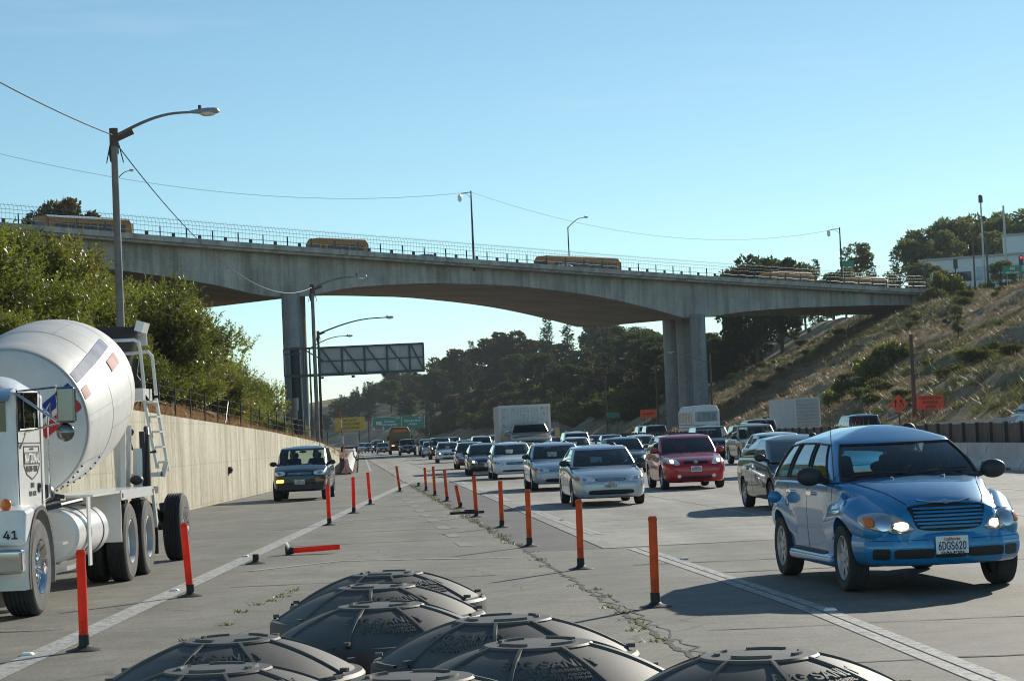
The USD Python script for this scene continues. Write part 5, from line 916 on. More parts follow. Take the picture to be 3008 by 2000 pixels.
    for s in (1, -1):
        hl = [(.34, .615), (.42, .70), (.56, .765), (.72, .76), (.775, .70), (.73, .625), (.58, .585), (.42, .575)]
        h = D(blob([(x_ * s, z_) for x_, z_ in hl], 30), 'headlight', 'lamp_clear', off=.012)
        D(rrect(s * .45 - .06, s * .45 + .06, .605, .68, .9), 'inner_lamp', 'lit_lamp', off=.024, par=h) if s > 0 or True else 0
        D(rrect(s * .60 - .075, s * .60 + .075, .60, .745, 1.), 'main_lamp', 'chrome', off=.024, par=h); D(rrect(s * .715 - .035, s * .715 + .035, .635, .735, .8), 'turn_lens', 'amber', off=.022, par=h)
    D(blob([(-.335, .825), (0, .845), (.335, .825), (.36, .77), (.325, .66), (.25, .60), (0, .585), (-.25, .60), (-.325, .66), (-.36, .77)], 40), 'grille', 'grille_black', off=.010, rings=7)
    for k, z in enumerate(np.linspace(.625, .80, 6)):
        hw = .335 - .10 * max(0, (.70 - z) / .1) ** 1.2 * .7; D(rrect(-hw, hw, z - .0095, z + .0095, .2, 28), 'grille_slat', 'paint_blue', off=.030, rings=3)
    em = MB()
    for s in (1, -1):
        b = decal(fb, [(s * .03, .868), (s * .12, .862), (s * .265, .885), (s * .262, .878), (s * .13, .848), (s * .03, .846)], 'front', .022, 3)
        if b is not None: em.add(*b.get())
    b = decal(fb, rrect(-.035, .035, .838, .878, 1.), 'front', .03, 3); em.add(*b.get()); put(t, em, 'wing_emblem', 'chrome')
    D(rrect(-.53, -.16, .335, .425, .3), 'lower_grille', 'grille_black', off=.008); D(rrect(.16, .53, .335, .425, .3), 'lower_grille', 'grille_black', off=.008); D(rrect(-.15, .15, .335, .425, .2), 'lower_grille', 'grille_black', off=.008)
    for s in (1, -1): D(rrect(min(s * .56, s * .70), max(s * .56, s * .70), .33, .43, .4), 'air_inlet', 'grille_black', off=.008); D(rrect(min(s * .2, s * .72), max(s * .2, s * .72), .505, .512, .1, 28), 'bumper_seam', 'dark_steel', off=.004)
    hit = shoot(fb, np.array([[.0, -6, .45]]), (0, 1, 0))[0]; plate_part(t, (.0, hit[1] - .03, .455), '6DGS620', .31, .165)
    v, f = text('GALPIN', .022, (0, hit[1] - .038, .385), width=.22); part(t, 'plate_frame_lettering', (v, f), 'print_black', smooth=False)
    for y0, za in ((.52, .86), (1.47, .36), (2.38, .80)):
        for s, vw in ((1, 'right'), (-1, 'left')): D([(y0 - .006, za), (y0 + .006, za), (y0 + .006, 1.02), (y0 - .006, 1.02)], 'door_seam', 'grille_black', vw, .002, 5)
    for s, vw in ((1, 'right'), (-1, 'left')):
        D(rrect(.75, 2.1, .325, .355, .2, 30), 'side_moulding', 'dark_steel', vw, .012)
        for y0 in (1.28, 2.18): D(rrect(y0 - .10, y0 + .10, .905, .945, .5), 'door_handle', 'chrome', vw, .035)
    def topline(pts, r=.005):
        d = np.asarray(pts, float); u = np.linspace(0, len(d) - 1, 26); q = np.stack([np.interp(u, range(len(d)), d[:, k]) for k in (0, 1)], 1)
        h = shoot(fb, np.c_[q, np.full(len(q), 4.)], (0, 0, -1)); return MB().tube(h[~np.isnan(h[:, 0])] + [0, 0, .001], r, 5)
    for s in (1, -1): put(t, topline([(s * .37, -.71), (s * .41, -.60), (s * .47, -.35), (s * .56, 0), (s * .67, .36)]), 'hood_seam', 'grille_black')
    put(t, topline([(-.66, .36), (-.3, .26), (0, .235), (.3, .26), (.66, .36)], .012), 'cowl_gap', 'grille_black')
    for x_ in (-.26, .26): h = shoot(fb, np.array([[x_, .12, 4.]]), (0, 0, -1))[0]; put(t, MB().ell(h + [0, 0, .008], (.018, .03, .012), 2), 'washer_nozzle', 'chrome')
    for x0, x1 in ((-.62, -.04), (-.02, .55)): put(t, MB().tube([(x0, .33, 1.10), ((x0 + x1) / 2, .26, 1.125), (x1, .31, 1.115)], .013, 6).tube([(x0 - .02, .36, 1.125), (x1 + .04, .37, 1.145)], .010, 5), 'wiper', 'black_plastic')
    put(t, MB().tube([(-.74, .50, 1.02), (-.73, .62, 1.80)], [.006, .003], 6), 'antenna', 'dark_steel')
    # the fuel flap on the left of the picture stands open
    put(t, MB().ell((-.90, 2.50, .86), (.075, .012, .065), 2).bar((-.82, 2.51, .86), (-.90, 2.51, .86), .02, .02), 'fuel_flap', 'paint_blue', label='round blue fuel flap standing open')
    return t, p
pt, ptp = retro_car('blue retro hatchback with slatted grille and lit lamps, nearest car on the right', 4.08, 21.95, math.radians(6.0))
person('driver of the blue retro hatchback, dark shirt, both hands on the wheel', pt, dict(ptp, z_belt_f=1.09), 1)

# ------------------------------------------------------------------ the queue of cars
civic_hl = [(.36, .60), (.44, .66), (.66, .705), (.79, .70), (.805, .62), (.74, .575), (.56, .555), (.42, .565)]
def lane(label, kind, paint, px, side='l', W=None, **k):
    """px: pixel where the outer front tyre on the left of the picture touches the road"""
    p = KIND[kind]; g_ = ground(*px); rot = k.pop('rot', math.atan(SK)); w = p['W'] / 2 - .02
    return make_car(label, kind, paint, g_[0] + w * math.cos(rot), g_[1] + w * math.sin(rot), rot, **k), p
c, p = lane('silver coupe at the head of the left lane behind the orange posts', 'coupe', 'silver', (1681, 1487), near=True, plate='5BEF937', style=dict(headlight=civic_hl, grille=(.34, .575, .635), lower=(.52, .265, .37), plate_z=.46), mirror='black_plastic')
person('driver of the silver coupe with hands on the steering wheel', c, p, 1)
c, p = lane('bright red hatchback with lit lamps beside the silver coupe', 'hatch', 'red', (1944, 1438), near=True, plate='6ZXW725', lit=True, glass='car_glass_dark', sunroof=True, style=dict(headlight=[(.44, .70), (.50, .80), (.62, .87), (.76, .905), (.83, .86), (.80, .76), (.68, .71), (.54, .68)], grille=(.34, .70, .80), lower=(.42, .285, .37), fog=.48, plate_z=.56), amber=False, mirror='paint_red')
person('driver of the bright red hatchback behind dark glass', c, p, 1)
c, p = lane('silver blue sedan second in the left lane behind the silver coupe', 'sedan', 'silver_blue', (1562, 1441), near=True, plate='5CRT804', style=dict(headlight=civic_hl, grille=(.36, .575, .63), lower=(.48, .255, .36), plate_z=.45), mirror='black_plastic')
person('driver of the silver blue sedan', c, p, 1)
c, p = lane('white sedan third in the left lane', 'sedan', 'white', (1447, 1408), near=True, plate='', style=dict(lower=(.50, .29, .36), grille=(.34, .56, .66)), mirror='black_plastic')
person('driver of the white sedan third in the left lane', c, p, 1, 'shirt_light')
c, p = lane('black sedan with an amber and white lamp lit, fourth in the left lane', 'coupe', 'black', (1376, 1397), near=True, lit=True, mirror='black_plastic')
lane('dark brown sedan fifth in the left lane', 'sedan', 'brown', (1341, 1378), mirror='black_plastic')
lane('silver sedan with one lit headlamp sixth in the left lane', 'sedan', 'pale_silver', (1283, 1360), lit=True, plate='')
lane('dark SUV with lit headlamps behind the silver sedan in the left lane', 'suv', 'charcoal', (1263, 1349), lit=True)
lane('small silver sedan beside the dark SUV far up the left lane', 'sedan', 'silver', (1242, 1343))
lane('light grey van like car far up the left lane', 'small_suv', 'grey', (1232, 1338))
lane('dark blue SUV with a wide grille in the middle of the far traffic', 'suv', 'dark_blue', (1173, 1338), plate='', rack=False)
lane('dark sedan with a flat nose in the exit lane', 'sedan', 'charcoal', (1107, 1333), plate='', lit=False)
lane('black SUV with one lit lamp behind the flat nosed dark sedan', 'suv', 'black', (1092, 1331), lit=True)
lane('small dark blue sedan in the far exit lane', 'sedan', 'dark_blue', (1071, 1329.5))
lane('pale silver sedan last in the exit lane by the left barriers', 'sedan', 'silver', (1052, 1329.5))
# second lane and beyond, placed by where they show
def spot(label, kind, paint, px, Y, **k): X = at(px, 1280, Y)[0]; return make_car(label, kind, paint, X, Y, k.pop('rot', math.atan(SK)), **k)
pr, pp = make_car('black hatchback with lit reflections between the red and blue cars', 'prius', 'black', 5.78, 42.6, math.radians(5.0), near=True, mirror='black_plastic', plate=''), KIND['prius']
person('driver of the black hatchback beside the blue car', pr, pp, 1)
make_car('silver sedan behind the black hatchback', 'sedan', 'pale_silver', 8.55, 68.8, math.radians(4.5), near=True, plate='', mirror='paint_pale_silver')
make_car('tan estate with roof rails behind the silver sedan', 'suv', 'gold', 10.55, 94., rack=True)
spot('dark grey sedan with a lit lamp between the silver coupe and red hatchback', 'sedan', 'dark_grey', 1838, 86., lit=True, near=True, plate='', glass='car_glass_dark')
spot('black SUV with bright lamps just right of the red hatchback', 'suv', 'black', 2098, 110., lit=True, bulb='chrome', style=dict(p=dict(H=1.70)))
spot('white sedan behind the dark grey sedan', 'sedan', 'white', 1893, 112.)
spot('white sedan right of the box truck with dark screen', 'sedan', 'white', 1697, 124., near=True, plate='')
spot('white SUV with roof rack behind the white sedan by the box truck', 'suv', 'white', 1697, 143., rack=True, glass='car_glass_dark')
spot('small grey sedan peeping past the box truck', 'sedan', 'grey', 1636, 165.)
spot('black car going away beyond the white SUV', 'sedan', 'black', 1748, 160., rear=True)
spot('white pickup like SUV left of the box truck', 'suv', 'white', 1416, 186., glass='car_glass_dark')
spot('silver sedan left of the white SUV near the box truck', 'sedan', 'silver_blue', 1366, 190.)
spot('white van behind the box truck', 'van', 'white', 1452, 232.)
spot('silver SUV behind the dark SUV far up the left lane', 'suv', 'silver', 1292, 215.)
spot('dark car behind the silver SUV far up the lanes', 'suv', 'dark_grey', 1330, 240.)
spot('tiny white sedan in the far middle lanes', 'sedan', 'white', 1478, 200.)
spot('tiny dark sedan far up the middle lanes', 'sedan', 'charcoal', 1255, 290.)
spot('grey sedan farthest up the freeway by the green sign', 'sedan', 'grey', 1390, 260.)
spot('blue sedan farther back in the middle lanes', 'sedan', 'dark_blue', 1430, 285.)
spot('silver car small beyond the white sedan', 'sedan', 'silver', 1610, 210.)
spot('dark small car with an upright board beside the wooden wall', 'sedan', 'charcoal', 1802, 150.)
# the other carriageway behind the wooden wall
for lab, kind, paint, px, Y, rr in (('silver pickup like SUV going away behind the wooden wall', 'suv', 'silver', 1888, 195., True), ('black SUV going away behind the red hatchback roof', 'suv', 'black', 1912, 175., True), ('dark SUV at the wooden wall behind the tan estate', 'suv', 'charcoal', 2208, 125., True), ('dark car roof showing over the blue car behind the wooden wall', 'suv', 'dark_blue', 2500, 118., True)):
    spot(lab, kind, paint, px, Y, rear=rr, zz=.25, group='cars behind the wooden wall', glass='car_glass_dark')
for lab, px, Y in (('blue car cut by the right edge behind the wooden wall', 3003, 92.), ('upper blue car cut by the right edge on the road beyond', 3000, 128.)):
    spot(lab, 'sedan', 'dark_blue', px + 14, Y, rear=True, zz=.25 if Y < 100 else .8, group='cars behind the wooden wall')
# the dark green SUV on the ramp
rv = make_car('dark green SUV with amber indicator lit driving down the left ramp', 'small_suv', 'dark_green', -6.62, 66.2, math.radians(1.2), near=True, plate='3XEE905', mirror='black_plastic', group='vehicles on the ramp', style=dict(headlight=[(.44, .80), (.46, .885), (.62, .90), (.74, .88), (.77, .82), (.72, .775), (.58, .765)], grille=(.40, .78, .875), lower=(.50, .44, .56), plate_z=.56), amber=False)
G_ = _geo[('small_suv', True)]['body']
for s in (1, -1):
    b = decal(G_, rrect(min(s * .47, s * .72), max(s * .47, s * .72), .565, .645, .5), 'front', .014, 3); put(rv, b, 'indicator', 'lit_amber' if s < 0 else 'amber', label='lit amber indicator' if s < 0 else None)
put(rv, MB().grid([[(x_, -.74 - .03 + .09 * (abs(x_) / .85) ** 3, z_) for z_ in (.34, .5)] for x_ in np.linspace(-.7, .7, 9)]), 'bumper_skirt', 'black_plastic')
person('driver of the dark green SUV', rv, KIND['small_suv'], 1); person('passenger of the dark green SUV', rv, KIND['small_suv'], -1)

# ------------------------------------------------------------------ the mixer truck (front axle at y = 0)
mt_ = thing('mixer_truck', 'white concrete mixer truck with striped drum on the left ramp', 'truck', (-6.33, 23.4, 0))
def sphs(pts, r, sub=2): return hull(*[ellm(p, (r, r, r), sub) for p in pts])
def truck_wheel(x, y, w, rim='alloy', front=False, twin=False, s=1):
    r = .52; R = r * .56
    def tyre(x0): return MB().lathe([(R, -w * .45), (r * .62, -w * .5), (r * .90, -w * .5), (r * .985, -w * .40), (r, -w * .3)] + [q for k in range(5) for q in ((r, -w * .28 + k * w * .14), (r - .012, -w * .26 + k * w * .14), (r - .012, -w * .23 + k * w * .14), (r, -w * .21 + k * w * .14))][:18] + [(r, w * .3), (r * .985, w * .40), (r * .90, w * .5), (r * .62, w * .5), (R, w * .45)], 40, axis='x')
    b = tyre(0); c = x - s * w / 2; t = put(mt_, shift(b, (c, y, r)), 'wheel', 'tyre', smooth=40)
    put(t, shift(MB().lathe([(r * .90, w * .503), (r * .62, w * .505), (R * 1.02, w * .49)], 40, axis='x') if s > 0 else flipx(MB().lathe([(r * .90, w * .503), (r * .62, w * .505), (R * 1.02, w * .49)], 40, axis='x')), (c, y, r)), 'side_wall', 'tyre_side')
    if twin: put(t, shift(b, (c - s * (w + .04), y, r)), 'inner_tyre', 'tyre', smooth=40)
    k = MB()
    if front:
        k.lathe([(R, w * .46), (R * .98, w * .5), (R * .90, w * .42), (R * .86, w * .30), (R * .55, w * .22), (R * .52, w * .36), (R * .30, w * .42), (R * .28, w * .62), (.001, w * .66)], 36, axis='x')
        for a in np.arange(10) * 2 * PI / 10: k.lathe([(.016, w * .22), (.016, w * .42), (.001, w * .44)], 8, (0, R * .44 * math.cos(a), R * .44 * math.sin(a)), axis='x')
    else: k.lathe([(R, w * .46), (R * .97, w * .5), (R * .90, w * .40), (R * .84, w * .26), (R * .3, w * .24), (R * .28, w * .3), (.001, w * .31)], 36, axis='x')
    put(t, shift(k if s > 0 else flipx(k), (c, y, r)), 'rim', 'chrome' if front else rim)
    if front:
        ho = MB()
        for a in np.arange(10) * 2 * PI / 10 + .3: ho.lathe([(.03, w * .3), (.001, w * .302)], 10, (0, R * .7 * math.cos(a), R * .7 * math.sin(a)), axis='x')
        put(t, shift(ho if s > 0 else flipx(ho), (c, y, r)), 'rim_holes', 'grille_black')
for s in (1, -1):
    truck_wheel(s * 1.15, 0, .34, front=True, s=s)
    for y in (5.5, 6.87): truck_wheel(s * 1.15, y, .27, 'hubcap', twin=True, s=s)
    truck_wheel(s * 1.13, 10.35, .29, 'chrome', front=True, s=s)
put(mt_, MB().box((.43, 4.2, .9), (.1, 9.6, .26)).box((-.43, 4.2, .9), (.1, 9.6, .26)).box((0, 5.5, .62), (1.8, .16, .16)).box((0, 6.87, .62), (1.8, .16, .16)).box((0, 0, .5), (1.9, .12, .12)).box((0, 8.9, .95), (.8, .2, .3)), 'chassis', 'dark_steel', smooth=False)
put(mt_, MB().bar((.6, 9.0, 1.0), (.78, 10.3, .6), .14, .16).bar((-.6, 9.0, 1.0), (-.78, 10.3, .6), .14, .16).box((0, 10.35, .55), (1.7, .14, .14)).tube([(.82, 10.1, .9), (.84, 10.15, .5)], .06, 8), 'booster_arm', 'dark_steel')
# cab
lo, hi = [(s * .86, y, 1.02) for s in (1, -1) for y in (.02, 1.30)], [(s * .86, y, 2.36) for s in (1, -1) for y in (.06, 1.30)]
cab = hull(sphs(lo + hi, .07), ellm((.55, .75, 2.42), (.30, .60, .20), 3), ellm((-.55, .75, 2.42), (.30, .60, .20), 3))
inn = sphs([(s * .80, y, z) for s in (1, -1) for y in (.10, 1.24) for z in (1.1, 2.38)], .06)
cab = cab - inn
for s in (1, -1): cab = cab - sphs([(s * x, y, z) for x in (.7, 1.1) for y, z in ((.12, 2.03), (.98, 2.06), (.10, 2.38), (.96, 2.40))], .03, 1)
cab = cab - sphs([(x, y, z) for x in (-.78, -.06) for y in (-.3, .2) for z in (2.02, 2.37)], .03, 1) - sphs([(x, y, z) for x in (.06, .78) for y in (-.3, .2) for z in (2.02, 2.37)], .03, 1)
put(mt_, unmf(cab), 'cab', 'truck_white', smooth=35)
for s in (1, -1):
    d = put(mt_, MB().box((s * .925, .55, 2.21), (.008, .98, .44)), 'door_window', 'car_glass_dark', smooth=False)
    put(d, MB().tube([(s * .935, y, z) for y, z in ((.08, 2.0), (1.0, 2.02), (1.0, 2.43), (.06, 2.41), (.08, 2.0))], .014, 6).tube([(s * .935, .30, 2.0), (s * .935, .30, 2.42)], .012, 6), 'window_frame', 'black_plastic')
    dm = MB()
    for a, b in (((.03, 1.15), (.03, 2.45)), ((1.16, 1.15), (1.16, 2.45)), ((.03, 1.15), (1.16, 1.15))): dm.bar((s * .931, *a), (s * .931, *b), .008, .008)
    put(mt_, dm, 'door_gap', 'print_black', smooth=False)
    put(mt_, MB().tube([(s * .95, 1.22, 1.2), (s * 1.0, 1.24, 1.24), (s * 1.0, 1.24, 2.2), (s * .95, 1.22, 2.24)], .016, 8), 'grab_handle', 'chrome')
    put(mt_, MB().box((s * .94, 1.0, 1.36), (.02, .12, .1)).box((s * .955, 1.0, 1.38), (.02, .09, .03)), 'door_handle', 'dark_steel', smooth=False)
for s in (1, -1): put(mt_, MB().box((s * .42, -.03, 2.2), (.80, .008, .42)), 'windshield', 'car_glass_dark', smooth=False)
put(mt_, MB().grid([[(x, y, z) for x in np.linspace(-.9, .9, 9)] for y, z in ((.06, 2.46), (-.12, 2.42), (-.24, 2.33), (-.25, 2.31), (-.10, 2.38))]), 'sun_visor', 'chrome')
put(mt_, MB().lathe([(.05, 0), (.06, .02), (.05, .10), (.001, .13)], 14, (.62, .10, 2.52)), 'roof_light', 'red_lens')
put(mt_, MB().box((0, .9, 1.45), (1.3, .4, .5)).box((.4, .95, 1.85), (.45, .16, .6)).box((-.4, .95, 1.85), (.45, .16, .6)), 'cab_seats', 'seat_cloth', smooth=False)
put(mt_, unmf(sphs([(s * .52, y, z) for s in (1, -1) for y, z in ((-.02, 1.05), (-1.35, 1.0), (-.02, 1.9), (-1.35, 1.62))], .06)), 'hood', 'truck_white', smooth=35)
put(mt_, MB().box((0, -1.43, 1.28), (.95, .04, .75)), 'radiator_grille', 'chrome', smooth=False)
# shield on the door
for s in (1,):
    X = .9325
    def Tp(y0, z0): return mat4((0, 1, 0), (0, 0, 1), (1, 0, 0), (X, y0, z0))
    sh = [(-.39, .19), (.39, .19), (.39, -.03), (.26, -.13), (0, -.19), (-.26, -.13), (-.39, -.03)]; ins = [(x * .95, z * .92) for x, z in sh]
    b = MB().prism(Polygon(sh, [ins]), .004, Tp(.66, 1.64)); put(mt_, b, 'door_shield', 'print_black', smooth=False)
    put(mt_, MB().prism([(-.38, .12), (.38, .12), (.38, -.015), (-.38, -.015)], .004, Tp(.66, 1.64)), 'door_banner', 'print_black', smooth=False)
    for q, h, z, w_, m in (('NATIONAL', .10, 1.693, .72, 'plate_white'), ('READY-MIX', .062, 1.575, .56, 'print_black'), ('(805)', .05, 1.39, .16, 'print_black'), ('529-1673', .05, 1.30, .34, 'print_black'), ('CA 38880', .02, 1.795, .2, 'print_black')):
        v, f = text(q, h, (X + (.006 if m == 'plate_white' else 0), .66, z), (0, 1, 0), (0, 0, 1), .004, True, w_); part(mt_, 'door_lettering', (v, f), m, smooth=False)
put(mt_, MB().box((.933, .60, 1.86), (.004, 1.1, .012)), 'door_line', 'dark_steel', smooth=False)
# mirror
m_ = put(mt_, unmf(sphs([(x, y, z) for x in (1.40, 1.54) for y in (0, .07) for z in (2.08, 2.42)], .028)), 'side_mirror', 'dull_chrome', smooth=40)
put(m_, MB().box((1.47, .10, 2.25), (.15, .008, .36)), 'mirror_glass', 'window_dark'); put(mt_, MB().ell((1.45, .03, 1.955), (.10, .05, .10), 3), 'round_mirror', 'dull_chrome')
put(mt_, MB().tube([(.93, .05, 2.42), (1.38, .02, 2.45)], .013, 6).tube([(.93, -.0, 2.40), (1.36, .02, 2.08)], .016, 6).tube([(.93, .12, 1.80), (1.0, .1, 1.97), (1.38, .02, 2.06)], .013, 6).tube([(1.38, .02, 2.05), (1.37, .02, 2.47)], .012, 6).tube([(1.25, .0, 2.2), (1.3, 0, 2.28), (1.3, .02, 2.1)], .012, 6), 'mirror_arms', 'chrome')
# fender, bumper, steps
ang = np.radians(np.arange(-18, 200, 9)); rows = []
for x, rr in ((.55, .60), (.60, .66), (1.10, .665), (1.155, .64), (1.165, .60)): rows.append([(x, rr * math.cos(a), .52 + rr * 1.02 * math.sin(a)) for a in ang])
put(mt_, MB().grid(rows), 'fender', 'truck_white', smooth=45); put(mt_, MB().grid([[(x * -1, y, z) for x, y, z in r] for r in rows]), 'fender', 'truck_white', smooth=45)
fa = sphs([(x, y, z) for x in (.55, 1.10) for y, z in ((-.70, .84), (-.42, 1.02), (-.62, 1.10), (-.30, 1.12))], .055)
put(mt_, unmf(fa), 'fender_front', 'truck_white', smooth=40); put(mt_, unmf(sphs([(-x, y, z) for x in (.55, 1.10) for y, z in ((-.70, .84), (-.42, 1.02), (-.62, 1.10), (-.30, 1.12))], .055)), 'fender_front', 'truck_white', smooth=40)
v, f = text('41', .085, (1.0, -.758, .90), (1, 0, 0), (0, 0, 1), .004, True, .15); part(mt_, 'fender_number', (v, f), 'print_black', smooth=False)
put(mt_, MB().grid([[(1.168, (.60 + e) * math.cos(a), .52 + (.60 + e) * 1.02 * math.sin(a)) for a in ang] for e in (0, .05)]), 'fender_trim', 'rubber')
put(mt_, MB().ell((.93, -.60, 1.21), (.06, .05, .07), 2), 'turn_lamp', 'amber')
put(mt_, unmf(sphs([(s * 1.12, y, z) for s in (1, -1) for y in (-.80, -.90) for z in (.54, .72)], .04)), 'bumper', 'chrome', smooth=35)
put(mt_, MB().box((.98, 1.55, .42), (.34, .5, .05)).box((.98, 1.55, .70), (.22, .3, .03)), 'step', 'galvanized', smooth=False)
tk = put(mt_, MB().lathe([(.001, 2.2), (.28, 2.2), (.315, 2.24), (.32, 2.3), (.32, 4.05), (.3, 4.12), (.001, 4.15)], 36, (.80, 0, .76), axis='y'), 'fuel_tank', 'truck_white')
for y in (2.9, 3.7): put(tk, MB().lathe([(.322, y), (.328, y), (.328, y + .04), (.322, y + .04)], 36, (.80, 0, .76), axis='y'), 'tank_strap', 'dark_steel')
put(mt_, MB().box((1.13, 2.75, .78), (.02, .16, .82)), 'tank_bracket', 'truck_white', smooth=False)
for sx in (1, -1):
    put(mt_, MB().box((sx * .80, 4.78, .88), (.70, .03, .66)), 'splash_panel', 'truck_white', smooth=False)
    put(mt_, MB().box((sx * .78, 5.1, 1.20), (.74, 4.3, .03)), 'rear_deck', 'truck_white', smooth=False)
    put(mt_, MB().box((sx * 1.155, 6.0, 1.155), (.02, 2.5, .13)).bar((sx * 1.15, 7.28, 1.15), (sx * 1.13, 7.62, .66), .04, .14), 'deck_lip', 'truck_white', smooth=False)
    put(mt_, MB().box((sx * .9, 7.66, .6), (.48, .02, .72)), 'mud_flap', 'rubber', smooth=False)
    for y in (4.85, 7.2): put(mt_, MB().box((sx * 1.168, y, 1.15), (.008, .06, .06)), 'side_reflector', 'red_lens', smooth=False)
v, f = text('McNeilus', .05, (1.166, 6.0, 1.155), (0, 1, 0), (0, 0, 1), .003, True, .4)
put(mt_, MB().tube([(.3, 1.7, 1.0), (.9, 2.2, 1.12), (1.05, 2.7, 1.16)], .035, 8).tube([(.3, 1.9, 1.05), (.85, 2.3, 1.2)], .03, 8).tube([(.5, 1.6, 1.15), (.7, 1.9, 1.28), (1.0, 2.0, 1.22)], .025, 8), 'hydraulic_hose', 'dark_steel')
put(mt_, MB().ell((.88, 1.62, 1.28), (.09, .12, .1), 2), 'work_lamp', 'black_plastic')
# drum
A0, A1 = np.array([0, 3.35, 2.04]), np.array([0, 9.0, 2.92]); ax = (A1 - A0) / np.linalg.norm(A1 - A0); ex = np.array([1., 0, 0]); ez = np.cross(ex, ax); ez = ez if ez[2] > 0 else -ez
DP = [(0.001, .02), (.45, .06), (.76, .20), (.93, .36), (.965, .42), (1.01, .9), (1.06, 1.6), (1.085, 2.1), (1.085, 2.7), (1.05, 3.3), (.92, 4.1), (.68, 5.0), (.52, 5.5), (.50, 5.7)]
dr_ = PchipInterpolator([p[1] for p in DP], [p[0] for p in DP])
tt = np.unique(np.r_[[p[1] for p in DP], np.arange(.42, 5.7, .18)])
def drum_pt(t_, ph, off=0.0): r = (float(dr_(t_)) + off); return A0 + ax * t_ + r * (math.cos(ph) * ex + math.sin(ph) * ez)
dm = put(mt_, MB().grid([[drum_pt(t_, a) for a in np.linspace(0, 2 * PI, 73)] for t_ in tt]), 'drum', 'drum_white', smooth=25)
for t_, w_, m in ((.40, .05, 'drum_seam'), (1.62, .016, 'drum_seam'), (2.95, .016, 'drum_seam')): put(dm, MB().grid([[drum_pt(q, a, o) for a in np.linspace(0, 2 * PI, 73)] for q, o in ((t_, .002), (t_ + w_ * .2, .012 if w_ > .03 else .004), (t_ + w_ * .8, .012 if w_ > .03 else .004), (t_ + w_, .002))]), 'seam', m, smooth=40)
for ph, a, b in ((-.25, 1.64, 2.95), (1.9, .45, 1.62), (.08, .45, 1.62), (1.25, 1.64, 2.95), (-1.0, .45, 1.62)): put(dm, MB().grid([[drum_pt(q, ph + e, .003) for e in (-.005, .005)] for q in np.linspace(a, b, 12)]), 'seam', 'drum_seam')
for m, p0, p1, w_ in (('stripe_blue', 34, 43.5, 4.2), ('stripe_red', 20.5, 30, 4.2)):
    for t0, t1 in (((.46, 2.75),) if m == 'stripe_blue' else ((.46, .75), (2.05, 2.75))):  # red is left out where sun glare would wash it away
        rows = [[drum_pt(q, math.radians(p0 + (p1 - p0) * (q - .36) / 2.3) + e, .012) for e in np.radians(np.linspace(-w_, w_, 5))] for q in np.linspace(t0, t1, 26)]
        put(dm, MB().grid([r_[::-1] for r_ in rows]), 'stripe', m.replace('stripe', 'faded'), smooth=40)  # sunlit part of each stripe, its overexposure put into the colour
    c0 = A0 + ax * .3; dv = np.array([math.cos(math.radians(p0 - 4)), math.sin(math.radians(p0 - 4))]); u_, w2 = np.array([math.cos(.66), math.sin(.66)]), np.array([-math.sin(.66), math.cos(.66)])
    rows = []
    for rr in np.linspace(-.55, 0, 12):
        row = []
        for e in np.linspace(-.072, .072, 4):
            q = dv * .925 + u_ * rr + w2 * e; r = min(np.hypot(*q), .93); q = q / np.hypot(*q) * r; tq = float(np.interp(r, [0, .45, .76, .93], [.02, .06, .20, .36])); row.append(A0 + ax * (tq - .012) + q[0] * ex + q[1] * ez)
        rows.append(row)
    put(dm, MB().grid(rows), 'stripe', m, smooth=40)
hp = MB()
for q, e in [(.6, e) for e in np.linspace(-.62, -1.35, 9)] + [(1.5, e) for e in np.linspace(-.62, -1.25, 8)]: hp.ell(drum_pt(q, e, .004), (.018, .018, .018), 1)
put(dm, hp, 'hatch_bolts', 'dark_steel'); put(dm, MB().grid([[drum_pt(q, e, .006) for e in np.linspace(-.58, -1.4, 10)] for q in (.55, .552)]).grid([[drum_pt(q, -.58 + e, .006) for e in (-.006, .006)] for q in np.linspace(.55, 1.55, 9)]), 'hatch_edge', 'drum_seam')
put(mt_, MB().bar((.55, 8.1, 1.0), (.40, 8.7, 2.45), .14, .1).bar((-.55, 8.1, 1.0), (-.40, 8.7, 2.45), .14, .1).bar((.65, 7.7, 1.1), (.55, 8.4, 2.0), .07, .07).tube([(.78, 8.2, 1.1), (.78, 8.3, 1.75)], .07, 10).tube([(.62, 8.3, 1.1), (.66, 8.3, 2.1)], .04, 8), 'drum_pedestal', 'truck_white')
put(mt_, MB().tube([(.84, 8.35, 1.1), (.85, 8.3, 2.0)], .045, 8).tube([(.92, 8.3, 1.1), (.90, 8.4, 1.95), (.86, 8.6, 2.05)], .04, 8).ell((.80, 8.0, 1.30), (.10, .10, .07), 2).box((.8, 8.2, 1.14), (.5, .3, .1)), 'rear_machinery', 'dark_steel')
put(mt_, MB().grid([[(r * math.cos(a), 9.9 + r * .8 * math.sin(a), z) for a in np.linspace(0, 2 * PI, 25)] for r, z in ((.42, 3.0), (.60, 3.55), (.62, 3.62), (.58, 3.62), (.40, 3.05))]), 'hopper', 'dark_steel', smooth=40)
put(mt_, MB().box((.70, 9.5, 3.60), (.12, .5, .16), ry=.3).box((.2, 10.2, 3.5), (.9, .05, .3)), 'hopper_flap', 'truck_white', smooth=False)
put(mt_, MB().tube([(.30, 9.1, 3.39), (.64, 9.1, 3.39), (.71, 9.1, 3.35), (.73, 9.1, 3.22), (.78, 9.1, 2.5)], .026, 8).tube([(.36, 9.5, 3.2), (.78, 9.5, 3.22), (.84, 9.5, 3.15), (.88, 9.5, 2.55)], .026, 8), 'handrail', 'truck_white')
put(mt_, MB().box((.55, 9.2, 2.56), (.5, .8, .18)), 'platform', 'truck_white', smooth=False)
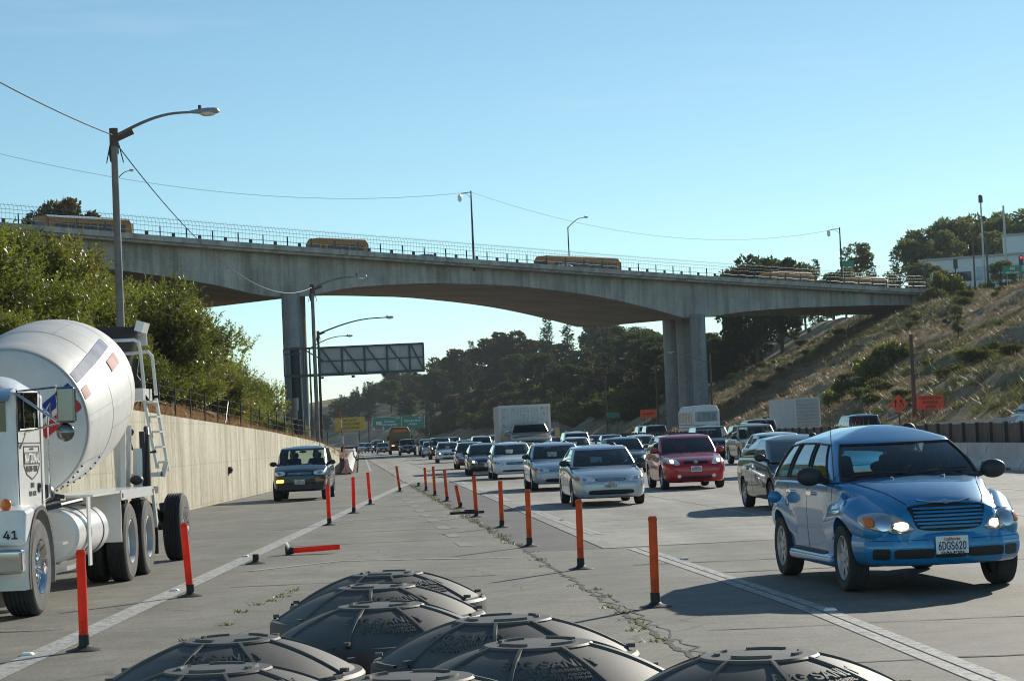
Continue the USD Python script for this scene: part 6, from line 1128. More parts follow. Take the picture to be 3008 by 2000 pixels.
ld = MB().bar((.78, 9.0, 2.5), (.95, 8.95, 1.45), .04, .10, (0, 1, 0)).bar((.90, 9.35, 2.5), (1.06, 9.3, 1.40), .04, .10, (0, 1, 0))
put(mt_, ld, 'ladder_rail', 'truck_white', smooth=False)
for k in range(5): u = k / 4.6; put(mt_, MB().box((.85 + .17 * u, 9.17, 2.45 - 1.05 * u), (.14, .36, .03)), 'ladder_step', 'truck_white', smooth=False)
put(mt_, MB().bar((.30, 9.0, 1.34), (1.02, 9.0, 1.36), .07, .07).bar((1.02, 9.0, 1.32), (1.08, 9.0, 1.55), .07, .07), 'ladder_arm', 'truck_white', smooth=False)
put(mt_, MB().tube([(.40, 9.0, 3.3), (.62, 9.0, 2.8), (.85, 9.05, 2.45)], .022, 6).tube([(.55, 8.9, 1.95), (.6, 8.85, 1.75), (.75, 8.85, 1.68), (.95, 8.9, 1.70)], .018, 6).tube([(.70, 8.9, 3.1), (.66, 8.9, 2.85), (.72, 8.9, 2.75)], .05, 6), 'hose', 'rubber')
put(mt_, MB().ell((.62, 8.6, 2.0), (.06, .05, .06), 2), 'rear_lamp', 'dark_steel')
drv = make_person('driver of the mixer truck behind the dark windscreen', (-6.33 + .42, 24.25, 1.62), 0, 'people in the cars'); 

# ------------------------------------------------------------------ box trucks and buses
KIND['cab'] = dict(W=1.98, H=2.30, fo=.95, wb_=3.6, ro=1.2, r=.45, hood_f=1.46, z_cowl=1.80, z_belt_f=1.78, z_belt_r=1.80, cowl=.62, roof_f=.95, roof_r=1.75, tail=1.95, z_edge=2.22, deck=1.05, zb=.45)
bt = make_car('old box truck with rust flecked white box and gold cab in the middle lane', 'cab', 'gold', .72, 102.5, math.atan(SK), near=True, plate=None, cat='truck', name='box_truck', glass='car_glass_dark', mirror='chrome', style=dict(headlight=[(.66, 1.22), (.66, 1.38), (.90, 1.38), (.90, 1.22)], grille=(.58, 1.15, 1.40), lower=(.55, .62, .75), bars='chrome'))
bx = (-.12, 2.15); put(bt, MB().box((bx[0], bx[1] + 2.2, 2.12), (2.4, 4.4, 2.0)), 'cargo_box', 'rusty_white', smooth=False)
fr = MB()
for x in np.linspace(-1.2, 1.2, 6): fr.box((bx[0] + x, bx[1] - .025, 2.1), (.06 if abs(x) < 1.1 else .12, .05, 1.96))
fr.box((bx[0], bx[1] - .03, 3.06), (2.5, .08, .14)).box((bx[0], bx[1] - .03, 1.2), (2.4, .05, .1))
for y in np.linspace(.1, 4.3, 8): fr.box((bx[0] - 1.215, bx[1] + y, 2.1), (.03, .07, 1.96)); fr.box((bx[0] + 1.215, bx[1] + y, 2.1), (.03, .07, 1.96))
put(bt, fr, 'box_frame', 'box_white', smooth=False); put(bt, MB().box((1.32, .9, 1.72), (.22, .06, .5)).box((-1.32, .9, 1.55), (.2, .06, .45)), 'tall_mirror', 'gold_paint', smooth=False)
for s in (1, -1): put(bt, MB().tube([(s * .8, .9, 1.6), (s * 1.3, .9, 1.75)], .02, 5), 'mirror_arm', 'dark_steel')
def coach(name, label, loc, rot, L, body_m, roof_m, wins, win_m, W=2.45, H=3.1, z0=.45, group=None, zs=(1.55, 2.35), front=None):
    t = thing(name, label, 'bus', loc, rot, group)
    bd = hull(*[ellm((sx * (W / 2 - .12), y, z), (.12, .12, .1), 2) for sx in (1, -1) for y in (.12, L - .12) for z in (z0 + .1, H - .55)] + [ellm((sx * (W / 2 - .45), y, H - .2), (.25, .15, .2), 2) for sx in (1, -1) for y in (.25, L - .25)])
    put(t, unmf(bd), 'body', body_m, smooth=30)
    if roof_m: put(t, unmf(hull(*[ellm((sx * (W / 2 - .45), y, H - .17), (.27, .15, .2), 2) for sx in (1, -1) for y in (.4, L - .4)]) - box_m([-3, -1, 0], [3, L + 1, H - .25])), 'roof', roof_m, smooth=30)
    n = wins; yy = np.linspace(.9, L - .7, n + 1)
    for a, b in zip(yy, yy[1:]):
        for sx in (1, -1): put(t, MB().box((sx * (W / 2 + .002), (a + b) / 2, (zs[0] + zs[1]) / 2), (.02, (b - a) * .82, zs[1] - zs[0])), 'side_window', win_m, smooth=False)
    put(t, MB().box((0, -.0, (zs[0] + zs[1]) / 2 + .05), (W * .84, .03, zs[1] - zs[0])), 'windshield', win_m, smooth=False)
    put(t, MB().box((0, L, (zs[0] + zs[1]) / 2), (W * .6, .03, (zs[1] - zs[0]) * .8)), 'rear_window', win_m, smooth=False)
    for y in (1.9, L - 2.3):
        for sx in (1, -1): put(t, shift(MB().lathe([(.001, -.14), (.46, -.14), (.48, -.08), (.48, .08), (.46, .14), (.001, .14)], 20, axis='x'), (sx * (W / 2 - .14), y, .48)), 'wheel', 'tyre')
    for sx in (1, -1): put(t, MB().box((sx * (W / 2 + .005), L / 2, zs[0] - .2), (.01, L - .4, .05)).box((sx * (W / 2 + .005), L / 2, zs[0] - .5), (.01, L - .4, .05)), 'side_band', 'print_black', smooth=False)
    return t
sb = coach('school_bus', 'yellow school bus coming towards the camera far up the freeway', (at(1174, 1280, 250)[0], 250, 0), math.atan(SK), 10., 'bus_yellow', 'bus_roof_white', 9, 'window_dark', H=3.15)
for s in (1, -1): put(sb, MB().box((s * .8, -.03, .95), (.3, .05, .22)), 'headlight', 'lit_lamp' if s < 0 else 'lamp_silver', smooth=False)
put(sb, MB().box((0, -.03, 1.85), (2.15, .05, 1.15)), 'front_screen', 'window_dark', smooth=False); put(sb, MB().box((0, -.02, 2.72), (1.6, .03, .25)), 'sign_band', 'amber', smooth=False); put(sb, MB().box((0, -.03, .75), (2.2, .06, .5)), 'front_bumper', 'grille_black', smooth=False); put(sb, MB().box((-1.35, -.1, 1.9), (.2, .1, .5)).box((1.35, -.1, 1.9), (.2, .1, .5)), 'mirror', 'black_plastic', smooth=False)
rotB = -PI / 4
def bridge_bus(label, s, n, L, roof, wins):
    b = BP(s, n, ztop(s) - .75); return coach('school_bus', label, b, rotB, L, 'bus_yellow', roof, wins, 'window_dark', H=2.8, zs=(1.45, 2.15), group='school buses on the overpass')
bridge_bus('yellow school bus with a white roof at the left end of the overpass', -53.0, 8, 9.6, 'bus_roof_white', 10)
bridge_bus('yellow school bus left of the middle lantern lamp on the overpass', -20.3, 8, 6.6, None, 5)
bridge_bus('long yellow school bus on the overpass right of the middle', 13.2, 8, 12.2, None, 13)
bridge_bus('yellow school bus near the right end of the overpass, left of the last lantern lamp', 54, 8, 8.5, None, 7)
bridge_bus('rightmost yellow school bus at the end of the overpass', 71.6, 8, 7.2, None, 7)
p = BP(11, 4.2, ztop(11) - .75); c = make_car('white car beside the long yellow bus on the overpass', 'sedan', 'white', p[0], p[1], rotB, zz=p[2], group='cars on the overpass')
p = BP(-10, 4.2, ztop(-10) - .75); c = make_car('pale car half hidden by the railing in the middle of the overpass', 'sedan', 'silver', p[0], p[1], rotB, zz=p[2], group='cars on the overpass')
wb = coach('white_bus', 'white bus seen from behind beyond the wooden wall, dark framed windows', (17.3 - .0, 196, .25), math.atan(SK), 9., 'box_white', None, 8, 'window_pale', H=3.35, zs=(1.85, 2.75))
for s in (1, -1):
    for y in np.linspace(.9, 8.3, 9): put(wb, MB().box((s * 1.236, y, 2.3), (.012, .07, .98)), 'window_bar', 'print_black', smooth=False)
for k in range(4):
    q = MB()
    for j in range(8): q.box((-.66 + .44 * k, -.012, 1.95 + .1 * j), (.34, .03, .035))
    put(wb, q, 'rear_louvre', 'dark_steel', smooth=False)
put(wb, MB().box((0, -.02, 1.55), (2.3, .03, .05)).box((.0, -.02, 1.25), (2.2, .03, .1)), 'rear_trim', 'dark_steel', smooth=False)
put(wb, MB().box((.5, 3, 3.38), (.8, .9, .08)).box((.2, 6, 3.38), (.7, .7, .07)), 'roof_hatch', 'trailer_grey', smooth=False)
def box_trailer(label, x, Y, rot, W=2.1, H=3.3, L=5.):
    t = thing('box_trailer', label, 'truck', (x, Y, .25), rot)
    put(t, MB().box((0, L / 2, H / 2 + .45), (W, L, H - .9)), 'cargo_box', 'trailer_grey', smooth=False)
    put(t, MB().box((0, -.012, H / 2 + .45), (W * .88, .03, (H - .9) * .9)), 'roll_door', 'sign_back', smooth=False)
    for k in range(1, 8): put(t, MB().box((0, -.03, .9 + (H - .9) * .9 * k / 8), (W * .88, .012, .015)), 'door_rib', 'dark_steel', smooth=False)
    put(t, MB().box((0, -.02, H + .01), (W + .04, .06, .06)).box((W / 2, -.02, H / 2 + .45), (.06, .05, H - .9)).box((-W / 2, -.02, H / 2 + .45), (.06, .05, H - .9)), 'frame', 'box_white', smooth=False)
    for s in (1, -1): put(t, shift(MB().lathe([(.001, -.14), (.38, -.14), (.4, -.08), (.4, .08), (.38, .14), (.001, .14)], 18, axis='x'), (s * (W / 2 - .15), 1.4, .4)), 'wheel', 'tyre')
    put(t, MB().box((0, L / 2, .55), (W * .8, L, .2)), 'chassis', 'dark_steel', smooth=False)
    return t
box_trailer('pale grey box truck with roll up door behind the wooden wall', 22.7, 168., math.atan(SK) + .22)
box_trailer('small white box truck far left beyond the end of the retaining wall', -23.6, 305., math.atan(SK), 2.4, 2.7)

# ------------------------------------------------------------------ shrubs and trees
def leaf_quads(c, ax_, L, W, rng):
    n = len(c); ax_ = ax_ / (np.linalg.norm(ax_, axis=1)[:, None] + 1e-9); r = rng.normal(0, 1, (n, 3)); s = np.cross(ax_, r); s /= np.linalg.norm(s, axis=1)[:, None] + 1e-9; L = L * rng.uniform(.65, 1.3, n)[:, None]; W = W * rng.uniform(.7, 1.3, n)[:, None]
    v = np.stack([c, c + ax_ * L * .45 + s * W / 2, c + ax_ * L, c + ax_ * L * .45 - s * W / 2], 1).reshape(-1, 3); k = 4 * np.arange(n)[:, None]
    return v, np.vstack([k + [0, 1, 2], k + [0, 2, 3]])
def dirs(n, rng): d = rng.normal(0, 1, (n, 3)); return d / np.linalg.norm(d, axis=1)[:, None]
def make_shrub(name, label, seed, R=2.1, H=3.6, shoots=470, per=22, L=.14, W=.05, leaf='shrub_leaf', lumps=9, group=None, cat='shrub', up=.9):
    rng = np.random.default_rng(seed); t = thing(name, label, cat, (0, 0, -200), 0, group)
    lc = np.stack([rng.normal(0, R * .38, lumps), rng.normal(0, R * .38, lumps), rng.uniform(.30, .74, lumps) * H], 1); lr = rng.uniform(.26, .42, lumps) * R * 1.15
    k = rng.integers(0, lumps, shoots); d = dirs(shoots, rng); d[:, 2] = np.abs(d[:, 2]) * .9 - .25 * (rng.random(shoots) < .35); p = lc[k] + d * lr[k][:, None] * rng.uniform(.55, 1.0, shoots)[:, None]; p[:, 2] = np.clip(p[:, 2], .1, None)
    g_ = d + [0, 0, up] + rng.normal(0, .3, (shoots, 3)); g_ /= np.linalg.norm(g_, axis=1)[:, None]; SL = rng.uniform(.35, .95, shoots) * H / 3.6
    u = np.linspace(.12, 1, per)[None, :, None]; c = (p[:, None] + g_[:, None] * SL[:, None, None] * u).reshape(-1, 3); a = np.repeat(g_, per, 0) * .75 + dirs(len(c), rng) * .9
    v1, f1 = leaf_quads(c, a, L, W, rng)
    m = shoots * 4; k = rng.integers(0, lumps, m); c2 = lc[k] + dirs(m, rng) * (lr[k] * rng.uniform(.3, .98, m) ** .5)[:, None]; c2[:, 2] = np.clip(c2[:, 2], .05, None); v2, f2 = leaf_quads(c2, dirs(m, rng) + [0, 0, .3], L * 1.5, W * 2.2, rng)
    part(t, 'foliage', (np.vstack([v1, v2]), np.vstack([f1, f2 + len(v1)])), leaf, smooth=False)
    st = MB()
    for i in range(8): q = lc[i % lumps]; st.tube([(rng.normal(0, .15), rng.normal(0, .15), -.3), q * [.4, .4, .6], q + [0, 0, .2]], [.05, .035, .012], 5)
    put(t, st, 'stem', 'bark'); return t
def make_tree(name, label, seed, H=12, R=4.2, lumps=16, per=230, L=.5, W=.34, leaf='tree_leaf', group=None, trunk=.25, low=.25, lean=0):
    rng = np.random.default_rng(seed); t = thing(name, label, 'tree', (0, 0, -300), 0, group)
    z = np.sort(rng.uniform(low, .9, lumps)) * H; prof = np.sin(np.clip((z / H - low * .6) / (1.02 - low * .6), 0, 1) * PI) ** .6; a = rng.uniform(0, 2 * PI, lumps); rr = R * prof * rng.uniform(.25, .78, lumps)
    lc = np.stack([rr * np.cos(a) + lean * z, rr * np.sin(a), z], 1); lr = R * rng.uniform(.16, .40, lumps) * (.6 + .4 * prof) * (16 / lumps) ** .25
    V, Fs, o = [], [], 0
    for c, r in zip(lc, lr):
        d = dirs(per, rng); q = c + d * (r * rng.uniform(.35, 1.05, per) ** .6)[:, None] * [1, 1, .72] + dirs(per, rng) * .12 * r; v, f = leaf_quads(q, d + dirs(per, rng) * .8, L, W, rng); V.append(v); Fs.append(f + o); o += len(v)
    part(t, 'crown', (np.vstack(V), np.vstack(Fs)), leaf, smooth=False)
    tr = MB().tube([(0, 0, -1), (rng.normal(0, .1), rng.normal(0, .1), H * .35), (lean * H * .7, 0, H * .82)], [trunk * 1.2, trunk * .8, trunk * .2], 8)
    for c in lc[::2]: tr.tube([(lean * c[2] * .5, 0, max(c[2] * .55, 1)), c * [.6, .6, .9], c], [trunk * .4, trunk * .22, .03], 5)
    put(t, tr, 'trunk', 'bark'); return t
def make_conifer(name, label, seed, H=14, R=2.6, leaf='conifer_leaf', group=None, ragged=.35):
    rng = np.random.default_rng(seed); t = thing(name, label, 'tree', (0, 0, -400), 0, group); C_, A_ = [], []; br_ = MB()
    for z in np.arange(.12, .985, .035):
        n = 7 if z < .8 else 5; r = R * (1 - z) ** .85 + .12
        for a in rng.uniform(0, 2 * PI, n):
            q = r * rng.uniform(1 - ragged, 1.1); d = np.array([math.cos(a), math.sin(a), -.12 + .3 * z]); m = max(5, int(q * 9)); u = rng.uniform(.15, 1, m)[:, None]; C_.append(np.array([0, 0, z * H]) + d * q * u + rng.normal(0, .10 + .05 * q, (m, 3))); A_.append(np.tile(d, (m, 1)) + rng.normal(0, .5, (m, 3)))
            br_.tube([(0, 0, z * H), np.array([0, 0, z * H]) + d * q * .8], [.05, .01], 4, False)
    v, f = leaf_quads(np.vstack(C_), np.vstack(A_), .55, .26, rng); part(t, 'crown', (v, f), leaf, smooth=False)
    put(t, br_.tube([(0, 0, -1), (0, 0, H * .5), (0, 0, H)], [.22, .12, .02], 7), 'trunk', 'bark'); return t
rv_ = np.random.default_rng(77)
_free = {}
def plant(protos, i, label, loc, scale, group=None, rot=None, tilt=None):
    """the first planting of a kind moves the original itself"""
    o = protos[i % len(protos)]; key = str(o.GetPath()); rot = rv_.uniform(0, 2 * PI) if rot is None else rot
    if key not in _free:
        _free[key] = 1; x = UsdGeom.Xformable(o); ops = x.GetOrderedXformOps(); ops[0].Set(Gf.Vec3d(*map(float, loc))); ops[1].Set(math.degrees(rot)); x.AddScaleOp().Set(Gf.Vec3f(*map(float, np.broadcast_to(scale, 3)))); tag(o, label, None, group); return o
    return copy(o, label, loc, rot, group, scale)
# silhouette of the left bank's shrubs, as elevation over bearing from the camera
BX = np.array([-40, 0, 28, 45, 75, 105, 128, 145, 200, 250, 300, 345, 390, 450, 500, 560, 610, 650, 672, 690]); BYp = np.array([410, 420, 455, 500, 520, 545, 590, 622, 596, 582, 610, 645, 690, 705, 735, 765, 800, 835, 868, 905])
def bank_top(X, Y):
    """highest z that a shrub here may reach so that the bank keeps its outline"""
    sx = 1179 + 4975 * X / Y; y = np.interp(sx, BX, BYp); return EYE + (1000 - .0437 * (sx - 1179) - y) / 4975 * Y
sh = [make_shrub('bank_shrub', 'tall leafy green shrub in the dense shrubs on the left bank', s, leaf=l) for s, l in ((1, 'shrub_leaf'), (2, 'shrub_leaf_olive'), (3, 'shrub_leaf'), (4, 'shrub_leaf'))]
LABS = {'g': 'bright green leafy shrub in the dense thicket on the left bank'}
k = 0; put_at = []
for Y in np.arange(52, 178, 1.8):
    for d in np.arange(5.0, 36, 2.0):
        X = edgeL(Y) - d + rv_.normal(0, .5); y_ = Y + rv_.normal(0, .6); sx = 1179 + 4975 * X / y_
        if sx < -60 or sx > 672: continue
        z = float(zbank(X, y_)); top = float(bank_top(X, y_)); hmax = top - z
        if hmax < 1.1: continue
        if d < 6.4: h = rv_.uniform(1.7, 2.6)
        else: h = rv_.uniform(3.0, 4.6)
        if rv_.random() < .15 and d > 7: continue
        h = min(h, hmax * .98)
        if any((X - a) ** 2 + (y_ - b) ** 2 < (.42 * min(h, c)) ** 2 for a, b, c in put_at[-90:]): continue
        put_at.append((X, y_, h)); sc = h / 4.25; plant(sh, k + int(rv_.random() * 3), 'leafy green shrub in the dense thicket covering the left bank', (X, y_, z - .1), (max(sc, .55) * 1.08, max(sc, .55) * 1.08, sc), 'shrubs of the thicket on the left bank'); k += 1
# skyline: shrubs that just touch the outline
for sx in np.arange(-30, 575, 12.):
    yt = float(np.interp(sx, BX, BYp)) + rv_.uniform(-8, 8); best = None
    for Y in np.arange(60, 176, 3.):
        X = (sx - 1179) / 4975 * Y
        if X > edgeL(Y) - 5.0: continue
        z = float(zbank(X, Y)); h = EYE + (1000 - .0437 * (sx - 1179) - yt) / 4975 * Y - z
        if 2.6 < h < 4.8 and (best is None or abs(h - 3.7) < abs(best[3] - 3.7)): best = (X, Y, z, h)
    if best: X, Y, z, h = best; sc = h / 4.25; plant(sh, k, 'leafy green shrub in the dense thicket covering the left bank', (X, Y, z - .1), (sc * 1.05, sc * 1.05, sc), 'shrubs of the thicket on the left bank'); k += 1
print('shrubs', k)
pines = [make_tree('pine_tree', '', s, 13, 4.6, 34, 170, leaf='tree_leaf') for s in (11, 12, 13)]; oaks = [make_tree('broad_tree', '', s, 9, 4.6, 28, 170, .5, .36, 'brown_leaf', low=.15) for s in (21, 22)]
conif = [make_conifer('conifer_tree', '', s, 14, 2.5) for s in (31, 32)]; eucs = [make_tree('tall_tree', '', s, 16, 4.2, 36, 150, .5, .26, 'grey_leaf', low=.2) for s in (41, 42)]
bush = [make_shrub('hill_bush', '', s, 2.4, 2.2, 260, 12, .26, .13, 'bush_leaf', 8, up=.5) for s in (51, 52)]; gbush = [make_shrub('hill_bush', '', 53, 2.6, 2.2, 300, 12, .26, .12, 'shrub_leaf', 9, up=1.0)]
# the wood on the far hillside
FXs = np.array([695, 740, 760, 800, 830, 870, 905, 960, 1000, 1040, 1090, 1160, 1215, 1270, 1300, 1400, 1540, 1640]); FYs = np.array([958, 945, 918, 902, 882, 874, 842, 850, 828, 812, 778, 760, 730, 722, 720, 735, 760, 756])
kk = 0
for Y in (335, 352, 370, 392, 415, 440, 470, 505, 545, 585, 625, 670, 720, 780, 850, 930):
    st = 4.7 if Y < 480 else 5.6
    for c in np.arange(50, 88 + (Y - 335) * .03, st):
        X = c - float(XS(Y)) + rv_.normal(0, 1.3); y = Y + rv_.normal(0, 5); sx = 1179 + 4975 * X / y
        if sx < 735 or sx > 1660: continue
        z = float(zhill(X, y)); top = EYE + (1000 - .0437 * (sx - 1179) - np.interp(sx, FXs, FYs)) / 4975 * y; hm = top - z
        if hm < 3.5: continue
        r = rv_.random(); brown = (960 < sx < 1180 and r < .4) or r < .10; P_ = oaks if brown else (conif if r > (.55 if sx < 1120 else .8) else pines); H0 = 9.0 if brown else 13.0
        h = min(hm * rv_.uniform(.86, 1.04), rv_.uniform(8, 15) if not brown else rv_.uniform(6, 10)); s = h / (H0 * 1.02)
        if c > 70 and hm < 19: s = hm / H0 * rv_.uniform(.85, 1.03)
        plant(P_, kk, 'brownish broad tree in the wood on the far hillside' if brown else 'dark green tree in the dense wood covering the far hillside', (X, y, z - .3), (s * 1.22, s * 1.22, s), 'brown trees of the far hillside wood' if brown else 'dark trees of the far hillside wood'); kk += 1
for sx in np.arange(702, 965, 7.5):
    for q in range(2):
        Y = rv_.uniform(820, 1000); X = (sx + rv_.normal(0, 4) - 1179) / 4975 * Y; z = float(zhill(X, Y)); sx2 = 1179 + 4975 * X / Y; top = EYE + (1000 - .0437 * (sx2 - 1179) - np.interp(sx2, FXs, FYs)) / 4975 * Y; h = top - z
        if h < 3: continue
        cn = q == 0; h = h * rv_.uniform(.8, 1.12) if cn else h * rv_.uniform(.55, .85); s = h / (14 if cn else 13)
        plant(conif if cn else pines, kk, 'thin pointed conifer on the far skyline left of the wood' if cn else 'small dark tree on the far skyline left of the wood', (X, Y, z - .5), (min(s * 1.25, s + 1.2), min(s * 1.25, s + 1.2), s), 'conifers on the far skyline' if cn else 'small trees on the far skyline'); kk += 1
for k in range(90):
    Y = rv_.uniform(345, 640); c = rv_.uniform(43, 60); X = c - float(XS(Y)); s = rv_.uniform(.8, 1.9); plant(bush, k, 'low bush on the grass below the far hillside wood', (X, Y, float(zhill(X, Y)) - .2), (s * 1.2, s * 1.2, s), 'bushes below the far hillside wood')
# trees and bushes one can point to
def tree_at(P_, i, label, sx, base_sy, top_sy, Y, H0, zf=None, wide=1.0, group=None):
    p = at4(sx, base_sy, Y); X = p[0]; z = float(zf(X, Y)) if zf else p[2]; top = at4(sx, top_sy, Y)[2]; s = (top - z) / H0; return plant(P_, i, label, (X, Y, z - .3), (s * wide, s * wide, s), group)
tree_at(pines, 0, 'tall dark pine behind the overpass railing right of the yellow bus', 1735, 640, 570, 318, 13.2, zhill, .95)
tree_at(pines, 1, 'second dark pine behind the overpass railing, right of its twin', 1793, 640, 568, 322, 13.2, zhill, .95)
tree_at(pines, 2, 'low dark tree left of the twin pines behind the overpass', 1700, 640, 600, 320, 13.2, zhill, .8)
for q, (sx, ty, Y) in enumerate([(1850, 603, 365), (1880, 578, 372), (1915, 598, 368), (1975, 556, 372), (2010, 588, 360), (2060, 560, 390), (1945, 610, 350)]): tree_at([eucs, conif, pines][q % 3] if q != 5 else conif, q, ['grey green tree left of the rightmost lantern lamp', 'narrow tree among those left of the rightmost lantern lamp', 'small tree just left of the rightmost lantern lamp', 'pointed broad tree right of the rightmost lantern lamp', 'low tree right of the rightmost lantern lamp', 'slim conifer left of the white building', 'low tree behind the rightmost lantern lamp'][q], sx, 640, ty, Y, 15, zhill, 1.0)
for q, (sx, ty, Y) in enumerate([(2095, 545, 362), (2125, 515, 366), (2165, 495, 372), (2205, 490, 368), (2240, 484, 376), (2285, 492, 372), (2320, 478, 378), (2352, 470, 372), (2190, 520, 350), (2300, 520, 350)]): tree_at(eucs, q, ['leftmost tall grey green tree behind the white building', 'second tall tree from the left behind the white building', 'third tall tree behind the white building', 'tall tree behind the left wing of the white building', 'tall tree left of the tall steel pole', 'tall open tree between the two tall poles', 'tall tree right of the second tall pole', 'tall tree cut by the right edge of the picture', 'lower tree before the tall trees at the building corner', 'lower tree before the tall trees at right'][q], sx, 640, ty, Y, 15.5, zhill, 1.15)
for q, (sx, ty, Y) in enumerate([(2118, 596, 305), (2150, 604, 302), (2305, 592, 296), (2335, 604, 294)]): tree_at(eucs, q, ['small tree screening the left end of the white building', 'low tree before the left part of the white building', 'small tree before the taller white block', 'low tree by the green street sign at the right edge'][q], sx, 650, ty, Y, 15.5, zhill, 1.5)
for q, (sx, ty, by, Y, s) in enumerate([(2150, 655, 742, 276, 1.0), (2190, 628, 740, 282, 1.1), (2232, 652, 720, 288, 1.0), (2270, 648, 680, 296, .8)]): tree_at(gbush if q % 2 else bush, q, ['big bush at the right end of the overpass', 'tallest bush beside the right end of the overpass', 'bush right of the overpass end on the slope crest', 'low bush on the slope crest below the white building'][q], sx, by, ty, Y, 2.5, zhill if q > 2 else zhill, .62 * s)
tree_at(eucs, 0, 'small lone tree with a bare stem on the right slope', 2207, 778, 690, 204, 16, zhill, 1.0)
for q, (sx, sy, Y, s, w) in enumerate([(1965, 880, 206, .72, 1.25), (2010, 865, 208, .88, 1.25), (2060, 850, 210, .85, 1.25), (1935, 905, 200, .6, 1.2)]): p = at4(sx, sy, Y); plant(gbush, q, ['left part of the bright green thicket on the right slope', 'middle bush of the bright green thicket on the right slope', 'upper bush of the bright green thicket on the right slope', 'lowest bush of the bright green thicket on the right slope'][q], (p[0], Y, float(zhill(p[0], Y)) - .3), (s * w, s * w, s))
for q, (sx, Y, s) in enumerate([(2200, 174, .55), (2250, 178, .65), (2290, 180, .6), (1985, 188, .5), (2030, 186, .42), (2340, 165, .5)]): p = at4(sx, 800, Y); plant(bush, q, ['dark bush on the right slope above the orange sign', 'second dark bush on the right slope above the orange sign', 'third dark bush on the right slope toward the edge', 'low bush left of the wooden pole', 'low bush behind the wooden pole', 'dark bush on the slope at the right edge'][q], (p[0], Y, float(zhill(p[0], Y)) - .3), (s * 1.2, s * 1.2, s * .9))
for q, (sx, ty, Y) in enumerate([(1652, 770, 318), (1672, 762, 326), (1700, 756, 335), (1730, 752, 330), (1765, 752, 338), (1800, 752, 342), (1690, 790, 322), (1745, 790, 322), (1835, 752, 335), (1870, 750, 338), (1900, 748, 342)]): tree_at(pines, q, ['dark tree just right of the right bridge columns', 'second dark tree right of the bridge columns', 'dark tree under the overpass right of the columns', 'broad dark tree under the overpass', 'dark tree under the middle of the right span', 'last dark tree under the right span', 'lower dark tree beside the bridge columns', 'lower dark tree under the right span', 'small tree under the right part of the right span', 'another small tree under the right part of the right span', 'small tree nearest the slope under the right span'][q], sx, 900, ty, Y, 13.2, zhill, 1.3)
for k in range(85):
    Y = rv_.uniform(160, 320); c = rv_.uniform(41, 74); X = c - SK * Y; s = rv_.uniform(.14, .42); plant(bush, k, 'small scrub bush on the dry right hillside', (X, Y, float(zhill(X, Y)) - .1), (s * 1.15, s * 1.15, s), 'scrub bushes of the right hillside')
for q, (sx, ty, Y) in enumerate([(150, 436, 235), (185, 440, 240), (115, 455, 238), (88, 468, 232)]): tree_at(oaks if q < 2 else pines, q, ['round tree behind the leftmost yellow bus', 'right half of the tree pair behind the leftmost bus', 'left part of the trees behind the leftmost bus', 'small tree left of the leftmost bus'][q], sx, 530, ty, Y, 9.6 if q < 2 else 13.2, lambda X, Y: 20.0, .75)
# tussocks on the dry slope
n = 5200; Y = 95 + 225 * rv_.random(n) ** .8; c = rv_.uniform(38.6, 79, n); X = c - SK * Y; zz = zhill(X, Y); gn = meshkit.fbm(np.stack([X * .07, Y * .07, X * 0], -1), 3, 5); green = gn > .53
tag(part(None, 'dry_tussocks', blades(np.stack([X, Y, zz - .05], 1)[~green], .42, .30, 34, rv_, .030, .6), 'hill_dry', smooth=False), 'dry brown grass tussocks all over the right hillside', 'grass', kind='stuff')
tag(part(None, 'green_weeds', blades(np.stack([X, Y, zz - .05], 1)[green], .50, .32, 40, rv_, .034, .6), 'hill_green', smooth=False), 'olive green weeds in patches on the right hillside', 'weeds', kind='stuff')
# the low hill behind the end of the retaining wall carries trees too
for k in range(60):
    Y = rv_.uniform(300, 800); X = edgeL(Y) - rv_.uniform(6, 70); sx = 1179 + 4975 * X / Y
    if sx < 640 or sx > 790: continue
    z = float(zbank(X, Y)); top = EYE + (1000 - .0437 * (sx - 1179) - np.interp(sx, [640, 700, 745, 790], [965, 962, 950, 940])) / 4975 * Y; h = min(top - z, rv_.uniform(5, 11)) 
    if h < 2: continue
    s = h / 13.5; plant(conif if k % 3 == 0 else pines, k, 'small distant tree beyond the end of the retaining wall', (X, Y, z - .3), (s * 1.2, s * 1.2, s), 'distant trees beyond the retaining wall')
# ------------------------------------------------------------------ buildings on the plateau
def bl(name, label, corners, z0, z1, wins, cat='building'):
    t = thing(name, label, cat, (0, 0, 0)); put(t, MB().prism(corners, z1 - z0, mat4((1, 0, 0), (0, 1, 0), (0, 0, 1), (0, 0, z0))), 'wall', 'building_white', smooth=False)
    a, b = np.array(corners[0], float), np.array(corners[1], float); d = (b - a) / np.linalg.norm(b - a); nrm = np.array([d[1], -d[0]])
    for u0, u1, w0, w1, m in wins:
        p, q = a + d * u0 + nrm * .02, a + d * u1 + nrm * .02; k = max(1, int((u1 - u0) / 1.6))
        for i in range(k):
            r0, r1 = p + (q - p) * (i + .03) / k, p + (q - p) * (i + .97) / k; c = (r0 + r1) / 2
            put(t, MB().box((c[0], c[1], (w0 + w1) / 2), (np.linalg.norm(r1 - r0), .08, w1 - w0), rz=math.atan2(d[1], d[0])), 'window', m, smooth=False)
    c = (a + b) / 2; put(t, MB().box((c[0] + nrm[0] * .05, c[1] + nrm[1] * .05, z1 + .06), (np.linalg.norm(b - a) + .3, .4, .3), rz=math.atan2(d[1], d[0])), 'roof_edge', 'building_grey', smooth=False)
    return t
zb_ = 17.0
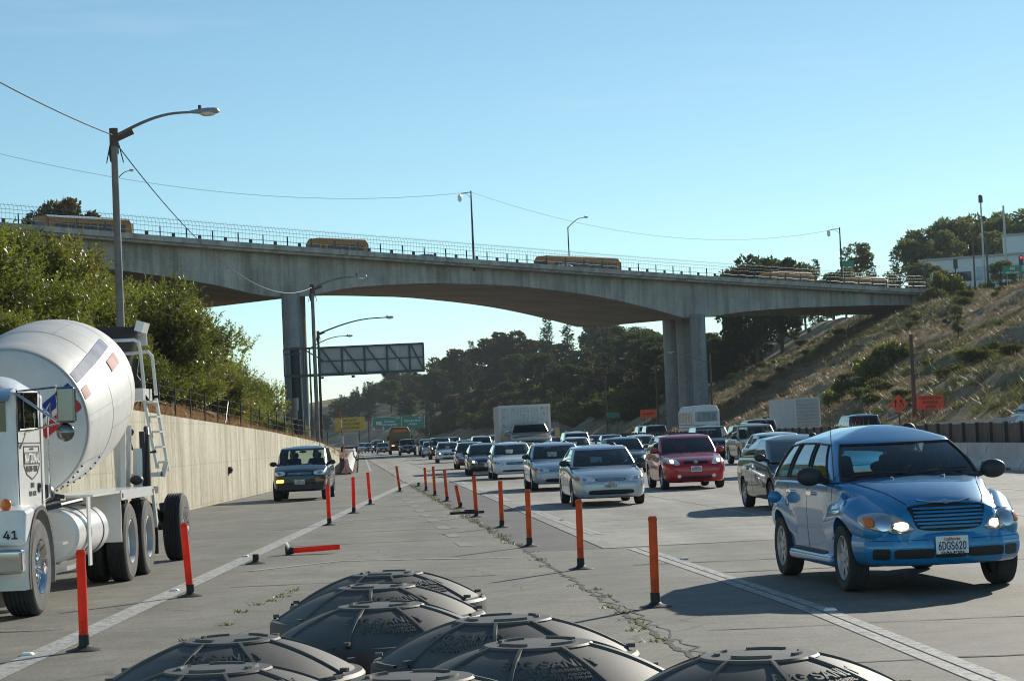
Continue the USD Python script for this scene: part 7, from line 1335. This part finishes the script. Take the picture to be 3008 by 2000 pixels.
bl('office_building', 'long white low building with a band of pale windows on the plateau at right', [(60.5, 318), (80, 310), (92, 340), (72, 348)], zb_, 24.6, [(8.2, 19, 21.2, 23.2, 'window_pale'), (3.2, 7.6, 21.2, 22.6, 'window_dark'), (8.2, 19, 18.3, 19.2, 'window_dark')])
bl('office_building', 'taller white block of the building cut by the right edge of the picture', [(72.5, 316), (96, 306), (104, 326), (80, 336)], zb_, 27.6, [(6.5, 9.5, 24.2, 26.0, 'building_grey')])
# poles and signals at the crossing beyond the overpass
def pole_at(label, sx, ty, Y, r=.13, name='tall_pole', mat='galvanized', head=False):
    top = at4(sx, ty, Y); z0 = float(zhill(top[0], Y)); t = thing(name, label, 'pole', (top[0], Y, z0)); h = top[2] - z0; put(t, MB().tube([(0, 0, -.5), (0, 0, h)], [r, r * .7], 10), 'pole', mat)
    if head: put(t, MB().box((0, 0, h + .3), (.5, .5, .7)).box((.25, -.2, h - 2.2), (.4, .3, .5)).ell((0, 0, h + .8), (.3, .3, .25), 2), 'head', 'dark_steel')
    return t
pole_at('tall steel pole with a camera head before the white building', 2258, 466, 298, .16, head=True); pole_at('second tall steel pole near the right edge', 2310, 474, 300, .2)
pole_at('dark wooden pole before the white building', 2270, 545, 296, .17, 'utility_pole', 'pole_wood'); pole_at('shorter dark pole left of the tall camera pole', 2240, 560, 297, .15, 'utility_pole', 'pole_wood')
for lab, sx, sy, Y, lit in (('traffic signal with red light near the right edge', 2351, 600, 290, True), ('dark traffic signal left of the white building', 2131, 622, 300, False), ('dark traffic signal before the dark window of the white building', 2200, 608, 292, False)):
    p = at4(sx, sy, Y); z0 = float(zhill(p[0], Y)); t = thing('traffic_signal', lab, 'traffic light', (p[0], Y, z0)); h = p[2] - z0
    put(t, MB().tube([(0, .2, -.3), (0, .2, h)], .08, 8), 'pole', 'dark_steel'); put(t, MB().box((0, 0, h), (.55, .3, 1.3)), 'housing', 'dark_steel', smooth=False)
    for k in range(3): put(t, MB().lathe([(.16, 0), (.001, .02)], 12, (0, -.155, h + .4 - .4 * k), axis='y'), 'signal_lens', 'lit_red' if lit and k == 0 else 'grille_black')
t, z = road_sign('street_sign', 'green street sign near the right edge above the slope', 'sign', (2331, 622), 288., (2.6, 1.15), 'sign_green', [], postm='galvanized')
lines(t, [('405', z + .22, .34, .7), ('LEFT LANE', z - .3, .2, 1.8)], 'sign_white')
t, z = road_sign('street_sign', 'green street sign hung by the rightmost lantern lamp', 'sign', (1950, 607), 292., (1.9, .8), 'sign_green', [], postm='galvanized'); lines(t, [('SKIRBALL', z + .12, .24, 1.4)], 'sign_white') if False else None
of = thing('orange_fence', 'orange mesh safety fence on the slope crest at the right edge', 'fence')
a, b = at4(2325, 655, 262), at4(2375, 640, 255)
for k in range(5): p = a + (b - a) * k / 4; z0 = float(zhill(p[0], p[1])); put(of, MB().tube([(p[0], p[1], z0 - .2), (p[0], p[1], z0 + 1.3)], .03, 5), 'stake', 'post_orange')
for h in np.arange(.2, 1.25, .2): put(of, MB().tube([(*(a + (b - a) * u)[:2], float(zhill(*(a + (b - a) * u)[:2])) + h) for u in np.linspace(0, 1, 9)], .03, 4), 'strand', 'post_orange')
# ------------------------------------------------------------------ the air
usdkit.material(stage, '/World/Looks/haze_air', {'v': ('principled_volume', {'color': (0.80, 0.90, 1.0), 'density': 0.00006, 'anisotropy': 0.35})}, [], volume='v.volume')
hz = usdkit.mesh(stage, path_of(None, 'haze'), trimesh.creation.box(bounds=[(-2520, -220, -1.2), (2520, 5020, 50)]), stage.GetPrimAtPath('/World/Looks/haze_air') and UsdShade.Material.Get(stage, '/World/Looks/haze_air')).GetPrim(); tag(hz, 'thin pale haze filling the valley', 'haze', kind='stuff')
